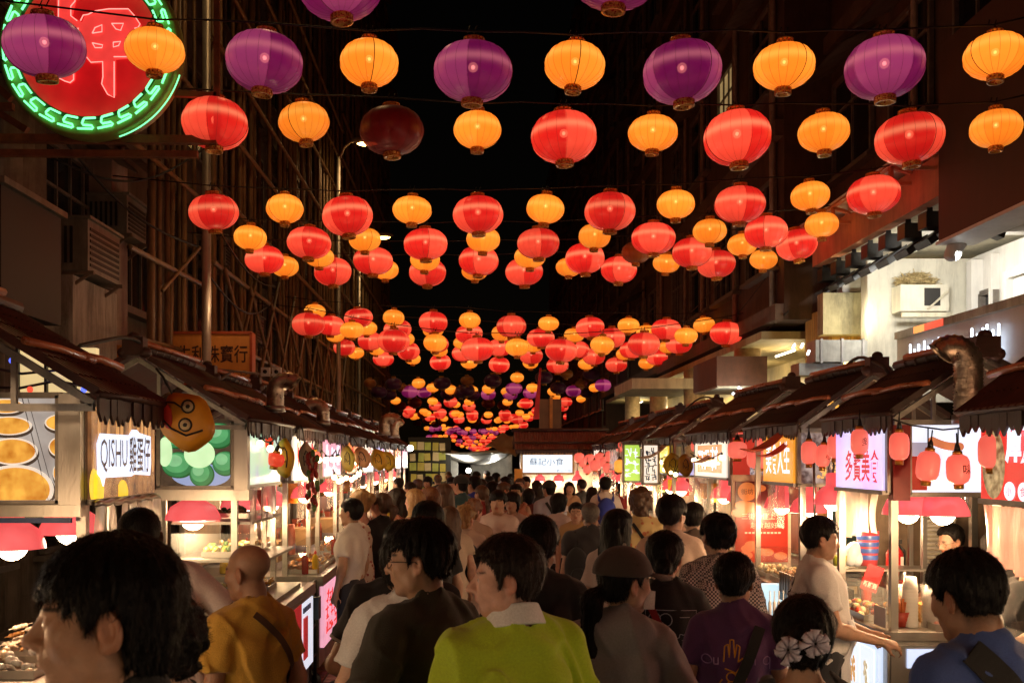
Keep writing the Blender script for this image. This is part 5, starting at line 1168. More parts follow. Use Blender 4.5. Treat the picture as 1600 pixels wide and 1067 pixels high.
# ------------------------------------------------ further left stalls
pal = {'white': em('white_lightbox', (.95, .82, .66), 1.05, .1, 3), 'pink': em('pink_lightbox', (.95, .42, .55), 1.0, .2, 6), 'orange': em('orange_lightbox', (.95, .30, .08), .95, .2, 5), 'lilac': em('lilac_lightbox', (.62, .45, 1), 1.0, .15, 3, .25, (.85, .8, 1)),
       'red': em('red_lightbox', (.62, .045, .025), .8, .25, 5), 'yellow': em('yellow_lightbox', (.95, .62, .06), .95, .15, 4), 'green': em('green_lightbox', (.55, .85, .12), .9, .2, 4), 'dark': em('photo_lightbox', (.12, .05, .03), .8, .5, 14, .25, (.75, .5, .35))}
def glyphs(par, xf, s, y0, y1, z0, z1, n, mat, rows=1, seed=0, end=None):
    "rows of small brush-stroke marks, too far away to read"
    q = MB(); rr = random.Random(seed)
    for r in range(rows):
        for k in range(n):
            cw = (y1-y0)/n; ch = (z1-z0)/rows; cy_ = y0+(k+.5)*cw; cz = z0+(r+.5)*ch
            for m in range(6):
                a, b = rr.uniform(-.36, .36)*cw, rr.uniform(-.36, .36)*ch
                hz_ = rr.random() < .55; l = rr.uniform(.3, .7)*(cw if hz_ else ch)/2; t_ = .035*min(cw, ch)+.003
                dy, dz = (l, t_) if hz_ else (t_, l)
                if end is None: q.b2((xf-s*.001, max(y0, cy_+a-dy), max(z0, cz+b-dz)), (xf-s*.005, min(y1, cy_+a+dy), min(z1, cz+b+dz)))
                else: q.b2((max(y0, cy_+a-dy), end-.005, max(z0, cz+b-dz)), (min(y1, cy_+a+dy), end-.001, min(z1, cz+b+dz)))
    return q.build('sign_marks', mat, par)
leftspec = [(8.6, 9.85, 'white', 'pink', 'third left food stall with the pink menu panel'), (10.35, 11.7, 'pink', 'dark', 'fourth left food stall with a pink sign and dotted menu'), (12.15, 13.5, 'orange', 'white', 'fifth left food stall with an orange sign'), (13.95, 15.3, 'white', 'pink', 'sixth left food stall with a white sign'),
            (15.8, 17.2, 'lilac', 'white', 'seventh left food stall with a lilac sign'), (17.7, 19.0, 'white', 'red', 'eighth left food stall with a small white sign'), (19.5, 20.8, 'orange', 'white', 'ninth left food stall near the far end'), (21.4, 22.8, 'pink', 'white', 'last left food stall before the yellow paper wall')]
for i, (a, b, c1, c2, lab) in enumerate(leftspec):
    st = stall(-1, a, b, lab, xf=-1.6, cf=-.25, panel=pal[c2], roofpts=(-.08, 2.2, .68, 2.64+.04*(i % 2), 1.4, 2.25), glass=i < 3)
    sign_front(st, -1.6, -1, -.01, a+.05, b-.05, 1.74, 2.15, pal[c1]); glyphs(st, -1.589, -1, a+.15, b-.15, 1.8, 2.1, 4, M_inkr if c1 != 'pink' else M_inkw, 1, i)
    sign_end(st, -2.3, -1.66, a-.02, 1.745, 2.15, pal[['dark', 'white', 'pink', 'lilac'][i % 4]])
    glyphs(st, -1.33, -1, a+.15, b-.15, .38, .78, 4, M_inkr, 3, i+20)
    heat_lamp(-1.85, a+.35, 1.52, f'red heat lamp in the {ORD[i+2]} left stall', 11, .15, .2)
    if i < 5: strips(st, ((-1.56, a+.1, 1.74), (-1.56, b-.1, 1.74)), .38, 6, M_strip, seed=30+i)
    if i < 5:
        for k in range(3):
            tray(-1.55, a+.25+k*.42, .935, f'tray of {["fried squid", "orange sausages", "dark meat skewers"][k]} on the {ORD[i+2]} left counter', [[('squid', (.55, .28, .1)), ('squid2', (.4, .16, .05))], [('saus', (.5, .14, .03)), ('saus2', (.6, .3, .06))], [('meat', (.25, .08, .03)), ('meat2', (.38, .16, .05))]][k], 24, .3, .3, ['chunk', 'stick', 'skewer'][k], 40+i*3+k, .06)
        bottle(-1.5, a+.1, .935, f'red sauce bottle on the {ORD[i+2]} left counter', (.5, .03, .02)); bottle(-1.42, a+.16, .935, f'yellow sauce bottle on the {ORD[i+2]} left counter', (.7, .5, .03))
        crate(-1.95, a+.6, 1.0, (.3, .3, .16), f'cardboard box at the back of the {ORD[i+2]} left stall', (.35, .22, .1), False)
# bulbs on the left eaves
def bulbs(pts, n, label, r=.028, strength='bulb'):
    t = thing('string_lights', label, 'string lights', (0, 0, 0), 0)
    pts = [Vector(p) for p in pts]; q = MB(); full = []
    for i in range(len(pts)-1):
        for k in range(8):
            u = k/8; p = pts[i].lerp(pts[i+1], u); p.z -= .06*4*u*(1-u); full.append(p)
    full.append(pts[-1]); q.tube(full, .006, 5); q.build('wire', M_cable, t)
    for k in range(n):
        p = full[int((k+.5)/n*(len(full)-1))]; b = MB(); b.sph(p-Vector((0, 0, .05)), r, 10, 7); b.build('bulb', em('warm_bulb', (1, .74, .38), 7), t)
        b = MB(); b.tube([p-Vector((0, 0, .03)), p], .012, 6); b.build('socket', M_black, t)
    return t
bulbs([P(484, 700, 8.9), P(503, 703, 9.3), P(525, 703, 10), P(530, 702, 10.2)], 6, 'string of warm round bulbs under the third left eave')
bulbs([P(520, 733, 9.6), P(538, 736, 10.4), P(560, 731, 11.5), P(562, 722, 11.7)], 9, 'string of warm round bulbs under the fourth left eave')
lamp('bulb_glow', 'POINT', P(545, 745, 10.2), 14, (1, .72, .4), .06); lamp('bulb_glow', 'POINT', P(505, 715, 8.9), 12, (1, .72, .4), .06)
red_lantern(P(411, 691, 7.6), .08, .10, 'ribbed red lantern hanging at the second left eave, upper of two', None, 0, em('ribbed_red', (.9, .07, .03), .75, .3, 30), ribbed=True)
red_lantern(P(430, 718, 7.7), .075, .10, 'ribbed red lantern hanging at the second left eave, lower of two', None, .2, MATS['ribbed_red'], ribbed=True)
red_lantern(P(492, 712, 9.2), .05, .08, 'plain small red lantern beside the bulbs on the left')
t = thing('chilli_garland', 'hanging garland of red and green plastic peppers at a left stall', 'garland', P(490, 745, 8.4))
q = MB(); q2 = MB(); rr = random.Random(9)
for k in range(34):
    z = .2-k*.014; (q if k % 3 else q2).sph((rr.uniform(-.05, .05), rr.uniform(-.05, .05), z), (.02, .02, .032), 8, 6)
q.build('red_pepper', pm('red_pepper', (.35, .02, .015), .3)); 
for o in (q2,): pass
bpy.data.objects[-1] if False else None
COL.objects[-1].parent = t; q2.build('green_pepper', pm('green_pepper', (.08, .14, .03), .3), t)
pennant(P(254, 588, 4.85), .26, .40, -.5, 'large orange cartoon pouch with glasses beside the nearest left roof', (.78, .34, .02), 1)
pennant(P(443, 664, 7.9), .16, .42, -.03, 'yellow cartoon pouch hanging from the second left eave', (.80, .48, .03), 2)
pennant(P(473, 672, 8.5), .15, .42, -.16, 'pale two-tone pouch hanging from the third left eave', (.62, .45, .3), 2)
pennant(P(555, 688, 12.2), .2, .36, -.4, 'peach pouch under the fifth left eave', (.75, .42, .2), 2)
pennant(P(583, 690, 14), .24, .42, -.3, 'yellow pouch under the sixth left eave', (.8, .5, .04), 2)
pennant(P(600, 695, 15), .22, .4, -.25, 'mustard pouch farther along the left eaves', (.6, .42, .03), 2)
pennant(P(540, 682, 11.2), .16, .4, -.1, 'olive pouch under the fourth left eave', (.45, .38, .05), 2)
def duct(p, r, L, label, bend=1, m=None, n=40, ax=(1, 0, 0)):
    t = thing('exhaust_duct', label, 'duct', p, 0, 'flexible ducts on the stall roofs')
    pts = []; rs = []; ax = Vector(ax)
    for i in range(n):
        u = i/(n-1)
        if u < .6: q = Vector((0, 0, L*u))
        else:
            a = (u-.6)/.4*PI*.75*bend; q = Vector((0, 0, L*.6))+Vector((0, 0, 1))*(math.sin(min(a, PI))*r*1.3)+ax*((1-math.cos(a))*r*1.3)
        pts.append(q); rs.append(r*(1.0 if i % 2 else .9))
    q = MB(); q.tube(pts, rs, 18, False); q.build('hose', m or pm('foil_duct', (.5, .4, .32), .3, .9, .35, 14, .5, 25), t)
    q = MB(); q.lathe([(r*1.08, -.02), (r*1.08, .03)], 18); q.build('collar', M_steelw, t)
duct(P(430, 640, 8.2), .075, .24, 'silver flexible duct elbow on the third left roof')
duct(P(505, 662, 10.5), .07, .2, 'silver flexible duct lying on the fourth left roof', ax=(-1, 0, 0))
duct(P(600, 678, 15.5), .09, .22, 'small brown duct on a far left roof')
duct(P(615, 682, 16.5), .09, .2, 'second small brown duct on a far left roof', ax=(.5, .5, 0))
# ------------------------------------------------ right stalls
R1 = stall(1, 3.3, 4.76, 'nearest right food stall with the red temple street sign', cf=.0, gable=True, panel=pal['white'], roofpts=(-.05, 2.16, .52, 2.62, 1.2, 2.2))
S1 = sign_front(R1, 2.4, 1, 0, 3.4, 4.74, 1.745, 2.15, em('bright_red_sign', (.85, .03, .025), .95, .15, 3))
text_mb('廟街', (2.396, 4.29, 2.02), YN, ZP, (-1, 0, 0), .44, .19, .004, .03).build('lettering', M_inkw, S1)
for k in range(5):
    q = MB(); y = 4.48-k*.115; q.prism([(.045*math.cos(a), .042*math.sin(a)) for a in [i*PI/10 for i in range(20)]], (2.398, y, 1.80), YN, ZP, (-1, 0, 0), .003); q.build('print', M_inkw, S1)
    text_mb('小食美味香'[k], (2.394, y, 1.80), YN, ZP, (-1, 0, 0), .045, .045, .001, .0).build('lettering', M_inkr, S1)
q = MB(); q.prism([(.0+.1*math.cos(a), .16*math.sin(a)) for a in [i*PI/12 for i in range(25)]], (2.398, 4.62, 1.92), YN, ZP, (-1, 0, 0), .002); q.build('print', em('noodle_photo', (.25, .12, .04), .8, .5, 25, .25, (.8, .55, .25)), S1)
strips(R1, ((2.38, 4.7, 1.73), (2.38, 3.6, 1.73)), .3, 7, clear('red_tint_strip', (.95, .5, .45), .4, .12, .8), seed=12)
R2 = stall(1, 5.85, 6.75, 'second right food stall with the lavender sign and sausage screen', panel=em('skewer_menu', (.66, .78, 1), 1.05, .08, 3), roofpts=(-.03, 2.2, .5, 2.55, 1.05, 2.25))
S2 = sign_front(R2, 2.4, 1, -.012, 5.87, 6.62, 1.745, 2.17, em('lavender_sign', (.80, .84, 1), 1.05, .08, 2.2, .25, (.72, .45, 1)))
text_mb('多寶美食', (2.385, 6.17, 1.90), YN, ZP, (-1, 0, 0), .54, .20, .002, .016).build('lettering', em('crimson_print', (.75, .03, .05), .8), S2)
S2e = sign_end(R2, 2.53, 2.97, 5.83, 1.735, 2.155, em('screen_white', (.78, .84, 1), 1.12, .06, 2))
q = MB(); q.b2((2.43, 5.81, 1.70), (2.53, 5.88, 2.18)); q.build('pillar_panel', pm('maroon_panel', (.22, .02, .015), .35, .1), R2)
q = MB()
for k in range(16):
    a = k/15; q.lathe([(.001, 0), (.024, 0), (.024, .003), (.001, .003)], 12, (2.665+.16*a, 5.829-.0003*k, 2.05-.035*a-.012*math.sin(a*PI)), Rx)
q.build('print', em('sausage_print', (.72, .22, .09), .9, .2, 20), S2e)
q = MB(); q.b2((2.535, 5.826, 1.76), (2.635, 5.829, 1.96)); q.build('print', em('wood_print', (.42, .03, .015), .75, .4, 12), S2e)
q = MB(); q.b2((2.535, 5.826, 1.961), (2.635, 5.829, 2.04)); q.build('print', em('grey_print', (.40, .36, .44), .85), S2e)
text_mb('切月', (2.72, 5.829, 1.855), (1, 0, 0), ZP, (0, -1, 0), .05, .03, .002).build('lettering', em('faint_pink', (.85, .55, .65), .9), S2e)
# skewer menu on R2 counter front
for k in range(3):
    y = 6.5-k*.22
    q = MB(); q.b2((2.372, y-.1, .36), (2.378, y+.1, .80)); q.build('menu_card', em('menu_card', (.80, .88, 1), 1.05), R2)
    q = MB(); rr = random.Random(k)
    for m in range(16): q.prism([(.014*math.cos(a), .02*math.sin(a)) for a in [i*PI/5 for i in range(10)]], (2.3705-.0001*m, y+rr.uniform(-.035, .035), .62+rr.uniform(-.06, .08)), YN, ZP, (-1, 0, 0), .001)
    q.build('print', em('skewer_print', (.75, .3, .05), .9, .4, 40, .25, (.9, .6, .3)) if k < 2 else em('chop_print', (.8, .65, .4), .9, .4, 40), R2)
    text_mb(['串燒', '雞翼', '魷魚'][k], (2.371, y, .45), YN, ZP, (-1, 0, 0), .09, .05, .001).build('lettering', em('pink_print', (.95, .2, .35), .9), R2)
q = MB(); q.b2((2.43, 5.838, .3), (3.3, 5.848, .85)); q.build('end_plate', M_steel, R2)
q = MB(); q.b2((2.52, 5.826, .72), (3.2, 5.836, .83)); q.build('lit_strip', em('blue_white_strip', (.6, .72, 1), 1), R2)
q = MB(); q.beam((2.55, 5.83, .35), (2.55, 5.83, .7), .02, .012); q.beam((2.55, 5.83, .7), (3.2, 5.83, .7), .012, .02); q.b2((2.57, 5.831, .35), (3.2, 5.836, .685)); q.build('dark_door', pm('smoked_door', (.09, .06, .05), .25), R2)
strips(R2, ((2.385, 6.6, 1.735), (2.385, 5.9, 1.735)), .27, 5, clear('frosted_strip', (.92, .80, .74), .38, .5, .3), seed=5, w_=.13)
duct((2.745, 5.56, 2.16), .08, .5, 'crumpled foil exhaust duct rising through the second right roof', ax=(-.8, .2, 0), n=56)
heat_lamp(2.66, 6.15, 1.60, 'red heat lamp over the second right counter, left of two', 30, .15, .1)
heat_lamp(2.83, 6.05, 1.60, 'red heat lamp over the second right counter, right of two', 26, .155, .1)
heat_lamp(2.52, 7.05, 1.62, 'red heat lamp behind the frosted strips on the right', 16, .13, .1)
# goods on the R2 counter
cz = .932
cups(2.66, 6.25, cz, 'white paper tub stack with a bag over it on the second right counter', .075, .22, 5, (.8, .76, .66), True)
cups(2.76, 6.0, cz, 'tall white cup stack wrapped in plastic on the second right counter', .07, .25, 8, (.82, .82, .84), True)
cups(2.62, 6.02, cz, 'narrow white cup stack behind the steel post', .045, .3, 10)
t = thing('skewer_pot', 'pot full of bamboo skewers on the second right counter', 'pot', (2.93, 6.0, cz))
q = MB(); q.b2((-.05, -.05, 0), (.05, .05, .12)); q.build('pot', pm('bamboo_pot', (.45, .26, .06), .6, 0, .2, 10), t)
rr = random.Random(6); q = MB()
for k in range(40):
    a, b = rr.uniform(-.038, .038), rr.uniform(-.038, .038); q.tube([(a, b, .01), (a*1.35, b*1.35, .21+rr.uniform(-.02, .02))], .003, 4)
q.build('skewer', pm('skewer_wood', (.68, .45, .17), .6), t)
t = thing('wicker_box', 'golden wicker box beside the skewer pot', 'box', (2.87, 6.2, cz))
q = MB(); q.b2((-.12, -.08, 0), (.2, .08, .11)); q.build('box_body', pm('wicker', (.42, .23, .05), .65, 0, .4, 30, .5, 60), t)
tray(2.85, 5.93, cz, 'steel tray of pink raw meat at the corner of the second right counter', [('raw', (.5, .16, .12)), ('raw2', (.62, .3, .24))], 18, .3, .14, 'chunk', 60, .02)
tray(2.52, 6.4, cz, 'tray of red and golden fried food in front of the vendor', [('gold', (.65, .33, .05)), ('redf', (.55, .05, .02)), ('pale', (.7, .52, .3))], 42, .22, .4, 'chunk', 61, .07)
t = thing('fries_basket', 'red basket of fried sticks beside the steel post', 'basket', (2.56, 6.03, cz))
q = MB(); q.lathe([(.04, 0), (.062, .09), (.058, .09), (.036, .005)], 14); q.build('basket', pm('red_basket', (.35, .04, .02), .5), t)
q = MB()
for k in range(14): a = k*2.4; q.tube([(.02*math.cos(a), .02*math.sin(a), .03), (.04*math.cos(a), .04*math.sin(a), .13+.02*(k % 3))], .009, 5)
q.build('food', fm('stick', (.4, .1, .02)), t)
q = MB(); q.b2((2.413, 5.88, cz+.01), (2.418, 6.05, cz+.13)); tag(q.build('price_card', M_white), 'blank white price card on the second right counter edge', 'card')
# back shelf with goods
t = thing('shelf_unit', 'steel shelf unit at the back of the second right stall', 'shelf', (2.95, 7.0, 0))
q = MB()
for z in (.95, 1.18): q.b2((-.45, -.12, z-.015), (.75, .14, z))
q.build('shelf', M_steelw, t)
q = MB()
for x in (-.43, .15, .73): q.beam((x, -.1, 0), (x, -.1, 1.95), .03, .03); q.beam((x, .12, 0), (x, .12, 1.95), .03, .03)
q.build('upright', M_steel, t)
def tub(x, y, z, r, h, label, col, band=None):
    t = thing('tub', label, 'tub', (x, y, z), 0, 'tubs on the back shelf')
    q = MB(); q.lathe([(r*.82, 0), (r, h)], 18); q.build('body', pm('tub_%d_%d' % (int(col[0]*100), int(col[2]*100)), col, .4), t)
    if band:
        for k in range(4): q = MB(); f = (.18+k*.19); rr_ = r*(.82+.18*f)+.002; q.lathe([(rr_, h*f), (rr_+.002, h*(f+.07)), (rr_, h*(f+.13))], 18, capb=False, capt=False); q.build('label_band', pm('blue_band', (.06, .13, .45), .4), t)
    return t
tub(2.73, 6.95, 1.2, .075, .24, 'big red and blue striped drinks tub on the back shelf', (.62, .08, .10), True)
tub(2.52, 6.92, 1.2, .05, .07, 'green plastic tub on the back shelf', (.32, .36, .03))
t = thing('plastic_bag', 'crumpled white plastic bag on the back shelf', 'bag', (2.62, 6.95, 1.2))
q = MB(); q.sph((0, 0, .08), (.06, .05, .09), 14, 10, Matrix.Rotation(.3, 3, 'Y')); q.sph((.03, 0, .05), (.05, .05, .06), 12, 8); q.build('bag', pm('bag_white', (.62, .66, .72), .4, 0, .1, 6, .8, 18), t)
crate(2.58, 6.98, 1.06, (.16, .14, .12), 'black lattice basket on the back shelf', (.015, .015, .015))
bottle(2.71, 6.93, .955, 'red sauce bottle on the back shelf', (.6, .04, .02), .22, .035)
for k in range(2):
    t = thing('thermos', ['plain steel thermos on the back shelf', 'steel thermos with a red band on the back shelf'][k], 'flask', (2.86+k*.11, 6.92, .955))
    q = MB(); q.lathe([(.035, 0), (.037, .16), (.03, .19), (.03, .22), (.001, .225)], 16); q.build('body', M_steel, t)
    if k: q = MB(); q.lathe([(.038, .12), (.039, .15)], 16, capb=False, capt=False); q.build('band', M_redcap, t)
t = thing('fire_extinguisher', 'red fire extinguisher behind the steel post of the second right stall', 'fire extinguisher', (3.02, 7.2, 1.0))
q = MB(); q.lathe([(.055, 0), (.06, .02), (.06, .26), (.03, .31), (.02, .33)], 16); q.build('cylinder', pm('extinguisher_red', (.5, .012, .012), .3), t)
q = MB(); q.b2((-.03, -.012, .33), (.05, .012, .36)); q.tube([(.02, 0, .33), (.07, 0, .28), (.07, 0, .1)], .01, 6); q.build('valve', M_black, t)
q = MB(); q.b2((.02, -.062, .12), (.04, -.056, .24)); q.build('label', M_white, t)
t = thing('flyer', 'tilted red flyer with white marks propped on the back counter', 'flyer', P(1363, 903, 6.5)); t.rotation_euler = (0, .35, 0)
q = MB(); q.b2((-.055, 0, -.085), (.055, .004, .085)); q.build('sheet', pm('flyer_red', (.42, .02, .025), .4, 0, .35, 25), t)
text_mb('新鮮到', (0, 0, -.045), (1, 0, 0), ZP, (0, -1, 0), .09, .04, .001, .02).build('lettering', M_white, t)
q = MB(); q.b2((3.25, 7.28, .9), (3.5, 7.3, 1.75)); o = q.build('louvre_backing', M_white); 
t = thing('louvre_shutter', 'pale louvred shutter behind the bespectacled vendor', 'shutter', (3.37, 7.26, .9)); o.parent = t; o.location = (-3.37, -7.26, -.9); o.name = 'backing'
for k in range(26):
    q = MB(); q.box((0, -.005, .03+k*.032), (.24, .02, .006), Matrix.Rotation(.6, 3, 'X')); q.build('slat', M_cream, t)
t = thing('back_partition', 'dim back partition hung with hooks behind the second right stall', 'partition', (3.3, 7.42, 0))
q = MB(); q.b2((-.45, 0, .5), (1.2, .04, 2.0)); q.build('panel', pm('dim_partition', (.16, .11, .07), .6, 0, .4, 4, grime=.5), t)
q = MB()
for k in range(7): q.tube([(-.8+k*.25, -.03, 1.95), (-.8+k*.25, -.05, 1.5+.1*(k % 3))], .01, 5)
q.build('hanging_utensil', M_steel, t)
for k in range(6):
    t = thing('hanging_cup_row', f'clear cups hung upside down over the counter, {ORD[k]} from the left', 'cup', P(1455+k*11, 790, 6.4), 0, 'clear cups hung over the second right counter'); q = MB(); q.lathe([(.028, -.07), (.036, .07)], 12, capb=True, capt=False); q.build('cup', M_strip, t)
for px, py, D, r, h, mk, sw, lab in ((1497, 733, 5.55, .062, .165, '味', -.05, 'cylinder red lantern on the sausage screen, right of the pair'), (1450, 728, 5.55, .062, .165, None, .12, 'cylinder red lantern on the sausage screen, left of the pair'), (1405, 697, 5.65, .054, .155, None, 0, 'cylinder red lantern in front of the maroon sign panel'), (1343, 690, 6.05, .052, .15, '多', 0, 'cylinder red lantern in front of the lavender sign'),
        (1549, 705, 4.65, .058, .155, '福', 0, 'cylinder red lantern in front of the temple street sign'), (1264, 707, 6.9, .053, .155, None, 0, 'cylinder red lantern left of the lavender sign, first of three'), (1286, 712, 6.85, .05, .15, '心', .1, 'cylinder red lantern left of the lavender sign, middle of three'), (1306, 697, 6.7, .056, .16, '心', .05, 'cylinder red lantern left of the lavender sign, last of three')):
    red_lantern(P(px, py, D), r, h, lab, mk, sw)
for a, b, D in (((1395, 655), (1450, 668), 5.56), ((1450, 668), (1497, 669), 5.56), ((1497, 669), (1530, 652), 5.56)):
    q = MB(); p0, p1 = P(a[0], a[1], D), P(b[0], b[1], D); q.tube([p0, (p0+p1)/2-Vector((0, 0, .01)), p1], .005, 5)
    tag(q.build('wire', M_cable), f'black wire before the sausage screen, {["left", "middle", "right"][(1395, 1450, 1497).index(a[0])]} span of three', 'wire', 'wire pieces before the sausage screen')
for px, D, y0_, y1_ in ((1450, 5.55, 668, 705), (1497, 5.55, 669, 710)):
    q = MB(); q.tube([P(px, y0_, D), P(px, y1_, D)], .004, 5); tag(q.build('wire', M_cable), f'short drop wire above the {"left" if px == 1450 else "right"} lantern before the sausage screen', 'wire', 'drop wires before the sausage screen')
# R3
R3 = stall(1, 7.5, 8.75, 'third right food stall with the orange sign', panel=pal['white'], roofpts=(-.03, 2.2, .55, 2.6, 1.1, 2.25), glass=True)
S3 = sign_front(R3, 2.4, 1, -.012, 7.52, 8.3, 1.745, 2.16, em('amber_sign', (.95, .36, .03), .95, .15, 4)); text_mb('美食人生', (2.385, 7.9, 1.95), YN, ZP, (-1, 0, 0), .62, .26, .002, .014).build('lettering', M_inkw, S3)
S3e = sign_end(R3, 2.42, 2.72, 7.48, 1.745, 2.15, em('grill_photo', (.10, .055, .05), .8, .5, 18, .25, (.6, .45, .4)))
q = MB(); rr = random.Random(2)
for k in range(40): q.prism([(.014*math.cos(a), .009*math.sin(a)) for a in [i*PI/4 for i in range(8)]], (rr.uniform(2.56, 2.70), 7.478-.0002*k, rr.uniform(1.8, 1.95)), (1, 0, 0), ZP, (0, -1, 0), .001)
q.build('print', em('fries_print', (.8, .42, .12), .9, .3, 20), S3e)
t = thing('poster', 'tall red festival poster with orange circle standing by the third right stall', 'poster', P(1190, 815, 8.9))
pw, ph = .235, .36
q = MB(); q.b2((-pw-.03, .01, -ph-.1), (pw+.03, .05, ph+.06)); q.build('frame', pm('poster_frame', (.55, .4, .3), .5, .2), t)
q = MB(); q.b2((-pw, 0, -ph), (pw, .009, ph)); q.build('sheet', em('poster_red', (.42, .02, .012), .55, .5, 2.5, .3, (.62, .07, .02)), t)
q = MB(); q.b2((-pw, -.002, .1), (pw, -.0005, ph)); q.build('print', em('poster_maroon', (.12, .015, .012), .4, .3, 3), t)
q = MB(); q.prism([(.085*math.cos(a), .085*math.sin(a)) for a in [i*PI/14 for i in range(28)]], (-.13, -.003, .27), (1, 0, 0), ZP, (0, -1, 0), .002)
for x, z, a in ((-.17, .15, .05), (-.11, .13, .06), (-.2, .08, .05), (-.02, .3, .04)): q.prism([(a*1.5*math.cos(b), a*.8*math.sin(b)) for b in [i*PI/8 for i in range(16)]], (x, -.0032-a*.01, z), (1, 0, 0), ZP, (0, -1, 0), .001)
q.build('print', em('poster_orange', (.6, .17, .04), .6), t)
q = MB(); rr = random.Random(8)
for k in range(9): q.prism([(.06*math.cos(b), .035*math.sin(b)) for b in [i*PI/7 for i in range(14)]], (rr.uniform(-.17, .17), -.003-.0003*k, rr.uniform(-.33, -.2)), (1, 0, 0), ZP, (0, -1, 0), .001)
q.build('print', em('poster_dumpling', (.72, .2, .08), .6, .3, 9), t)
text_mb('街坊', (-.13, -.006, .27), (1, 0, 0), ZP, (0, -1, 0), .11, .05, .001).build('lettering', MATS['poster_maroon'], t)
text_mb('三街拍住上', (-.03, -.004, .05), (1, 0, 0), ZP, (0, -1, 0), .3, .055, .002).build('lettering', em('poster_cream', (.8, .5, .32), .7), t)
text_mb('越食越好味', (.05, -.004, -.03), (1, 0, 0), ZP, (0, -1, 0), .3, .055, .002).build('lettering', MATS['poster_cream'], t)
q = MB()
for k in range(10): q.b2((-.15+k*.033, -.003, -.105), (-.128+k*.033, -.001, -.09))
q.build('print', MATS['poster_cream'], t)
strips(R3, ((2.385, 8.2, 1.735), (2.385, 7.7, 1.735)), .3, 3, M_strip, seed=15)
t = thing('crate', 'row of yellow bamboo sticks edging a dark box behind the vendor', 'crate', (2.33, 7.3, .93))
for k in range(12):
    q = MB(); q.b2((-.01, -.35+k*.06, .0), (.012, -.31+k*.06, .15)); q.build('slat', M_bamboo, t)
q = MB(); q.b2((.015, -.36, .0), (.3, .36, .1)); q.b2((-.012, -.36, -.06), (.012, .36, -.002)); q.build('box_body', M_black, t)
q = MB(); q.b2((2.37, 7.0, 1.03), (2.6, 7.25, 1.1)); tag(q.build('blue_box', pm('cyan_box', (.03, .22, .35), .4)), 'cyan plastic box on the dark crate behind the vendor', 'box')
t = thing('light_box', 'bright white counter panel with flower picture left of the vendor', 'light box', (2.28, 7.75, .35))
q = MB(); q.b2((-.3, 0, .05), (.1, .04, .62)); q.build('panel', em('pale_cyan_panel', (.62, .85, .95), 1.1, .08, 3), t)
q = MB(); rr = random.Random(4)
for k in range(60): q.prism([(.022*math.cos(b), .022*math.sin(b)) for b in [i*PI/4 for i in range(8)]], (rr.uniform(-.2, .08), -.002-.0002*k, rr.uniform(.08, .35)), (1, 0, 0), ZP, (0, -1, 0), .001)
q.build('print', em('flower_print', (.75, .2, .15), .8, .4, 30, .25, (.8, .7, .4)), t)
for k in range(7):
    t = thing('syringe_stick', f'white ice stick standing in front of the dark crate, {ORD[k]} from the left', 'stick', P(1203+k*7, 945, 6.9), 0, 'white sticks by the dark crate'); q = MB(); q.tube([(0, 0, -.1), (0, 0, .02), (0, 0, .03), (0, 0, .1)], [.012, .012, .004, .004], 8); q.build('stick', M_white, t)
# R4 and beyond
R4 = stall(1, 9.5, 11.2, 'fourth right food stall with red end board and white sign', panel=pal['white'], roofpts=(-.03, 2.2, .55, 2.62, 1.15, 2.25))
S4 = sign_front(R4, 2.4, 1, -.012, 9.55, 10.9, 1.745, 2.14, pal['white'])
q = MB(); q.b2((2.386, 9.7, 1.8), (2.384, 10.75, 2.08)); q.build('print', pal['orange'], S4); glyphs(S4, 2.383, 1, 9.75, 10.7, 1.82, 2.06, 4, M_inkw, 1, 5)
S4e = sign_end(R4, 2.42, 2.80, 9.48, 1.70, 2.16, pal['red'])
q = MB(); q.b2((2.6, 9.476, 1.72), (2.79, 9.479, 1.90)); q.build('print', em('meat_photo', (.15, .05, .05), .8, .6, 40, .25, (.85, .7, .7)), S4e)
R5 = stall(1, 12.4, 13.8, 'fifth right food stall with the purple-blue strip sign', panel=pal['white'], roofpts=(-.03, 2.2, .55, 2.6, 1.15, 2.25))
sign_front(R5, 2.4, 1, -.012, 12.45, 13.7, 1.745, 2.12, pal['yellow'])
S5e = sign_end(R5, 2.42, 2.85, 12.38, 1.72, 1.95, em('violet_strip', (.25, .25, .75), 1, .3, 3, .25, (.9, .75, .95))); S5f = sign_end(R5, 2.1, 2.3, 12.6, 1.62, 2.12, pal['white']); glyphs(S5f, 0, 1, 2.12, 2.28, 1.66, 2.08, 2, M_inkd, 4, 3, end=12.6)
R6 = stall(1, 14.6, 16.2, 'sixth right food stall with the green and yellow sign', panel=pal['pink'], roofpts=(-.03, 2.2, .55, 2.62, 1.15, 2.25)); S6 = sign_end(R6, 2.15, 2.4, 14.58, 1.6, 2.15, pal['green']); glyphs(S6, 0, 1, 2.17, 2.38, 1.65, 2.1, 2, M_inkw, 3, 8, end=14.58)
sign_front(R6, 2.4, 1, -.012, 14.65, 16.1, 1.745, 2.12, pal['orange'])
R7 = stall(1, 16.9, 18.4, 'seventh right food stall hung with small red lanterns', panel=pal['white'], roofpts=(-.03, 2.2, .55, 2.6, 1.15, 2.25)); sign_front(R7, 2.4, 1, -.012, 16.95, 18.3, 1.745, 2.12, pal['dark'])
R8 = stall(1, 19.0, 20.4, 'eighth right food stall next to the centre stall', panel=pal['white'], roofpts=(-.03, 2.2, .55, 2.6, 1.15, 2.25)); sign_front(R8, 2.4, 1, -.012, 19.05, 20.3, 1.745, 2.12, pal['white'])
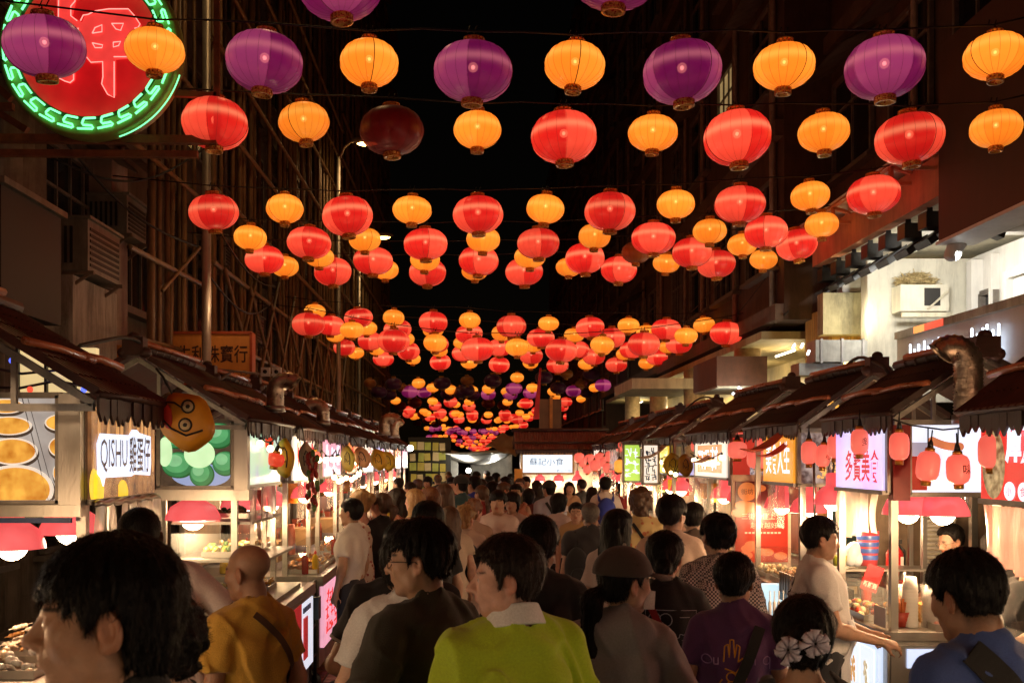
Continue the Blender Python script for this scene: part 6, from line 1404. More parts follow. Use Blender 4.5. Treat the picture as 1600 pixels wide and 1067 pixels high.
for i, (st, a, b) in enumerate(((R3, 7.5, 8.75), (R4, 9.5, 11.2), (R5, 12.4, 13.8), (R6, 14.6, 16.2), (R7, 16.9, 18.4), (R8, 19, 20.4))):
    for k in range(2): heat_lamp(2.62, a+.35+k*.7, 1.52, f'red heat lamp in the {ORD[i+2]} right stall, {["nearer", "farther"][k]} one', 12, .15, .15)
    if i: strips(st, ((2.36, b-.1, 1.74), (2.36, a+.1, 1.74)), .4, 6, M_strip, seed=50+i)
    for k in range(3): tray(2.6, a+.25+k*.42, .935, f'tray of {["golden dumplings", "brown skewers", "pale fish balls"][k]} on the {ORD[i+2]} right counter', [[('gd', (.62, .38, .1)), ('gd2', (.5, .25, .06))], [('bs', (.3, .12, .04)), ('bs2', (.4, .2, .06))], [('fb', (.68, .55, .35)), ('fb2', (.6, .42, .2))]][k], 24, .3, .3, ['chunk', 'skewer', 'ball'][k], 80+i*3+k, .06)
bulbs([P(1000, 683, 13.8), P(1018, 706, 13.2), P(1040, 712, 12.6), P(1055, 716, 12.2)], 6, 'string of warm round bulbs by the fifth right stall')
bulbs([P(1035, 718, 12.3), P(1048, 731, 12), P(1060, 725, 11.8)], 3, 'short string of warm bulbs beside the purple strip sign')
# rows of small red lanterns along the far right eaves
k = 0
for px, py, D, r in ((905, 715, 20, .14), (912, 722, 20, .14), (922, 718, 19.6, .15), (930, 727, 19, .15), (938, 716, 19, .15), (946, 722, 18.6, .15), (955, 713, 18, .15), (962, 722, 18, .15), (972, 700, 17, .14), (980, 698, 16.8, .14), (984, 712, 17, .14), (966, 708, 17.5, .14), (950, 731, 18, .13), (918, 733, 19.5, .12)):
    red_lantern(P(px, py, D), r*.72, r*1.35, f'small round red lantern on the far right eaves, {ORD[k]} of its cluster', None, 0, None, 'round red lanterns on the far right eaves', .15); k += 1
red_lantern(P(968, 728, 16.2), .09, .2, 'small orange lantern below the far right red lanterns', None, 0, em('amber_paper', (1, .42, .06), .9))
for px, py, D, r, lab in ((1091, 696, 11.6, .085, 'round red lantern under the fifth right eave'), (1160, 690, 9.6, .1, 'large round red lantern beside the orange sign, left of two'), (1202, 690, 8.4, .1, 'large round red lantern beside the orange sign, right of two'), (1185, 716, 8.8, .1, 'low round red lantern over the meat picture'), (1152, 703, 9.4, .09, 'round red lantern glowing on the red end board')):
    red_lantern(P(px, py, D), r, r*1.75, lab)
red_lantern(P(1103, 702, 11), .08, .13, 'unlit dark red ball lantern under the fifth right eave', None, 0, pm('dull_red_paper', (.22, .015, .012), .5))
def tongue(p, L, w_, ang, yaw, label, col, lit=0):
    "long curved leaf-shaped pennant"
    t = thing('pennant', label, 'pennant', p, yaw, 'curved leaf pennants on the right eaves'); vs = []; n = 14
    for i in range(n+1):
        u = i/n; ww = w_*math.sin(PI*(.12+.88*u))**.8 if u < 1 else 0.004
        x = -u*L*math.cos(ang); z = -u*L*math.sin(ang)-.18*L*math.sin(PI*u)
        for j in range(5): v = j/4-.5; vs.append((x, v*ww, z+.3*ww*abs(v)))
    q = MB(); q.add(vs, [(i*5+j, i*5+j+1, i*5+j+6, i*5+j+5) for i in range(n) for j in range(4)], True)
    o = q.build('cloth', col, t, False); md = o.modifiers.new('thick', 'SOLIDIFY'); md.thickness = .006
    return t
mpa = pm('peach_cloth', (.62, .40, .26), .6, 0, .15, 4, .2, 30); mpr = pm('red_cloth', (.65, .10, .05), .6, 0, .15, 4, .2, 30)
tongue(P(1140, 685, 10.2), .5, .2, .5, .3, 'peach leaf-shaped pennant right of the warm bulbs', mpa); tongue(P(1222, 676, 7.8), .42, .16, .3, .4, 'red leaf-shaped pennant in front of the orange sign', mpr); tongue(P(1045, 690, 12.6), .5, .2, .4, .3, 'peach leaf-shaped pennant left of the warm bulbs', mpa); tongue(P(1232, 690, 7.7), .3, .12, .35, .3, 'small red leaf-shaped pennant below the larger one', mpr)
pennant(P(1052, 695, 12.0), .22, .38, .05, 'mustard cartoon pouch on the right beside the warm bulbs', (.5, .35, .02), 2)
pennant(P(1068, 697, 11.8), .18, .36, -.1, 'brown cartoon pouch right of the mustard one', (.4, .22, .02), 2)
# centre stall facing us
CS = thing('food_stall', 'centre food stall facing the camera with the white noodle shop sign', 'market stall', (2.75, 21, 0), PI/2, 'food stalls along the street')
roof_part(CS, 0, 1, -.05, 1.95, 'roof_sheet', .55, 2.5, -.22, 2.1, pm('red_brown_roof_sheet', (.22, .06, .04), .45, 0, .3, 9, .15, 50, grime=.25)); roof_part(CS, 0, 1, -.05, 1.95, 'roof_sheet', .55, 2.5, 1.3, 2.15); valance(CS, 0, 1, -.22, -.05, 1.95, 2.1, .08)
q = MB(); q.tube([(.55, -.1, 2.55), (.55, 2.0, 2.55)], .04, 8); q.tube([(.0, -.1, 2.27), (0, 2, 2.27)], .025, 7); q.build('ridge_cap', M_tile, CS)
for yy in (.1, 1.75):
    for xx in (.05, 1.0): q = MB(); q.beam((xx, yy, 0), (xx, yy, 2.1), .05, .05); q.build('post', M_steel, CS)
q = MB(); q.b2((-.02, .72, 1.62), (.05, 1.8, 2.03)); sb = q.build('sign_board', em('cool_white_sign', (.78, .9, 1), 1.25, .05), CS)
q = MB()
for z in (1.62, 2.03): q.beam((.0, .7, z), (.0, 1.82, z), .1, .04)
for y in (.72, 1.8): q.beam((0, y, 1.62), (0, y, 2.03), .1, .04)
q.build('sign_frame', pm('gold_frame', (.6, .4, .15), .4, .3), sb)
text_mb('蘇記小食', (-.03, 1.28, 1.87), YN, ZP, (-1, 0, 0), .72, .16, .003, .0).build('lettering', em('grey_letters', (.12, .16, .25), .4), sb); text_mb('歡迎光臨', (-.03, .92, 1.68), YN, ZP, (-1, 0, 0), .3, .05, .003, .0).build('lettering', MATS['grey_letters'], sb)
q = MB(); q.b2((.0, .1, .1), (.9, 1.8, .9)); q.b2((-.05, .05, .902), (.95, 1.85, .95)); q.build('counter', M_steelw, CS)
q = MB(); q.b2((.98, .1, .9), (1.0, 1.8, 2.0)); q.build('back_panel', M_steel, CS)
for k in range(3): heat_lamp(1.35+k*.4, 21.3, 1.45, f'red heat lamp in the centre stall, {ORD[k]} from the left', 11, .12, .2)
q = MB(); q.b2((.78, 20.6, 1.45), (.95, 20.62, 1.72)); tag(q.build('notice', pm('orange_notice', (.75, .36, .06), .6)), 'small orange notice hanging left of the centre stall', 'notice')

# stalls and lantern strings that carry on beside and behind the camera
for s_, a, b, c1, lab in ((-1, 1.6, 3.3, 'white', 'left food stall just outside the picture beside the camera'), (1, .2, 1.9, 'white', 'right food stall just outside the picture beside the camera'), (-1, -1.6, .4, 'orange', 'left food stall behind the camera'), (1, -3.0, -1.0, 'lilac', 'right food stall behind the camera'), (-1, -4.6, -2.8, 'white', 'farther left food stall behind the camera')):
    st = stall(s_, a, b, lab, xf=-2.0 if s_ < 0 else 2.4, panel=pal['white'], glass=False)
    sign_front(st, -2.0 if s_ < 0 else 2.4, s_, -.01, a+.05, b-.05, 1.745, 2.15, pal[c1])
    for k in range(2): heat_lamp((-2.3 if s_ < 0 else 2.7), a+.4+k*.8, 1.6, f'red heat lamp in the {lab[:lab.index(" food")]} stall off camera, {["nearer", "farther"][k]} one at {a:.1f} m'.replace(f' at {a:.1f} m', ' of stall '+ORD[int(a)+5]), 24, .16, .15)
for ri, D in enumerate((5.1, 3.5, 1.9)):
    for k in range(11):
        c = 'rop'[(k % 2) if ri % 3 else (2 if k % 2 == 0 else 1)]; cn, big = NAMES[c]; x = -4.2+k*.8+.1*ri
        t = thing('lantern', f'{cn} lantern, {ORD[k]} from the left on overhead string {["A", "B", "C", "D", "E", "F", "G"][ri]} above the camera', 'lantern', (x, D, 5.5-.18*(1-((k-5)/5)**2)), rnd.uniform(0, 6), 'lanterns strung over the street')
        link('shade', LM[big]['shade'][cn], t); link('top_cap', LM[big]['top_cap'], t); link('bottom_cap', LM[big]['bottom_cap'], t)
lamp('added_fill_light', 'POINT', (-2.35, 1.7, 2.3), 17, (1, .66, .38), .06); lamp('added_fill_light', 'POINT', (-.2, -2.2, 3.4), 15, (1, .60, .30), .1); lamp('added_fill_light', 'POINT', (2.55, 1.3, 2.2), 14, (1, .5, .3), .08)  # added off-camera lights that brighten the nearest people

# goods and clutter that fill the stalls
def packet(p, w_, h, col, label, ang=0):
    t = thing('snack_packet', label, 'packet', p, ang, 'packets hung in the stalls'); q = MB(); vs = []; n = 6
    for i in range(n+1):
        for j in range(4): u, v = i/n, j/3; vs.append(((v-.5)*w_, -.02*math.sin(PI*u)*math.sin(PI*v), -u*h))
        for j in range(4): u, v = i/n, j/3; vs.append(((v-.5)*w_, .02*math.sin(PI*u)*math.sin(PI*v)+.001, -u*h))
    for i in range(n):
        for k in (0, 4):
            for j in range(3): a = i*8+k+j; q.add([], []); q.f.append((a, a+1, a+9, a+8)); q.mi.append(0); q.sm.append(True)
    q.v = [tuple(v) for v in vs]; q.build('pouch', pm('packet_%d_%d_%d' % tuple(int(c*50) for c in col), col, .25, 0, .35, 14, .5, 25), t); q = MB(); q.tube([(0, 0, 0), (0, 0, .05)], .003, 4); q.build('string', M_cable, t)
rq = random.Random(33); PC = [('red', (.5, .03, .02)), ('yellow', (.7, .45, .04)), ('orange', (.6, .2, .03)), ('green', (.1, .2, .05)), ('silver', (.55, .5, .45)), ('white', (.65, .6, .52)), ('brown', (.25, .12, .05))]
def fillstall(nm, s_, xf, a, b, k0):
    for k in range(6):
        cn, c = PC[(k+k0) % 7]; packet((xf+s_*rq.uniform(.12, .5), a+.1+(b-a-.2)*k/5, 1.70-rq.uniform(0, .05)), rq.uniform(.08, .13), rq.uniform(.14, .24), c, f'{cn} packet hung in the {nm}, {ORD[k]} from its near end', rq.uniform(-.5, .5))
    for k in range(5):
        cn, c = PC[(k*2+k0+1) % 7]; bottle(xf+s_*rq.uniform(.55, .8), a+.15+(b-a-.3)*k/4, .935, f'{cn} bottle at the back of the {nm}, {ORD[k]} from its near end', c, rq.uniform(.18, .28), rq.uniform(.028, .04), rq.choice([(.6, .05, .03), (.7, .6, .5), (.05, .05, .05)]))
    cups(xf+s_*.35, a+.12, .935, f'cup stack on the near corner of the {nm}', .042, rq.uniform(.2, .32), 7, rq.choice([(.8, .75, .66), (.7, .2, .12), (.82, .8, .8)]))
    crate(xf+s_*.72, b-.25, .935, (.22, .26, .18), f'carton at the far end of the {nm}', rq.choice([(.34, .2, .09), (.5, .1, .05), (.5, .42, .3)]), False)
    q = MB(); q.b2((xf+s_*.93, a+.05, .95), (xf+s_*.95, b-.05, 1.74)); tag(q.build('back_board', pm('back_board_%d' % (k0 % 3), [(.30, .19, .09), (.26, .08, .05), (.38, .30, .2)][k0 % 3], .5, 0, .4, 5, grime=.4)), f'back board of the {nm}', 'board')
for i, (a, b, c1, c2, lab) in enumerate(leftspec[:5]): fillstall(f'{ORD[i+2]} left stall', -1, -1.6, a, b, i)
for i, (a, b) in enumerate(((7.5, 8.75), (9.5, 11.2), (12.4, 13.8), (14.6, 16.2))): fillstall(f'{ORD[i+2]} right stall', 1, 2.4, a, b, i+3)
bulbs([P(398, 668, 7.0), P(430, 685, 7.6), P(448, 690, 8.05)], 4, 'string of warm round bulbs under the second left eave')
bulbs([(-1.56, 12.2, 2.0), (-1.56, 13.4, 2.0)], 6, 'string of warm round bulbs under the fifth left eave'); bulbs([(-1.56, 15.9, 2.0), (-1.56, 17.1, 2.0)], 6, 'string of warm round bulbs under the seventh left eave')
bulbs([(2.36, 9.6, 2.0), (2.36, 11.0, 2.0)], 6, 'string of warm round bulbs under the fourth right eave'); bulbs([(2.36, 14.7, 2.0), (2.36, 16, 2.0)], 6, 'string of warm round bulbs under the sixth right eave')

rk = random.Random(71)
for k in range(9):
    s_ = -1 if k < 5 else 1; xf = (-2.1 if s_ < 0 else 2.85); y0_ = (5.5, 8.3, 10, 12, 14, 6.9, 8.9, 11.5, 14)[k]; y1_ = y0_+rk.uniform(1.5, 2.6); pts = []
    for i in range(13): u = i/12; pts.append((xf+s_*(.16-.02*k*(k % 2))+.04*math.sin(4*u+k), y0_+(y1_-y0_)*u, 2.50+.20*math.sin(PI*u)**.5-.02*math.sin(9*u)))
    q = MB(); q.tube(pts, rk.uniform(.008, .016), 6); tag(q.build('power_cable', M_cable), f'black power cable looping over the {"left" if s_ < 0 else "right"} stall roofs, {ORD[k % 5]} from the near end', 'cable', 'power cables on the roofs')
for k, (x0, y0_, z0, x1, y1_, z1) in enumerate(((-4.6, 10.8, 5.2, -3.4, 12.6, 5.9), (-4.6, 9.9, 5.8, -3.5, 12.5, 4.6), (-3.42, 12.6, 4.3, -3.9, 19, 4.9), (-3.42, 12.6, 5.1, -3.9, 20, 5.4), (5.0, 15, 5.6, 5.0, 24, 4.4), (5.0, 16, 4.3, 5.2, 27, 4.0), (4.9, 16.1, 6.0, 4.9, 30, 5.2))):
    pts = [(x0+(x1-x0)*i/14, y0_+(y1_-y0_)*i/14, z0+(z1-z0)*i/14-.35*math.sin(PI*i/14)) for i in range(15)]
    q = MB(); q.tube(pts, .014, 6); tag(q.build('wall_cable', M_cable), f'slack black cable along the {"left" if x0 < 0 else "right"} facades, {ORD[k if k < 4 else k-4]} of its side', 'cable', 'slack cables on the facades')

for k, y in enumerate((3.75, 4.45)): heat_lamp(2.8, y, 1.66, f'red heat lamp in the nearest right stall behind the tinted strips, {["nearer", "farther"][k]} one', 30, .15, .12)

for k, p in enumerate(((-2.35, 1.7, 2.3), (-.2, -2.2, 3.4), (2.55, 1.3, 2.2))):  # bulbs and cords added as fixtures for those fill lights
    t = thing('added_fill_bulb', f'added bare bulb around an off-camera fill light, {["left", "overhead", "right"][k]} one', 'lamp', p)
    q = MB(); q.sph((0, 0, .14), .045, 12, 8); q.build('bulb', em('warm_bulb', (1, .74, .38), 7), t); q = MB(); q.tube([(0, 0, .18), (0, 0, .6)], .008, 6); q.build('cord', M_cable, t)
# ================================================================== people
def rot(ax, a):
    return np.array(Matrix.Rotation(a, 3, ax), np.float32)
SKINS = {'fair': (.56, .33, .225), 'mid': (.46, .26, .165), 'tan': (.36, .185, .11), 'pink': (.58, .32, .24), 'dark': (.20, .10, .065)}
def skin(k):
    m = pm('skin_'+k, SKINS[k], .46, 0, .14, 30, .2, 240, attr='tint', spec=.45); B = m.node_tree.nodes['Principled BSDF']; B.inputs['Subsurface Weight'].default_value = .12; B.inputs['Subsurface Radius'].default_value = (.012, .004, .002); B.inputs['Subsurface Scale'].default_value = 1; return m
def cloth(name, col, var=.12, scale=9, col2=None, rough=.85): return pm('cloth_'+name, col, rough, 0, var, scale*16, .35, 260, (1, 1, 1), col2, sheen=.15)
HAIRM = {'black': pm('hair_black', (.007, .0055, .005), .46, 0, .4, 60, .7, 120, (1, 1, .12), spec=.14), 'brown': pm('hair_brown', (.07, .032, .014), .45, 0, .5, 50, .5, 90, (1, 1, .15)), 'blonde': pm('hair_blonde', (.34, .19, .07), .45, 0, .4, 50, .5, 90, (1, 1, .15)), 'grey': pm('hair_grey', (.10, .085, .07), .5, 0, .4, 60, .5, 90), 'auburn': pm('hair_auburn', (.16, .06, .02), .45, 0, .5, 50, .5, 90), 'dkbrown': pm('hair_dkbrown', (.018, .011, .008), .46, 0, .5, 60, .7, 120, (1, 1, .12), spec=.16)}
M_eye = pm('eye_white', (.62, .58, .54), .15, 0, .03); M_iris = pm('eye_iris', (.018, .01, .006), .1, 0, .05)
HC = V3((0, .0, 1.605))                 # head centre at height 1.72
NK = V3((0, -.02, 1.49))                # pivot of the head on the neck
def mouthless(p): return p
def head_base(q, fem=0., jaw=1., fat=0.):
    "cranium, face, jaw (no small features), head-centred, facing +y"
    f = s_ell(q, (0, -.014, .036), (.076+fat*.2, .093, .078))
    face = s_ell(q, (0, .022, -.036), (.060*jaw+fat*.5, .066, .082-.004*fem))
    f = smin(f, face, .035)
    f = smin(f, s_cap(q, (-.016*jaw, .062, -.096), (.016*jaw, .062, -.096), .019-.003*fem), .03)
    for sx in (-1, 1):
        f = smin(f, s_sph(q, (sx*(.049*jaw+fat*.4), .012, -.068+.01*fem), .017+fat*.6), .04)
        f = smin(f, s_sph(q, (sx*.046, .056, -.018), .021), .03)
    return f
def head_sdf(q, o):
    fem, jaw, fat = o.get('fem', 0), o.get('jaw', 1), o.get('fat', 0); ns = o.get('nose', 1.)
    f = head_base(q, fem, jaw, fat)
    f = smin(f, s_cap(q, (-.032, .079, .020), (.032, .079, .020), .008), .018)
    for sx in (-1, 1): f = smax(f, -s_sph(q, (sx*.032, .104, .001), .017), .016)
    for sx in (-1, 1):
        f = smin(f, s_ell(q, (sx*.032, .0745, .0), (.0165, .0125, .0115)), .006)
        f = smax(f, -s_ell(q, (sx*.032, .0885, -.001), (.0125, .004, .0042)), .002)
    f = smin(f, s_cap(q, (0, .083, .010), (0, .099+.008*ns, -.029), .0085, .0115*ns), .014)
    f = smin(f, s_sph(q, (0, .1025+.008*ns, -.031), .0095), .008)
    for sx in (-1, 1):
        f = smin(f, s_ell(q, (sx*.0125, .093+.004*ns, -.0345), (.0075, .011, .008)), .007)
        f = smax(f, -s_sph(q, (sx*.007, .099+.006*ns, -.0415), .0035), .004)
    f = smin(f, s_ell(q, (0, .079, -.058), (.027, .017, .020)), .018)
    f = smin(f, s_cap(q, (-.017, .0885, -.0545), (.017, .0885, -.0545), .0058), .006)
    f = smin(f, s_cap(q, (-.014, .0885, -.0655), (.014, .0885, -.0655), .0068), .006)
    f = smax(f, -s_ell(q, (0, .100, -.0602), (.021, .013, .0016)), .003)
    f = smax(f, -s_ell(q, (0, .092, -.0775), (.018, .007, .005)), .01)
    for sx in (-1, 1):
        R = rot('Z', sx*.32) @ rot('X', -.16)
        e = s_ell(q, (sx*.0785, -.012, -.008), (.0095, .0195, .0325), R)
        e = smin(e, s_sph(q, (sx*.074, -.006, -.036), .0085), .008)
        e = smax(e, -s_ell(q, (sx*.0865, -.009, -.003), (.0085, .0115, .0215), R), .005)
        e = smin(e, s_ell(q, (sx*.076, .0, -.012), (.005, .005, .008)), .005)
        f = smin(f, e, .007)
    return f
def hand_sdf(p, W, d, n, side, curl=.5, spread=1., s=1.):
    "palm, four unequal bent fingers and a thumb; W wrist, d towards fingers, n out of the back of the hand"
    d = V3(d); d = d/np.linalg.norm(d); n = V3(n); n = n-d*(n @ d); n = n/np.linalg.norm(n); x = np.cross(d, n)*side   # x towards the thumb
    q = np.stack([(p-V3(W)) @ x, (p-V3(W)) @ d, (p-V3(W)) @ n], 1)/s
    f = s_ecap(q, (0, .0, 0), (0, .02, 0), .026, .03, (1, 1, .72))
    f = smin(f, s_box(q, (0, .05, -.002), (.039, .042, .0135), .012), .015)
    for i, (fx, L) in enumerate(((.029, .070), (.010, .080), (-.010, .074), (-.028, .058))):
        a = np.array((fx, .086-.006*abs(i-1.2), 0)); ang = 0.; r = .0088-.0007*(i == 3)
        sp = (1.5-i)*.07*spread; seg = (L*.45, L*.32, L*.27)
        for k in range(3):
            ang += curl*(.55, .8, .6)[k]*(1+.12*i); b = a+np.array((math.sin(sp)*seg[k], math.cos(ang)*seg[k], -math.sin(ang)*seg[k]))
            f = smin(f, s_cap(q, a, b, r, r*.93), .006); a = b; r *= .93
    a = np.array((.030, .022, -.006)); b = np.array((.058, .05, -.018-.012*curl)); c = np.array((.058-.02*curl, .083, -.026-.03*curl))
    f = smin(f, s_cap(q, a, b, .0135, .0105), .012); f = smin(f, s_cap(q, b, c, .0105, .0085), .006)
    return f*s
ARM0 = ((.225, -.035, 1.13), (.235, .03, .885))
class Person:
    pass
PEOPLE_T = [0]
def checked(name, a, b_, n_):
    m = cloth(name, a); N, L = m.node_tree.nodes, m.node_tree.links; B = N['Principled BSDF']; tc = N.new('ShaderNodeTexCoord'); c = N.new('ShaderNodeTexChecker'); c.inputs['Scale'].default_value = n_; c.inputs['Color1'].default_value = tuple(a)+(1,); c.inputs['Color2'].default_value = tuple(b_)+(1,); L.new(tc.outputs['Object'], c.inputs['Vector']); L.new(c.outputs[0], B.inputs['Base Color']); return m
def flowered(name, a, b_, sc_):
    m = cloth(name, a); N, L = m.node_tree.nodes, m.node_tree.links; B = N['Principled BSDF']; tc = N.new('ShaderNodeTexCoord'); v = N.new('ShaderNodeTexVoronoi'); v.inputs['Scale'].default_value = sc_; L.new(tc.outputs['Object'], v.inputs['Vector']); r = N.new('ShaderNodeMapRange'); r.inputs[1].default_value = .28; r.inputs[2].default_value = .36; L.new(v.outputs[0], r.inputs[0]); x = N.new('ShaderNodeMix'); x.data_type = 'RGBA'; x.inputs[6].default_value = tuple(b_)+(1,); x.inputs[7].default_value = tuple(a)+(1,); L.new(r.outputs[0], x.inputs[0]); L.new(x.outputs[2], B.inputs['Base Color']); return m
def person(label, px, top, D, yaw=0, hy=0, hp=0, hr=0, skin_='mid', hair='short', hcol='black', shirt='tee', scol=None, sname=None, legs='trousers', lcol=(.03, .03, .035), b=1., d=1., fem=0, fat=0, jaw=1., nose=1., lean=(0, 0), armL=None, armR=None, curl=.55, handL=None, handR=None, sleeve=None, hem=.86, glasses=False, beard=0, seed=0, hopt=None, strands=None, fold=1.7, x=None, group=None, mouth=0, smat=None, hairtop=.02, neckr=.054, hcut=None, brow=True):
    X = (px-745)/F*D if x is None else x
    Ht = CAMZ-(top-715)/F*D
    s = (Ht-hairtop)/1.72 if hair != 'bald' else Ht/1.72
    T = thing('person', label, 'person', (X, D, 0), math.radians(yaw), group); T.scale = (s, s, s)
    o = Person(); o.T = T; o.D = D; o.b = b
    hh = min(max(D*.0019, .0032), .013); ha = min(max(D*.0024, .0065), .018); hc = min(max(D*.0026, .0065), .02)
    Ru = rot('X', -lean[0]) @ rot('Y', lean[1]); hip = V3((0, 0, .95))
    def U(p): return (p-hip) @ Ru+hip                 # into the upright trunk's frame
    Rh = rot('Z', math.radians(hy)) @ rot('X', math.radians(hp)) @ rot('Y', math.radians(hr))
    def Hd(pu): return (pu-NK) @ Rh+NK-HC
    fo = {'fem': fem, 'jaw': jaw, 'fat': fat, 'nose': nose}
    sh = .150*b; AL, AR = armL or ARM0, armR or ARM0
    arms = {-1: [V3((-sh, -.015, 1.385)), V3((-abs(AL[0][0])*1. if AL[0][0] > 0 and armL is None else AL[0][0], AL[0][1], AL[0][2])), V3((-AL[1][0] if armL is None else AL[1][0], AL[1][1], AL[1][2]))], 1: [V3((sh, -.015, 1.385)), V3(AR[0]), V3(AR[1])]}
    for sd in (-1, 1):
        if (armL if sd < 0 else armR) is None: arms[sd][1][0] *= (.75+.25*b); arms[sd][2][0] *= (.75+.25*b)
    def neck(pu): return s_cap(pu, (0, -.032, 1.40), (0, -.018, 1.53), neckr*1.12-.006*fem, neckr-.006*fem)
    def upper_core(pu):
        f = s_ell(pu, (0, -.005, 1.25), (.155*b, .105*d, .21)); f = smin(f, s_ell(pu, (0, .0, 1.05), (.14*b, .10*d, .17)), .06)
        f = smin(f, s_cap(pu, (-sh*.85, -.015, 1.39), (sh*.85, -.015, 1.39), .05), .05)
        return smin(f, neck(pu), .05)
    def f_head(p):
        pu = U(p); f = smin(head_sdf(Hd(pu), fo), neck(pu), .02)
        tr = np.minimum(s_cap(pu, (-.1*b, -.03, 1.40), (.0, -.03, 1.435), .04, .05), s_cap(pu, (.1*b, -.03, 1.40), (0, -.03, 1.435), .04, .05))
        f = smin(f, tr, .04)
        return smax(f, 1.40-pu[:, 2], .004)
    hcn = (HC-NK) @ Rh.T+NK; hc_w = (hcn-hip) @ Ru.T+hip
    V, Q, off = [], [], 0
    def addm(v, q):
        nonlocal off
        V.append(v); Q.append(q+off); off += len(v)
    v, q = sdf_mesh(f_head, hc_w-V3((.17, .17, .23)), hc_w+V3((.17, .17, .155)), hh); nh = len(v); addm(v, q)
    # arms with hands
    for sd in (-1, 1):
        S, E, Wr = arms[sd]; hd = (handL if sd < 0 else handR) or {}
        dirv = V3(hd.get('d', (Wr-E)/np.linalg.norm(Wr-E))); nv = V3(hd.get('n', (sd*1., .15, .1)))
        cu = hd.get('curl', curl)
        def f_arm(p):
            pu = U(p)
            f = s_cap(pu, S, E, .05*(.6+.4*b), .040*(.7+.3*b)); f = smin(f, s_cap(pu, E, Wr, .041*(.7+.3*b), .0265), .02)
            f = smin(f, s_sph(pu, E+(Wr-E)*.25, .043*(.7+.3*b)), .03)
            if D < 9: f = smin(f, hand_sdf(pu, Wr+dirv*.005, dirv, nv, sd, cu, 1, .95-.08*fem), .014)
            else: f = smin(f, s_ecap(pu, Wr, Wr+dirv*.12, .03, .03, (.7, 1, 1)), .02)
            return f
        pts = np.stack([S, E, Wr, Wr+dirv*.2]); pts = (pts-hip) @ Ru.T+hip
        v, q = sdf_mesh(f_arm, pts.min(0)-.085, pts.max(0)+.085, ha); addm(v, q)
    bare = legs in ('shorts', 'skirt', 'dress')
    def leg(p, r):
        f = s_ell(p, (0, 0, .93), (.15*b*r, .115*d*r, .13))
        for sd in (-1, 1):
            f = smin(f, s_cap(p, (sd*.088*b, 0, .87), (sd*.095, .008, .48), .083*r*(.6+.4*b), .055*r), .05)
            f = smin(f, s_cap(p, (sd*.095, .005, .48), (sd*.10, -.015, .08), .053*r, .037*r), .03)
        return f
    def f_core(p): return smin(smax(upper_core(U(p)), U(p)[:, 2]-1.42, .01), leg(p, 1), .06)
    lo = V3((-.32, -.3, .03)); hi = V3((.32, .3, 1.5))
    for a in ((0, 0, 1.45), (.2, 0, 1.4), (-.2, 0, 1.4)):
        w_ = (V3(a)-hip) @ Ru.T+hip; lo = np.minimum(lo, w_-.12); hi = np.maximum(hi, w_+.12)
    v, q = sdf_mesh(f_core, lo, hi, .02 if (bare and D < 12) else .03); addm(v, q)
    Vv, Qq = np.concatenate(V), np.concatenate(Q)
    ti = np.ones((len(Vv), 3))
    hq = Hd(U(Vv[:nh].astype(np.float32)))
    def mask(c, r, k=1.): return np.clip((1-np.linalg.norm((hq-V3(c))/V3(r), axis=1))*3*k, 0, 1)[:, None]
    t_ = ti[:nh]
    lip = np.maximum(mask((0, .093, -.0535), (.025, .02, .0085)), mask((0, .093, -.066), (.022, .02, .0095)))
    t_ *= 1-lip*(1-np.array((.86, .5, .48)))
    if brow:
        for sx in (-1, 1):
            br = np.maximum(mask((sx*.026, .084, .0215), (.014, .03, .0042)), mask((sx*.044, .074, .0225), (.014, .03, .0040))); t_ *= 1-br*(1-np.array((.10, .08, .07)) if hcol in ('black', 'dkbrown', 'brown') else np.array((.45, .5, .5)))
            ln = mask((sx*.032, .0855, .0035), (.017, .012, .0026)); t_ *= 1-ln*.8
            ear = mask((sx*.083, -.012, -.008), (.02, .03, .045)); t_ *= 1-ear*(1-np.array((1, .82, .78)))
    if beard: t_ *= 1-np.clip(mask((0, .07, -.08), (.075, .085, .05)), 0, 1)*(1-np.array((.75, .72, .72)))*beard
    if hair == 'bald': t_ *= 1-np.clip((-hq[:, 1:2]-.005)*20, 0, 1)*np.clip((hq[:, 2:3]+.09)*12, 0, 1)*np.clip((.075-hq[:, 2:3])*14, 0, 1)*.35
    if hair in ('short', 'fade', 'crew') and hcol != 'blonde':
        hz_ = hq[:, 2]; k_ = np.clip((hz_+.105)/.05, 0, 1)*np.clip((.045-hq[:, 1])*40, 0, 1)*np.clip((-.02-hq[:, 1])*60+(hz_ > .01)*1., 0, 1)
        k_ *= .75+.5*(vnoise((hq*260).astype(np.float32))-.5); t_ *= 1-np.clip(k_, 0, .9)[:, None]*np.array((.9, .88, .86))
    me = np_mesh('body', Vv, Qq, skin(skin_), tint=ti); link('body', me, T)
    def toworld(c):
        c = V3(c)+HC-NK; c = c @ Rh.T+NK; return Vector(((c-hip) @ Ru.T+hip).tolist())
    Rw = Matrix((Ru @ Rh).tolist())
    if D < 6.5:
        for sx in (-1, 1):
            e = MB(); e.sph(toworld((sx*.032, .0755, -.0005)), .0118, 12, 8); e.m = 1; e.sph(toworld((sx*.032, .0815, -.0005)), .0063, 10, 6); e.build('eye', [M_eye, M_iris], T)
    # ------------------------------------------------------------ hair
    ho = {'tt': .024, 'ts': .012, 'front': .056, 'side': -.006, 'nape': -.062, 'amp': .004, 'clump': .006, 'ear': True}
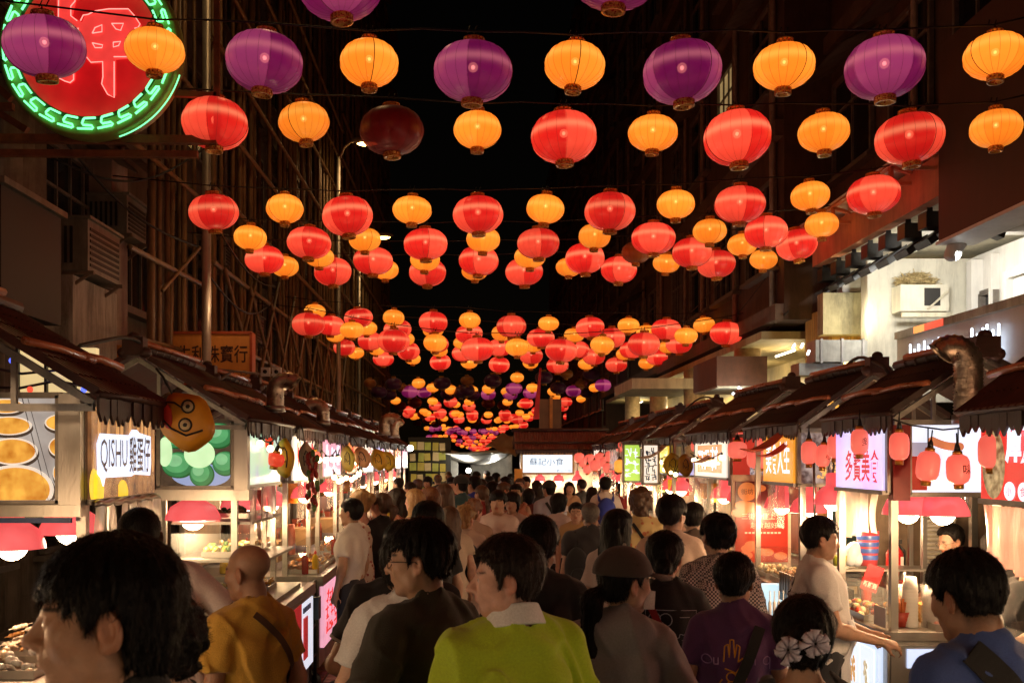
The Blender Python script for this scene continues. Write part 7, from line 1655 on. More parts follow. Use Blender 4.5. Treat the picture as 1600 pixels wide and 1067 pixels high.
    presets = {'short': {}, 'mop': dict(tt=.022, ts=.014, front=.022, side=-.02, nape=-.105, clump=.006, amp=.003), 'crew': dict(tt=.010, ts=.0045, nape=-.06, amp=.002, clump=.002, front=.056), 'fade': dict(tt=.022, ts=.005, nape=-.065, clump=.005), 'curly': dict(tt=.028, ts=.02, front=.03, side=-.02, nape=-.10, amp=.003, clump=.022), 'long': dict(tt=.02, ts=.014, front=.05, side=-.05, nape=-.12, ear=False), 'pony': dict(tt=.014, ts=.008, front=.055, side=-.0, nape=-.07), 'bun': dict(tt=.018, ts=.012, front=.055, side=.0, nape=-.075), 'bob': dict(tt=.026, ts=.022, front=.02, side=-.085, nape=-.13, ear=False, clump=.006), 'cap': dict(tt=.014, ts=.010, front=.04, side=-.015, nape=-.085)}
    if hair != 'bald':
        ho.update(presets[hair]); ho.update(hopt or {})
        rs = np.random.RandomState(seed+5); so = rs.rand(3)*20
        def f_hair(p):
            q = Hd(U(p)); tp = np.clip((q[:, 2]+.085)/.10, .12, 1) if hair in ('short', 'fade', 'crew') else 1.
            sh_ = smin(s_ell(q, (0, -.013, .037), (.076+ho['tt']*.75, .093+ho['tt']*.7, .078+ho['tt'])), head_base(q, fem, jaw, fat)-ho['ts']*tp, .03)
            sh_ = smin(sh_, s_cap(q, (0, -.045, -.03), (0, -.05, max(ho['nape']+.04, -.08)), .052+ho['ts']*tp, .045+ho['ts']*tp), .03)
            az = np.arctan2(q[:, 0], q[:, 1]+.02); el = q[:, 2]
            n1 = vnoise(np.stack([az*9+so[0], el*16+so[1], np.linalg.norm(q, axis=1)*10], 1)*1.0)-.5
            n2 = vnoise(np.stack([az*34+so[1]+n1*3, el*22, el*0+so[2]], 1))-.5
            if hair == 'curly': n1 = vnoise(q*38+V3(so))-.5; n2 = vnoise(q*85)-.5
            sh_ = sh_-ho['clump']*n1*2-ho['amp']*n2*2
            yy = q[:, 1]; side, nape, fr = ho['side'], ho['nape'], ho['front']
            zl = np.interp(yy, [-.14, -.048, -.030, -.022, .020, .036, .06], [nape, nape, nape+.02, .026 if ho['ear'] else nape+.02, side, (side+fr)/2+.015, fr])
            zl = zl+n1*.03+n2*.012
            f = smax(sh_, (zl-q[:, 2])*.8, .008)
            if ho['ear']:
                for sx in (-1, 1): f = smax(f, -s_ell(q, (sx*.092, -.010, -.012), (.03, .026, .036)), .008)
            if hair == 'pony':
                zb = hopt.get('zb', -.02) if hopt else -.02; Lp = hopt.get('len', .24) if hopt else .24
                f = smin(f, s_cap(q, (0, -.112, zb), (0, -.145, zb-.03), .026, .034), .015)
                f = smin(f, s_ecap(q, (0, -.150, zb-.04), (.0, -.135, zb-Lp), .048, .026, (1.1, .8, 1))-.010*n2-.012*n1, .02)
            if hair == 'bun':
                bz, br = (hopt or {}).get('bz', .01), (hopt or {}).get('br', .05); f = smin(f, s_sph(q, (0, -.118, bz), br)-.016*(vnoise(q*60)-.5), .012)
            if hair == 'long':
                Ll = (hopt or {}).get('len', .26)
                bk = s_ecap(q, (0, -.07, 0), (0, -.10, -Ll), .095, .085, (1, .62, 1))
                for sx in (-1, 1): bk = smin(bk, s_ecap(q, (sx*.085, -.02, .0), (sx*.095, -.02, -Ll*.8), .035, .026, (.8, 1.1, 1)), .02)
                bk = bk-.016*n1-.008*n2
                f = smin(f, smax(bk, q[:, 2]-.03, .02), .02)
            return f
        down = .17 if hair not in ('long', 'pony') else .42
        v, q = sdf_mesh(f_hair, hc_w-V3((.19, .25, down)), hc_w+V3((.19, .25, .19)), hh*1.05)
        ns = int((strands or 0)*2.2) if strands is not None else (6000 if D < 2.2 else 3500 if D < 5.6 else 700 if D < 9.5 else 0)
        if len(v):
            me = np_mesh('hair', v, q, HAIRM[hcol])
            if ns:
                nrm = np.empty(len(v)*3, np.float32); me.vertex_normals.foreach_get('vector', nrm); nrm = nrm.reshape(-1, 3)
                ids = rs.randint(0, len(v), ns); P0 = v[ids]; N0 = nrm[ids]
                g_ = np.array((0, 0, -1.))+rs.randn(ns, 3)*.2; crown = np.array(hc_w)+np.array((0, -.03, .1)); g_ = g_+(P0-crown)*4
                g_ -= N0*(g_*N0).sum(1)[:, None]; g_ /= np.linalg.norm(g_, axis=1)[:, None]+1e-6
                if hair == 'curly': g_ = rs.randn(ns, 3); g_ /= np.linalg.norm(g_, axis=1)[:, None]
                L = rs.uniform(.014, .036, ns)[:, None]*(.8 if hair in ('mop', 'long', 'pony', 'bob') else .4 if hair in ('crew', 'fade', 'curly') else .6)
                wv = np.cross(g_, N0); wv /= np.linalg.norm(wv, axis=1)[:, None]+1e-6; wd = .0007 if D < 3 else .0012
                A = P0-N0*.002; B_ = P0+g_*L*.55+N0*rs.uniform(.0005, .005, ns)[:, None]; C_ = P0+g_*L+N0*rs.uniform(-.002, .007, ns)[:, None]
                sv = np.stack([A-wv*wd, A+wv*wd, B_-wv*wd*.8, B_+wv*wd*.8, C_-wv*wd*.2, C_+wv*wd*.2], 1).reshape(-1, 3)
                base = np.arange(ns)[:, None]*6; sq = np.concatenate([base+np.array([[0, 1, 3, 2]]), base+np.array([[2, 3, 5, 4]])])+len(v)
                me = np_mesh('hair', np.concatenate([v, sv]), np.concatenate([q, sq]), HAIRM[hcol])
            link('hair', me, T)
    # ------------------------------------------------------------ clothes
    sleeve = sleeve if sleeve is not None else {'tee': .66, 'polo': .66, 'hoodie': 2, 'shirt': 2, 'tank': 0, 'dress': 0, 'dress_s': .5}.get(shirt, .66)
    so2 = np.random.RandomState(seed+77).rand(3)*15
    isd = legs == 'dress'
    loose = 1.0 if shirt not in ('hoodie',) else 1.06
    if isd: hem = .56
    def f_shirt(p):
        pu = U(p)
        f = s_ell(pu, (0, -.006, 1.27), (.168*b*loose, .122*d*loose, .20)); f = smin(f, s_cap(pu, (-.075*b, -.085*d, 1.30), (-.07*b, -.075*d, 1.20), .05), .05); f = smin(f, s_cap(pu, (.075*b, -.085*d, 1.30), (.07*b, -.075*d, 1.20), .05), .05)
        f = smin(f, s_ecap(pu, (0, .0, 1.22), (0, .0, .92), .152*b*loose, (.158 if not fem else .142)*b*loose, (1, .70*d/b, 1)), .07)
        if fem: 
            for sx in (-1, 1): f = smin(f, s_sph(pu, (sx*.066, .082*d, 1.255), .058), .05)
            f = smin(f, s_ell(pu, (0, 0, .93), (.162*b, .125*d, .15)), .06)
        if d > 1.1: f = smin(f, s_ell(pu, (0, .05*d, 1.06), (.15*b, .11*d, .15)), .08)
        f = smin(f, s_cap(pu, (-sh*.84, -.018, 1.398), (sh*.84, -.018, 1.398), .058*loose), .06)
        f = smin(f, s_cap(pu, (-.085*b, -.03, 1.42), (.085*b, -.03, 1.42), .05), .05); f = smin(f, s_cap(pu, (0, -.03, 1.41), (0, -.03, 1.472), .10, .066), .04)
        if isd: f = smin(f, s_ecap(p, (0, 0, .95), (0, 0, .55), .145*b, .20*b, (1, .8, 1)), .05)
        if sleeve > 0:
            for sd in (-1, 1):
                S, E, Wr = arms[sd]; t1 = min(1, sleeve); e1 = S+(E-S)*t1
                a = s_cap(pu, S, e1+(E-S)*.1*(sleeve <= 1), .070*(.5+.5*b)*loose, .066*(.5+.5*b)*loose if sleeve <= 1 else .055*loose)
                if sleeve <= 1: a = smax(a, s_pl(pu, e1, E-S), .006)
                else: a = smin(a, smax(s_cap(pu, E, Wr, .054*loose, .040*loose), s_pl(pu, Wr-(Wr-E)*.06, Wr-E), .005), .025)
                f = smin(f, a, .014)
        else:
            for sd in (-1, 1): f = smax(f, -s_sph(pu, arms[sd][0]+V3((sd*.035, 0, 0)), .075), .02)
        if shirt == 'hoodie':
            hd_ = s_ell(pu, (0, -.085, 1.43), (.125, .075, .085)); hd_ = smax(hd_, -s_ell(pu, (0, -.02, 1.49), (.08, .085, .075)), .02); f = smin(f, hd_, .03)
        nk = s_cap(pu, (0, -.004 if shirt != 'polo' else -.02, 1.487 if not fem else 1.477), (0, .06, 1.64), .062 if not fem else .072, .09)
        if shirt == 'polo': nk = np.minimum(nk, s_cap(pu, (0, -.028, 1.462), (0, -.02, 1.6), .080, .080))
        f = smax(f, -nk, .006)
        if shirt in ('tank', 'dress') : f = smax(f, -s_ell(pu, (0, .0, 1.45), (.10, .14, .10)), .02)
        # creases: soft ridges that run down from the shoulders and bunch at waist and elbow
        a = pu*V3((9, 9, 4.2))+V3(so2); a[:, 0] += pu[:, 2]*3; w1 = 1-np.abs(2*vnoise(a)-1); w2 = vnoise(pu*V3((22, 22, 12))+V3(so2)*2)
        w3 = 1-np.abs(2*vnoise(pu*V3((6, 6, 16))+V3(so2)*3)-1)
        lowm = np.clip((1.12-pu[:, 2])*4, 0, 1)
        w4 = 1-np.abs(2*vnoise((pu @ V3(rot('Y', .7)))*V3((13, 13, 4))+V3(so2)*1.7)-1)
        b1 = pu*V3((7.5, 7.5, 2.2))+V3(so2)*.7; b1[:, 0] += .35*np.sin(pu[:, 2]*9); cr1 = np.exp(-((vnoise(b1)-.5)/.075)**2); b2 = (pu @ V3(rot('Y', .75)))*V3((10, 8, 2.6))+V3(so2)*1.3; cr2 = np.exp(-((vnoise(b2)-.5)/.07)**2); b3 = (pu @ V3(rot('Y', -.8)))*V3((10, 8, 2.6))+V3(so2)*2.3; cr3 = np.exp(-((vnoise(b3)-.5)/.07)**2)
        f = f-fold*(.010*(w1-.5)+.0065*(cr1-.25)+.0045*(cr2-.2)+.0045*(cr3-.2)+.004*(w2-.5)+.010*(w3-.5)*lowm)*(.6+.4*np.clip((1.5-pu[:, 2])*4, 0, 1))
        return smax(f, hem-p[:, 2], .006)
    def back(xv, zv, front=False):
        "points on the garment at given x and z (upright frame), reached from behind or in front"
        xv, zv = np.asarray(xv, np.float32), np.asarray(zv, np.float32); y = np.full_like(xv, .6 if front else -.6); sg = -1 if front else 1
        def tw(yy): return (np.stack([xv, yy, zv], 1)-hip) @ Ru.T+hip
        for _ in range(40): y = y+sg*np.clip(f_shirt(tw(y).astype(np.float32))*.7, -.05, .08)
        return tw(y)
    o.back = back; o.U = U
    mat = smat or cloth(sname or shirt+'_%d_%d_%d' % tuple(int(c*200) for c in scol), scol)
    lo = V3((-.3*b, -.28, hem-.05)); hi = V3((.3*b, .28, 1.56))
    P_ = [(0, -.1, 1.5), (.25, 0, 1.45), (-.25, 0, 1.45), (0, -.2, 1.0), (0, .25, 1.2)]
    if sleeve > 0:
        for sd in (-1, 1): P_ += [arms[sd][1]]+([arms[sd][2]] if sleeve > 1 else [])
    for a in P_: w_ = (V3(a)-hip) @ Ru.T+hip; lo = np.minimum(lo, w_-.09); hi = np.maximum(hi, w_+.09)
    lo[2] = hem-.05
    v, q = sdf_mesh(f_shirt, lo, hi, hc); link({'hoodie': 'hoodie', 'polo': 'polo_shirt', 'dress': 'dress', 'dress_s': 'dress', 'shirt': 'shirt', 'tank': 'top'}.get(shirt, 't_shirt'), np_mesh('garment', v, q, mat), T)
    if shirt == 'polo':
        def f_col(p):
            pu = U(p); c = s_cap(pu, (0, -.030, 1.43), (0, -.018, 1.53), .112, .074); c = smax(c, -s_cap(pu, (0, -.026, 1.40), (0, -.004, 1.58), .070, .062), .003)
            c = smax(c, 1.452-.30*(pu[:, 1]+.03)-pu[:, 2], .004); c = smax(c, pu[:, 2]-(1.522-.30*(pu[:, 1]+.03)), .004); return c-.0015*(vnoise(pu*30)-.5)
        v, q = sdf_mesh(f_col, (-.15, -.19, 1.34), (.15, .15, 1.57), .005); link('collar', np_mesh('collar', v, q, cloth('collar', (.72, .71, .70))), T)
    if legs in ('trousers', 'shorts'):
        cut = .1 if legs == 'trousers' else .50
        def f_leg(p):
            f = leg(p, 1.14)-.004; n_ = vnoise(p*V3((14, 14, 6))+V3(so2))-.5; return smax(smax(f-.012*n_, cut-p[:, 2], .006), p[:, 2]-1.02, .01)
        v, q = sdf_mesh(f_leg, (-.28, -.25, cut-.04), (.28, .25, 1.08), .016 if D > 6 else .013); link(legs, np_mesh(legs, v, q, cloth('leg_%d_%d_%d' % tuple(int(c*300) for c in lcol), lcol)), T)
    elif legs == 'skirt':
        v, q = sdf_mesh(lambda p: smax(smax(s_ecap(p, (0, 0, .98), (0, 0, .42), .145*b, .21*b, (1, .8, 1))-.014*(vnoise(p*V3((20, 20, 2))+3)-.5), .42-p[:, 2], .006), p[:, 2]-1.0, .01), (-.3, -.3, .36), (.3, .3, 1.06), .014); link('skirt', np_mesh('skirt', v, q, cloth('leg_%d_%d_%d' % tuple(int(c*300) for c in lcol), lcol)), T)
    for sd in (-1, 1):
        m = MB(); m.sph((sd*.10, .045, .035), (.045, .13, .045), 12, 8); m.b2((sd*.10-.042, -.06, .002), (sd*.10+.042, .15, .022)); m.build('shoe', pm('shoe', (.05, .045, .045), .6), T)
    if glasses:
        gm = pm('spectacle_frame', (.02, .015, .014), .3, .4)
        m = MB()
        for sx in (-1, 1):
            m.tube([toworld((sx*.034+.025*math.cos(a), .0985-.006*abs(math.cos(a)) , -.004+.019*math.sin(a))) for a in [i*PI/10 for i in range(20)]], .0013 if D > 3 else .0012, 6, closed=True)
            m.tube([toworld((sx*.059, .094, .001)), toworld((sx*.072, .05, .001)), toworld((sx*.08, -.005, .0)), toworld((sx*.079, -.02, -.012))], .0013, 6)
        m.tube([toworld((-.009, .0985, .0)), toworld((0, .103, .004)), toworld((.009, .0985, .0))], .0013, 6); m.build('spectacles', gm, T)
    o.toworld = toworld; o.Rw = Rw; o.s = s; o.arms = arms; o.up = lambda c: Vector(((V3(c)-hip) @ Ru.T+hip).tolist())
    return o
def gpos(o, v):
    "person-frame point to world"
    T = o.T; v = Vector(v)*T.scale[0]; v.rotate(Matrix.Rotation(T.rotation_euler[2], 3, 'Z')); return v+Vector(T.location)
def on_person(name, label, cat, o, mb_list, group=None):
    "an article carried by a person: its own thing standing where the person wears it"
    t = thing(name, label, cat, o.T.location, o.T.rotation_euler[2], group); t.scale = o.T.scale
    for n_, mb, m in mb_list: mb.build(n_, m, t, False)
    return t
def strap(o, pts, w_, th=.006, lift=.008):
    "flat strap lying on the back of the garment through (x,z) points"
    P_ = np.array(pts); n = 26; t = np.linspace(0, len(P_)-1, n); xs = np.interp(t, range(len(P_)), P_[:, 0]); zs = np.interp(t, range(len(P_)), P_[:, 1])
    dx, dz = np.gradient(xs), np.gradient(zs); L = np.hypot(dx, dz); nx, nz = -dz/L, dx/L
    a = o.back(xs+nx*w_/2, zs+nz*w_/2); c = o.back(xs-nx*w_/2, zs-nz*w_/2); mb = MB(); vs = []
    for arr in (a, c):
        for _ in range(6): arr[1:-1, 1] = np.minimum(arr[1:-1, 1], (arr[:-2, 1]+arr[2:, 1])/2+.001)*.5+(arr[:-2, 1]+arr[2:, 1])*.25
    m_ = np.minimum(a[:, 1], c[:, 1]); a[:, 1] = a[:, 1]*.4+m_*.6; c[:, 1] = c[:, 1]*.4+m_*.6
    for i in range(n):
        for p, l in ((a[i], lift), (c[i], lift), (c[i], lift+th), (a[i], lift+th)): vs.append((p[0], p[1]-l, p[2]))
    fs = []
    for i in range(n-1):
        for k in range(4): fs.append((i*4+k, i*4+(k+1) % 4, i*4+4+(k+1) % 4, i*4+4+k))
    mb.add(vs, fs, False); return mb
def marks(o, lines, r, mat, name='print'):
    "printed line-work lying on the back of a shirt"
    mb = MB()
    for ln in lines:
        P_ = []
        for i in range(len(ln)-1):
            for k in range(4): u = k/4; P_.append((ln[i][0]*(1-u)+ln[i+1][0]*u, ln[i][1]*(1-u)+ln[i+1][1]*u))
        P_.append(ln[-1]); P_ = np.array(P_); b_ = o.back(P_[:, 0], P_[:, 1]); mb.tube([(q[0], q[1]-.001, q[2]) for q in b_], r, 4, False)
    return mb.build(name, mat, o.T, False)
def circ(cx, cz, r, n=14, k=0, am=.0): return [(cx+r*(1+am*math.cos(k*a))*math.cos(a), cz+r*(1+am*math.cos(k*a))*math.sin(a)) for a in [2*PI*i/n for i in range(n+1)]]
# ------------------------------------------------------------------ the cast, nearest first
p1 = person('young man in profile facing left with thick black hair, closest to the camera', 165, 838, 1.62, yaw=106, skin_='mid', hair='mop', hopt=dict(tt=.013, side=-.010, front=.040, clump=.005, nape=-.085), scol=(.02, .02, .022), seed=1, strands=4200, hairtop=.012, nose=.95, b=.98)
p2 = person('curly-haired person in a pale pink t-shirt behind the young man in profile', 248, 922, 2.25, yaw=62, skin_='mid', hair='curly', hopt=dict(tt=.016, ts=.010, clump=.014, nape=-.06), scol=(.62, .45, .42), seed=2, hairtop=.022, armR=((.30, -.10, 1.16), (.30, .08, .92)))
m = MB(); S, E, Wr = p2.arms[1]; c = S+(E-S)*.64; m.tube([Vector((S+(E-S)*.60).tolist()), Vector((S+(E-S)*.68).tolist())], .074, 20); m.build('sleeve_band', cloth('black', (.012, .012, .012)), p2.T)
p3 = person('person in a white t-shirt leaning over the nearest left stall, seen from behind', 268, 778, 4.2, yaw=24, hp=-18, skin_='dark', hair='crew', scol=(.68, .58, .56), seed=3, lean=(.22, -.16), armR=((.33, -.04, 1.14), (.21, .06, .93)), b=1.06)
p4 = person('bald bearded man in a mustard t-shirt with a sling strap at the left', 392, 850, 3.95, yaw=50, hy=18, hp=-6, skin_='tan', hair='bald', scol=(.56, .31, .04), seed=4, b=.97, hem=.80)
on_person('sling_bag', 'brown sling bag strap across the mustard t-shirt of the bald man', 'bag', p4, [('strap', strap(p4, [(-.06, 1.44), (.04, 1.34), (.14, 1.18), (.19, 1.0)], .028), pm('brown_strap', (.10, .045, .02), .6))])
p5 = person('man in a black t-shirt holding a phone behind the white-shirted woman', 632, 812, 4.35, yaw=8, skin_='mid', hair='short', scol=(.012, .012, .013), seed=5, b=1.16, armL=((-.31, -.02, 1.10), (-.22, .20, 1.02)), handL=dict(d=(.5, .7, .1), n=(-.6, .2, .8)))
m = MB(); S, E, Wr = p5.arms[-1]; m.tube([Vector((Wr+(E-Wr)*.10).tolist()), Vector((Wr+(E-Wr)*.22).tolist())], .034, 16); m.build('wristwatch', M_black, p5.T)
m = MB(); m.tube([Vector((S+(E-S)*.63).tolist()), Vector((S+(E-S)*.67).tolist())], .079, 20); m.build('sleeve_trim', cloth('greytrim', (.4, .38, .36)), p5.T)
m = MB(); m.box((-.15, .27, 1.05), (.075, .012, .15), Matrix.Rotation(.5, 3, 'Y')); on_person('phone', 'black phone held by the man in the black t-shirt', 'phone', p5, [('phone_body', m, M_black)])
p6 = person('woman in a white t-shirt half hidden by the man in glasses', 632, 826, 3.85, yaw=14, hy=20, skin_='fair', hair='bob', scol=(.72, .70, .68), fem=1, seed=6, b=.95, armL=((-.24, .0, 1.12), (-.22, .16, .92)), hopt=dict(tt=.012, ts=.008))
p7 = person('man in round glasses and dark olive t-shirt looking left', 660, 805, 3.3, yaw=48, hy=32, hp=-2, skin_='mid', hair='short', hopt=dict(tt=.026, front=.050, ts=.010, nape=-.045), scol=(.030, .026, .014), seed=7, b=1.06, d=1.05, glasses=True, fat=.006, jaw=1.06, strands=2600, hairtop=.03, armL=((-.33, -.05, 1.13), (-.30, .18, .98)), handL=dict(d=(.3, .9, .25), n=(-.5, .1, .9)))
p8 = person('man in a lime green polo shirt with white collar looking left', 798, 833, 3.05, yaw=24, hy=66, hp=-2, skin_='pink', hair='short', hcol='dkbrown', hopt=dict(front=.064, side=-.022, nape=-.066, tt=.02), shirt='polo', scol=(.42, .56, .02), seed=8, b=1.16, d=1.12, nose=1.25, fat=.010, jaw=1.08, beard=.35, strands=2400, fold=2.2)
for sd in (-1, 1):
    S, E, Wr = p8.arms[sd]; m = MB(); m.tube([Vector((S+(E-S)*.62).tolist()), Vector((S+(E-S)*.67).tolist())], .079, 22); m.build('cuff', cloth('collar', (.72, .71, .70)), p8.T)
p9 = person('man in a black t-shirt seen from behind between the polo shirt and the cap', 840, 805, 4.4, yaw=-4, hy=-8, skin_='tan', hair='fade', scol=(.010, .010, .011), seed=9, b=1.08, hopt=dict(tt=.026))
p10 = person('woman in a brown cap and grey hoodie with a long black ponytail', 968, 850, 3.6, yaw=-8, hy=-56, hp=-4, skin_='fair', hair='pony', shirt='hoodie', scol=(.27, .265, .28), fem=1, seed=10, b=.96, hairtop=.03, hopt=dict(zb=-.035, len=.33, tt=.010), armR=((.29, -.02, 1.12), (.22, .20, 1.10)), handR=dict(d=(.1, .8, .45), n=(.9, -.2, -.1), curl=.7), strands=2200)
def cap_on(o, mat, label='cap', visor=True):
    def f(p):
        q = p; f_ = s_ell(q, (0, -.018, .040), (.099, .122, .104)); return smax(f_, .030-q[:, 2], .006)
    v, q = sdf_mesh(f, (-.13, -.18, .0), (.13, .14, .18), .004)
    w_ = [o.toworld(c) for c in v]; link(label, np_mesh(label, np.array(w_), q, mat), o.T)
    m = MB(); vs = []
    for i in range(13):
        a = -1.1+2.2*i/12; vs += [(.092*math.sin(a), .085*math.cos(a)+.012, .040), (.080*math.sin(a)*1.02, .085+.115*max(0, math.cos(a))**.7 if abs(a) < 1.05 else .085+.03, .030-.018*abs(math.sin(a))**2)]
    t_ = [o.toworld(c) for c in vs]; m.add(t_, [(2*i, 2*i+1, 2*i+3, 2*i+2) for i in range(12)], True); b_ = m.build('visor', mat, o.T, False); md = b_.modifiers.new('thick', 'SOLIDIFY'); md.thickness = .004
    m = MB(); m.sph(o.toworld((0, -.016, .147)), .007, 8, 5); m.box(o.toworld((-.072, -.075, .062)), (.006, .018, .016)); m.build('button', cloth('captrim', (.4, .35, .3)), o.T)
cap_on(p10, cloth('brown_cap', (.055, .038, .032)))
m = MB(); m.box((.20, .345, 1.20), (.075, .15, .010), Matrix.Rotation(.3, 3, 'X')); on_person('phone', 'pale phone held out by the woman in the grey hoodie', 'phone', p10, [('phone_body', m, pm('phone_pale', (.5, .42, .38), .3))])
m = MB(); m.box(p10.toworld((0, .085, -.06)), (.09, .05, .07), p10.Rw); m.build('face_mask', cloth('mask', (.75, .72, .70)), p10.T)
p11 = person('woman in a black t-shirt with a white square print and red strap', 1038, 828, 4.75, yaw=-8, hy=-6, skin_='fair', hair='bun', hopt=dict(bz=-.045, br=.042, nape=-.085, tt=.02), scol=(.009, .009, .010), fem=1, seed=11, b=1.0)
wp = em('white_ink_print', (.5, .48, .46), .02)
marks(p11, [[(-.10, 1.350), (.155, 1.345), (.15, 1.130), (-.10, 1.135), (-.10, 1.350)]]+[circ(-.055, 1.305, .03), circ(.0, 1.300, .032), circ(-.03, 1.260, .03), circ(.095, 1.190, .042, 48, 9, .12), [(.08, 1.200), (.11, 1.200)], [(.07, 1.315), (.12, 1.313)], [(-.05, 1.180), (-.02, 1.160), (.0, 1.180)]], .0022, wp)
on_person('shoulder_strap', 'red strap across the back of the black printed t-shirt', 'strap', p11, [('strap', strap(p11, [(-.10, 1.42), (-.03, 1.27), (.06, 1.1), (.13, .93)], .035), pm('red_strap', (.30, .015, .02), .6))])
p12 = person('boy in a purple t-shirt with an orange hand print on the back', 1146, 862, 4.2, yaw=-10, hy=-10, hp=-4, skin_='tan', hair='fade', hopt=dict(tt=.024, ts=.008), scol=(.085, .025, .10), seed=12, b=.98, d=1.04)
op = em('orange_ink_print', (.85, .33, .03), .02); pp_ = em('lilac_ink_print', (.45, .25, .45), .02)
marks(p12, [[(-.055, 1.250), (-.05, 1.320), (-.035, 1.330), (-.03, 1.270), (-.025, 1.350), (-.01, 1.350), (-.005, 1.270), (.005, 1.330), (.018, 1.320), (.01, 1.250), (.03, 1.270), (.035, 1.250), (.0, 1.200), (-.05, 1.220)], circ(-.02, 1.180, .022), circ(.03, 1.180, .018), [(-.06, 1.170), (-.10, 1.100), (-.12, 1.030), (-.10, 1.010), (-.09, 1.040), (-.07, 1.000), (-.06, 1.050)], [(-.03, 1.160), (-.06, 1.100), (-.02, 1.040), (.0, 1.070), (.02, 1.030)], [(-.02, 0.950), (.02, 0.960), (.04, 0.930), (.07, 0.950), (.10, 0.930)], [(-.12, 0.970), (-.08, 0.950), (-.06, 0.990), (-.05, 0.940)]], .0034, op)
marks(p12, [circ(-.13, 1.255, .022), [(-.10, 1.270), (-.10, 1.240), (-.08, 1.240), (-.08, 1.270)], [(.04, 1.240), (.04, 1.270), (.055, 1.270), (.055, 1.240)], [(.07, 1.240), (.07, 1.270), (.085, 1.270), (.085, 1.240)], circ(.14, 1.255, .018), [(.155, 1.270), (.155, 1.200)]], .0028, pp_)
marks(p12, [[(.1, 1.180), (.08, 1.100), (.12, 1.050), (.15, 1.100)], [(.06, 1.090), (.1, 1.030), (.14, 1.040)], [(.08, 1.000), (.13, 1.010), (.12, 0.950)]], .002, em('grey_ink_print', (.2, .2, .27), .02))
on_person('crossbody_strap', 'black cross-body strap over the purple t-shirt', 'strap', p12, [('strap', strap(p12, [(.11, 1.41), (.05, 1.25), (-.02, 1.08), (-.09, .92)], .05), cloth('black', (.012, .012, .012)))])
p13 = person('woman with a round black bun wrapped in a pale flower scrunchie', 1256, 930, 2.95, yaw=-18, skin_='mid', hair='bun', hopt=dict(bz=.0, br=.068, tt=.026, ts=.020, nape=-.09), scol=(.03, .028, .03), fem=1, seed=13, b=.92, armR=((.27, .06, 1.12), (.42, .24, 1.0)), armL=((-.26, .02, 1.12), (-.19, .22, 1.12)), strands=2600, shirt='tank')
def scrunchie(o):
    m = MB(); rr = random.Random(4)
    for cx, cz in ((-.048, -.012), (.034, .012)):
        for k in range(13):
            a = 2*PI*k/13+rr.uniform(-.2, .2); R_ = rr.uniform(.028, .045); tz = rr.uniform(-.004, .016); vs = []
            for i in range(5):
                u = i/4
                for j in (-1, 0, 1): rad = .006+u*R_; vs.append(o.toworld((cx+rad*math.cos(a+j*.22*(.4+u)), -.186-.016*math.sin(u*PI)-(.010 if j == 0 else 0)-tz*u+.005*rr.random(), cz+rad*math.sin(a+j*.22*(.4+u)))))
            m.add(vs, [(i*3+j, i*3+j+1, i*3+j+4, i*3+j+3) for i in range(4) for j in range(2)], True)
    b_ = m.build('scrunchie', cloth('violet_chiffon', (.52, .47, .56), .15, 20), o.T, False); md = b_.modifiers.new('thick', 'SOLIDIFY'); md.thickness = .002
scrunchie(p13)
m = MB(); Wr = p13.arms[-1][2]; E = p13.arms[-1][1]; d_ = (Wr-E)/np.linalg.norm(Wr-E); m.tube([Vector((Wr+d_*.0).tolist()), Vector((Wr-d_*.012).tolist())], .032, 18); m.build('bracelet', M_gold, p13.T)
p14 = person('man in a blue t-shirt with a black shoulder strap, head bowed, at the lower right', 1524, 855, 2.75, yaw=20, hy=4, hp=-16, skin_='tan', hair='fade', hopt=dict(tt=.026, ts=.006, nape=-.06), scol=(.05, .09, .29), seed=14, b=1.0, d=1.05, strands=2600, neckr=.058)
on_person('shoulder_strap', 'wide black shoulder strap over the blue t-shirt', 'strap', p14, [('strap', strap(p14, [(-.10, 1.47), (-.03, 1.37), (.05, 1.22), (.12, 1.02)], .085), cloth('black', (.012, .012, .012)))])
p15 = person('food vendor in a white t-shirt and apron reaching over the counter', 1280, 806, 5.6, yaw=-102, hy=6, hp=-6, skin_='mid', hair='short', hopt=dict(tt=.026, nape=-.06), scol=(.72, .68, .66), seed=15, b=1.18, d=1.25, fat=.012, jaw=1.1, armR=((.24, .06, 1.10), (.15, .33, 1.02)), armL=((-.22, .08, 1.1), (-.1, .32, 1.02)), handR=dict(d=(-.1, .95, -.2), n=(.5, .2, .8), curl=.9))
def apron(o):
    zs = np.linspace(1.14, .62, 12); xs = np.linspace(-.15, .15, 9); m = MB(); vs = []
    for z in zs:
        f_ = o.back(xs, np.full(9, max(z, .90)), True)
        for k in range(9): vs.append((f_[k][0], f_[k][1]+.012+.01*math.sin(k*2.2)*(1.14-z)*2, z))
    m.add(vs, [(i*9+j, i*9+j+1, i*9+j+10, i*9+j+9) for i in range(11) for j in range(8)], True); b_ = m.build('apron', cloth('apron', (.74, .74, .78)), o.T, False); md = b_.modifiers.new('thick', 'SOLIDIFY'); md.thickness = .004
apron(p15)
marks(p15, [circ(-.02, 1.34, .022, 16, 3, .3), circ(.03, 1.33, .02, 16, 2, .3), circ(-.02, 1.27, .024, 16, 4, .3), circ(.035, 1.26, .02, 16, 3, .3), circ(.0, 1.20, .024, 16, 5, .3)], .005, pm('back_print', (.10, .09, .10), .7))
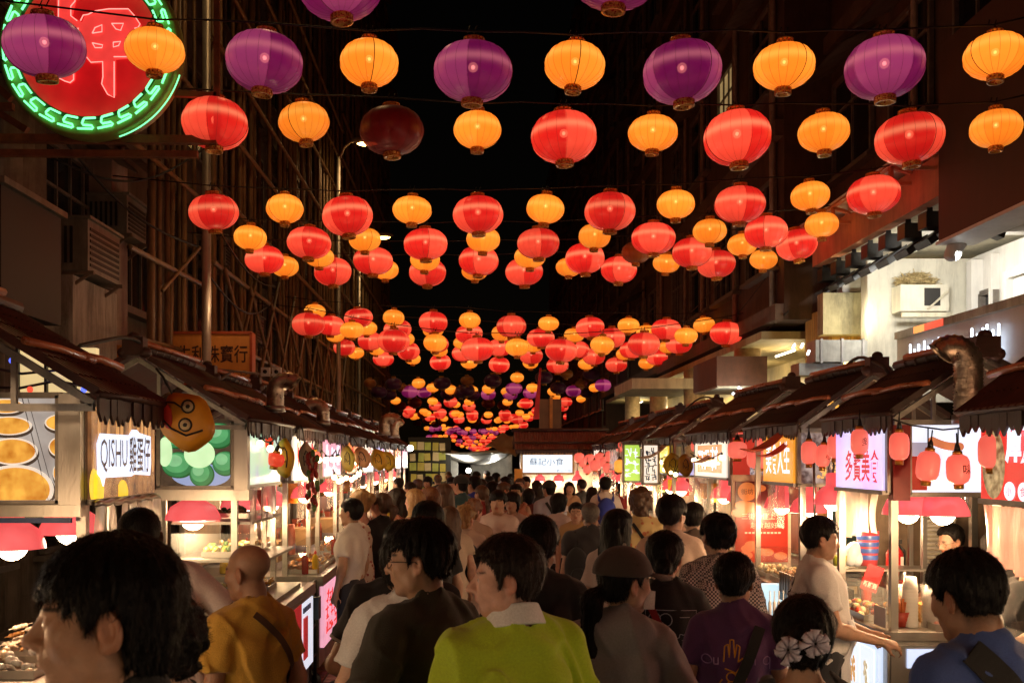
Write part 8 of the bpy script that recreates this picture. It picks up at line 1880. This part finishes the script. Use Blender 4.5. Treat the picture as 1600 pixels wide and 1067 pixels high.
p16 = person('vendor in glasses looking down behind the second right counter', 1490, 816, 6.9, yaw=104, hp=-16, skin_='fair', hair='short', scol=(.42, .40, .42), seed=16, hopt=dict(front=.075), glasses=True, b=1.02, armR=((.23, .1, 1.12), (.12, .3, 1.05)), armL=((-.23, .1, 1.12), (-.12, .3, 1.05)))
p17 = person('woman in glasses behind the plastic strips at the right edge', 1556, 830, 6.2, yaw=150, hy=20, skin_='fair', hair='bob', scol=(.03, .03, .03), fem=1, seed=17, glasses=True)
p18 = person('person in a dark t-shirt cut off by the right edge behind the steel post', 1604, 838, 5.7, yaw=100, skin_='mid', hair='short', scol=(.014, .016, .016), seed=18, armL=((-.24, .12, 1.12), (-.2, .34, 1.06)))
p19 = person('woman in a gingham shirt with a messy dark updo', 1122, 800, 5.35, yaw=-4, hy=14, skin_='fair', hair='bun', hopt=dict(bz=.055, br=.056, nape=-.06, clump=.012), shirt='shirt', scol=(.3, .26, .27), sname='gingham', fem=1, seed=19, b=1.0, smat=checked('gingham', (.55, .48, .47), (.05, .04, .05), 95))
p20 = person('man in a cream t-shirt seen from behind looking right', 1048, 774, 6.7, yaw=-8, hy=-34, skin_='mid', hair='short', hopt=dict(tt=.034, ts=.016), scol=(.62, .45, .34), seed=20, b=1.05)
p21 = person('person in a dark olive shirt right of the cream t-shirt', 1082, 784, 7.7, yaw=-2, hy=-10, skin_='mid', hair='short', scol=(.05, .032, .022), seed=21, b=1.1)
p22 = person('woman whose pale face shows beside the cream t-shirt', 1070, 797, 8.3, yaw=120, skin_='fair', hair='bob', scol=(.2, .1, .08), fem=1, seed=22)
p23 = person('woman with very long straight black hair and a pale top', 966, 794, 6.3, yaw=-38, hy=-14, skin_='fair', hair='long', hopt=dict(len=.36), scol=(.62, .50, .46), fem=1, seed=23, shirt='tee')
p24 = person('woman with frizzy light brown hair in a yellow floral shirt', 1001, 762, 8.9, yaw=-6, skin_='pink', hair='curly', hcol='brown', hopt=dict(nape=-.15, side=-.10, tt=.03, ts=.03), scol=(.62, .45, .18), smat=flowered('floral', (.66, .5, .22), (.55, .18, .08), 16), fem=1, seed=24, b=1.1)
on_person('crossbody_strap', 'black strap across the yellow floral shirt', 'strap', p24, [('strap', strap(p24, [(-.08, 1.42), (.02, 1.28), (.16, 1.1)], .03), cloth('black', (.012, .012, .012)))])
p25 = person('heavy man with cropped grey hair in a charcoal shirt carrying a black backpack', 922, 783, 8.6, yaw=6, hy=-12, skin_='tan', hair='crew', hcol='grey', scol=(.025, .022, .024), seed=25, b=1.28, d=1.2)
m = MB(); m.sph((-.16, -.15, 1.12), (.12, .09, .2), 16, 12); m2 = MB(); m2.sph((-.16, -.23, 1.04), (.08, .03, .1), 12, 8); m3 = MB(); m3.tube([(-.14, -.14, 1.3), (-.15, -.06, 1.45), (-.15, .08, 1.4)], .02, 8)
on_person('backpack', 'black backpack slung on the heavy man in charcoal', 'backpack', p25, [('bag_body', m, cloth('black', (.012, .012, .012))), ('pocket', m2, cloth('black', (.012, .012, .012))), ('strap', m3, cloth('black', (.012, .012, .012)))])
p26 = person('man with glasses facing the camera beside the cropped grey head', 900, 784, 10.8, yaw=172, skin_='mid', hair='short', scol=(.4, .24, .1), seed=26, glasses=True)
p27 = person('man in a white t-shirt with a bright blue backpack', 946, 744, 14.4, yaw=-2, skin_='mid', hair='short', scol=(.6, .5, .46), seed=27)
m = MB(); m.sph((0, -.17, 1.2), (.15, .1, .23), 18, 14); m.sph((0, -.24, 1.1), (.11, .05, .11), 14, 10); m2 = MB()
for sx in (-1, 1): m2.tube([(sx*.1, -.14, 1.38), (sx*.11, -.04, 1.47), (sx*.11, .08, 1.40)], .02, 8)
on_person('backpack', 'bright blue backpack on the man in white', 'backpack', p27, [('bag_body', m, cloth('blue_bag', (.015, .03, .26))), ('strap', m2, cloth('blue_bag', (.015, .03, .26)))])
p28 = person('woman with dark brown hair left of the blue backpack', 925, 760, 14.6, yaw=10, skin_='fair', hair='long', hcol='dkbrown', scol=(.05, .03, .03), fem=1, seed=28)
p29 = person('man in a black cap and pale blue shirt with a dark strap', 858, 749, 13.8, yaw=12, hy=20, skin_='mid', hair='cap', scol=(.40, .40, .50), seed=29, hairtop=.03)
cap_on(p29, cloth('black', (.012, .012, .012)))
on_person('crossbody_strap', 'dark strap across the pale blue shirt', 'strap', p29, [('strap', strap(p29, [(-.08, 1.42), (.02, 1.25), (.14, 1.05)], .04), cloth('black', (.012, .012, .012)))])
p30 = person('woman in a white t-shirt wearing a pale face mask', 874, 770, 11.2, yaw=-50, skin_='fair', hair='bob', scol=(.66, .55, .52), fem=1, seed=30)
m = MB(); m.box(p30.toworld((0, .085, -.06)), (.09, .05, .07), p30.Rw); m.build('face_mask', cloth('mask', (.75, .72, .70)), p30.T)
p31 = person('woman in a maroon top with short black hair', 826, 763, 14.2, yaw=0, skin_='fair', hair='bob', scol=(.13, .02, .02), fem=1, seed=31)
p32 = person('young man in a white t-shirt facing the camera in mid crowd', 778, 765, 10, yaw=168, skin_='mid', hair='mop', hopt=dict(front=.03), scol=(.68, .54, .48), seed=32, b=1.05)
p33 = person('woman in a striped top smiling behind the facing young man', 800, 768, 11, yaw=160, skin_='mid', hair='bob', scol=(.5, .35, .3), fem=1, seed=33)
p34 = person('tanned woman with hair up behind the striped top', 806, 755, 13, yaw=170, skin_='tan', hair='bun', scol=(.35, .12, .07), fem=1, seed=34, shirt='tank')
p35 = person('woman with curly blonde hair and a dark backpack', 726, 789, 8.9, yaw=8, hy=-35, skin_='pink', hair='curly', hcol='blonde', scol=(.60, .45, .36), fem=1, seed=35, legs='trousers', lcol=(.55, .42, .34))
m = MB(); m.sph((0, -.17, 1.16), (.15, .1, .22), 16, 12); on_person('backpack', 'dark backpack on the curly blonde woman', 'backpack', p35, [('bag_body', m, cloth('dark_bag', (.022, .02, .024)))])
p36 = person('woman with curly reddish hair just behind the curly blonde', 739, 780, 9.7, yaw=-10, hy=-30, skin_='pink', hair='curly', hcol='auburn', scol=(.4, .25, .18), fem=1, seed=36)
p37 = person('man in a vivid blue shirt in the left half of the crowd', 741, 743, 13.8, yaw=20, hy=30, skin_='mid', hair='short', scol=(.02, .04, .42), seed=37, b=1.1)
p38 = person('man in a teal shirt and dark cap left of the vivid blue shirt', 719, 742, 13.2, yaw=50, skin_='fair', hair='cap', scol=(.03, .09, .10), seed=38)
cap_on(p38, cloth('black', (.012, .012, .012)))
p39 = person('woman with long wavy brown hair and bare arms', 693, 755, 11, yaw=40, skin_='fair', hair='long', hcol='brown', hopt=dict(len=.34), scol=(.02, .018, .018), fem=1, seed=39, shirt='tank')
p40 = person('woman with long tawny hair right of the blonde', 671, 760, 10.6, yaw=55, hy=10, skin_='pink', hair='long', hcol='auburn', hopt=dict(len=.34), scol=(.5, .32, .25), fem=1, seed=40, shirt='tank')
p41 = person('blonde woman with long hair in the left queue', 647, 763, 10.2, yaw=62, skin_='pink', hair='long', hcol='blonde', hopt=dict(len=.3), scol=(.45, .32, .15), fem=1, seed=41, shirt='tank')
p42 = person('woman with long dark brown hair beside the black dress', 619, 762, 10.4, yaw=75, skin_='pink', hair='long', hcol='dkbrown', hopt=dict(len=.3), scol=(.3, .12, .08), fem=1, seed=42, shirt='tank')
p43 = person('woman in a short black dress with a low ponytail', 595, 768, 9, yaw=42, hy=20, skin_='pink', hair='pony', hcol='brown', hopt=dict(zb=-.0, len=.12), scol=(.010, .010, .012), fem=1, seed=43, shirt='dress_s', legs='dress', armL=((-.25, .02, 1.13), (-.12, .22, 1.02)), armR=((.25, .02, 1.13), (.12, .22, 1.02)))
p44 = person('woman in a pale floral dress with a blonde updo at the left stalls', 563, 764, 8.9, yaw=48, hy=18, skin_='pink', hair='bun', hcol='blonde', hopt=dict(bz=.05, br=.05), scol=(.66, .52, .42), smat=flowered('pale_floral', (.70, .58, .48), (.4, .1, .08), 24), fem=1, seed=44, shirt='dress', legs='dress')
p45 = person('man in a white t-shirt with a dark vest at the third left stall', 548, 778, 8.5, yaw=70, skin_='mid', hair='short', scol=(.66, .60, .54), seed=45)
p46 = person('black-haired woman in a cream dress behind the man in glasses', 668, 783, 6.8, yaw=30, hy=40, skin_='fair', hair='bob', scol=(.016, .015, .015), fem=1, seed=46)
p47 = person('woman in a long cream dress in the left crowd', 702, 790, 8.6, yaw=20, skin_='fair', hair='long', hcol='brown', scol=(.62, .5, .36), fem=1, seed=47, shirt='dress_s', legs='dress')
# far crowd
rc = random.Random(21); cols = [('black', (.012, .012, .013)), ('navy', (.02, .025, .06)), ('charcoal', (.03, .028, .03)), ('black', (.012, .012, .013)), ('grey', (.16, .15, .15)), ('white', (.62, .54, .5)), ('tan', (.38, .24, .14)), ('red', (.3, .03, .03)), ('brown', (.12, .06, .04)), ('olive', (.07, .07, .03))]
far = [(600, 748, 20), (622, 746, 18), (652, 748, 17), (668, 744, 19), (684, 741, 21), (706, 745, 17), (729, 741, 20), (752, 748, 16), (764, 743, 19), (776, 738, 23), (789, 744, 18), (798, 739, 22), (812, 746, 17), (822, 744, 20), (768, 752, 14.5), (752, 757, 12.5), (789, 753, 14), (838, 750, 17), (890, 752, 17), (908, 748, 18), (975, 752, 17), (960, 750, 19), (640, 752, 14.5), (700, 736, 25), (745, 736, 26), (760, 735, 28), (840, 742, 24)]
words_ = ['short-haired', 'long-haired', 'bare-armed', 'dark-haired', 'tall', 'slim', 'stooping']
for i, (px, top, D) in enumerate(far):
    nm, c = cols[rc.randrange(len(cols))]; fm_ = rc.random() < .4
    person(f'distant person in {nm} clothes, {ORD[i]} of the far crowd counted from the nearest left', px, top, D, yaw=rc.choice((0, 12, 40, 60, 150, 165, 185, 200, 90, -80, 175)), skin_=rc.choice(('fair', 'mid', 'tan')), hair=rc.choice(('long', 'bob', 'pony')) if fm_ else rc.choice(('short', 'short', 'crew', 'mop')), hcol=rc.choice(('black', 'black', 'dkbrown', 'brown')), scol=c, sname='far_'+nm, fem=int(fm_), seed=100+i, b=rc.uniform(.95, 1.15), legs=rc.choice(('trousers', 'shorts')), lcol=rc.choice(((.03, .03, .035), (.08, .09, .12), (.2, .17, .13))))
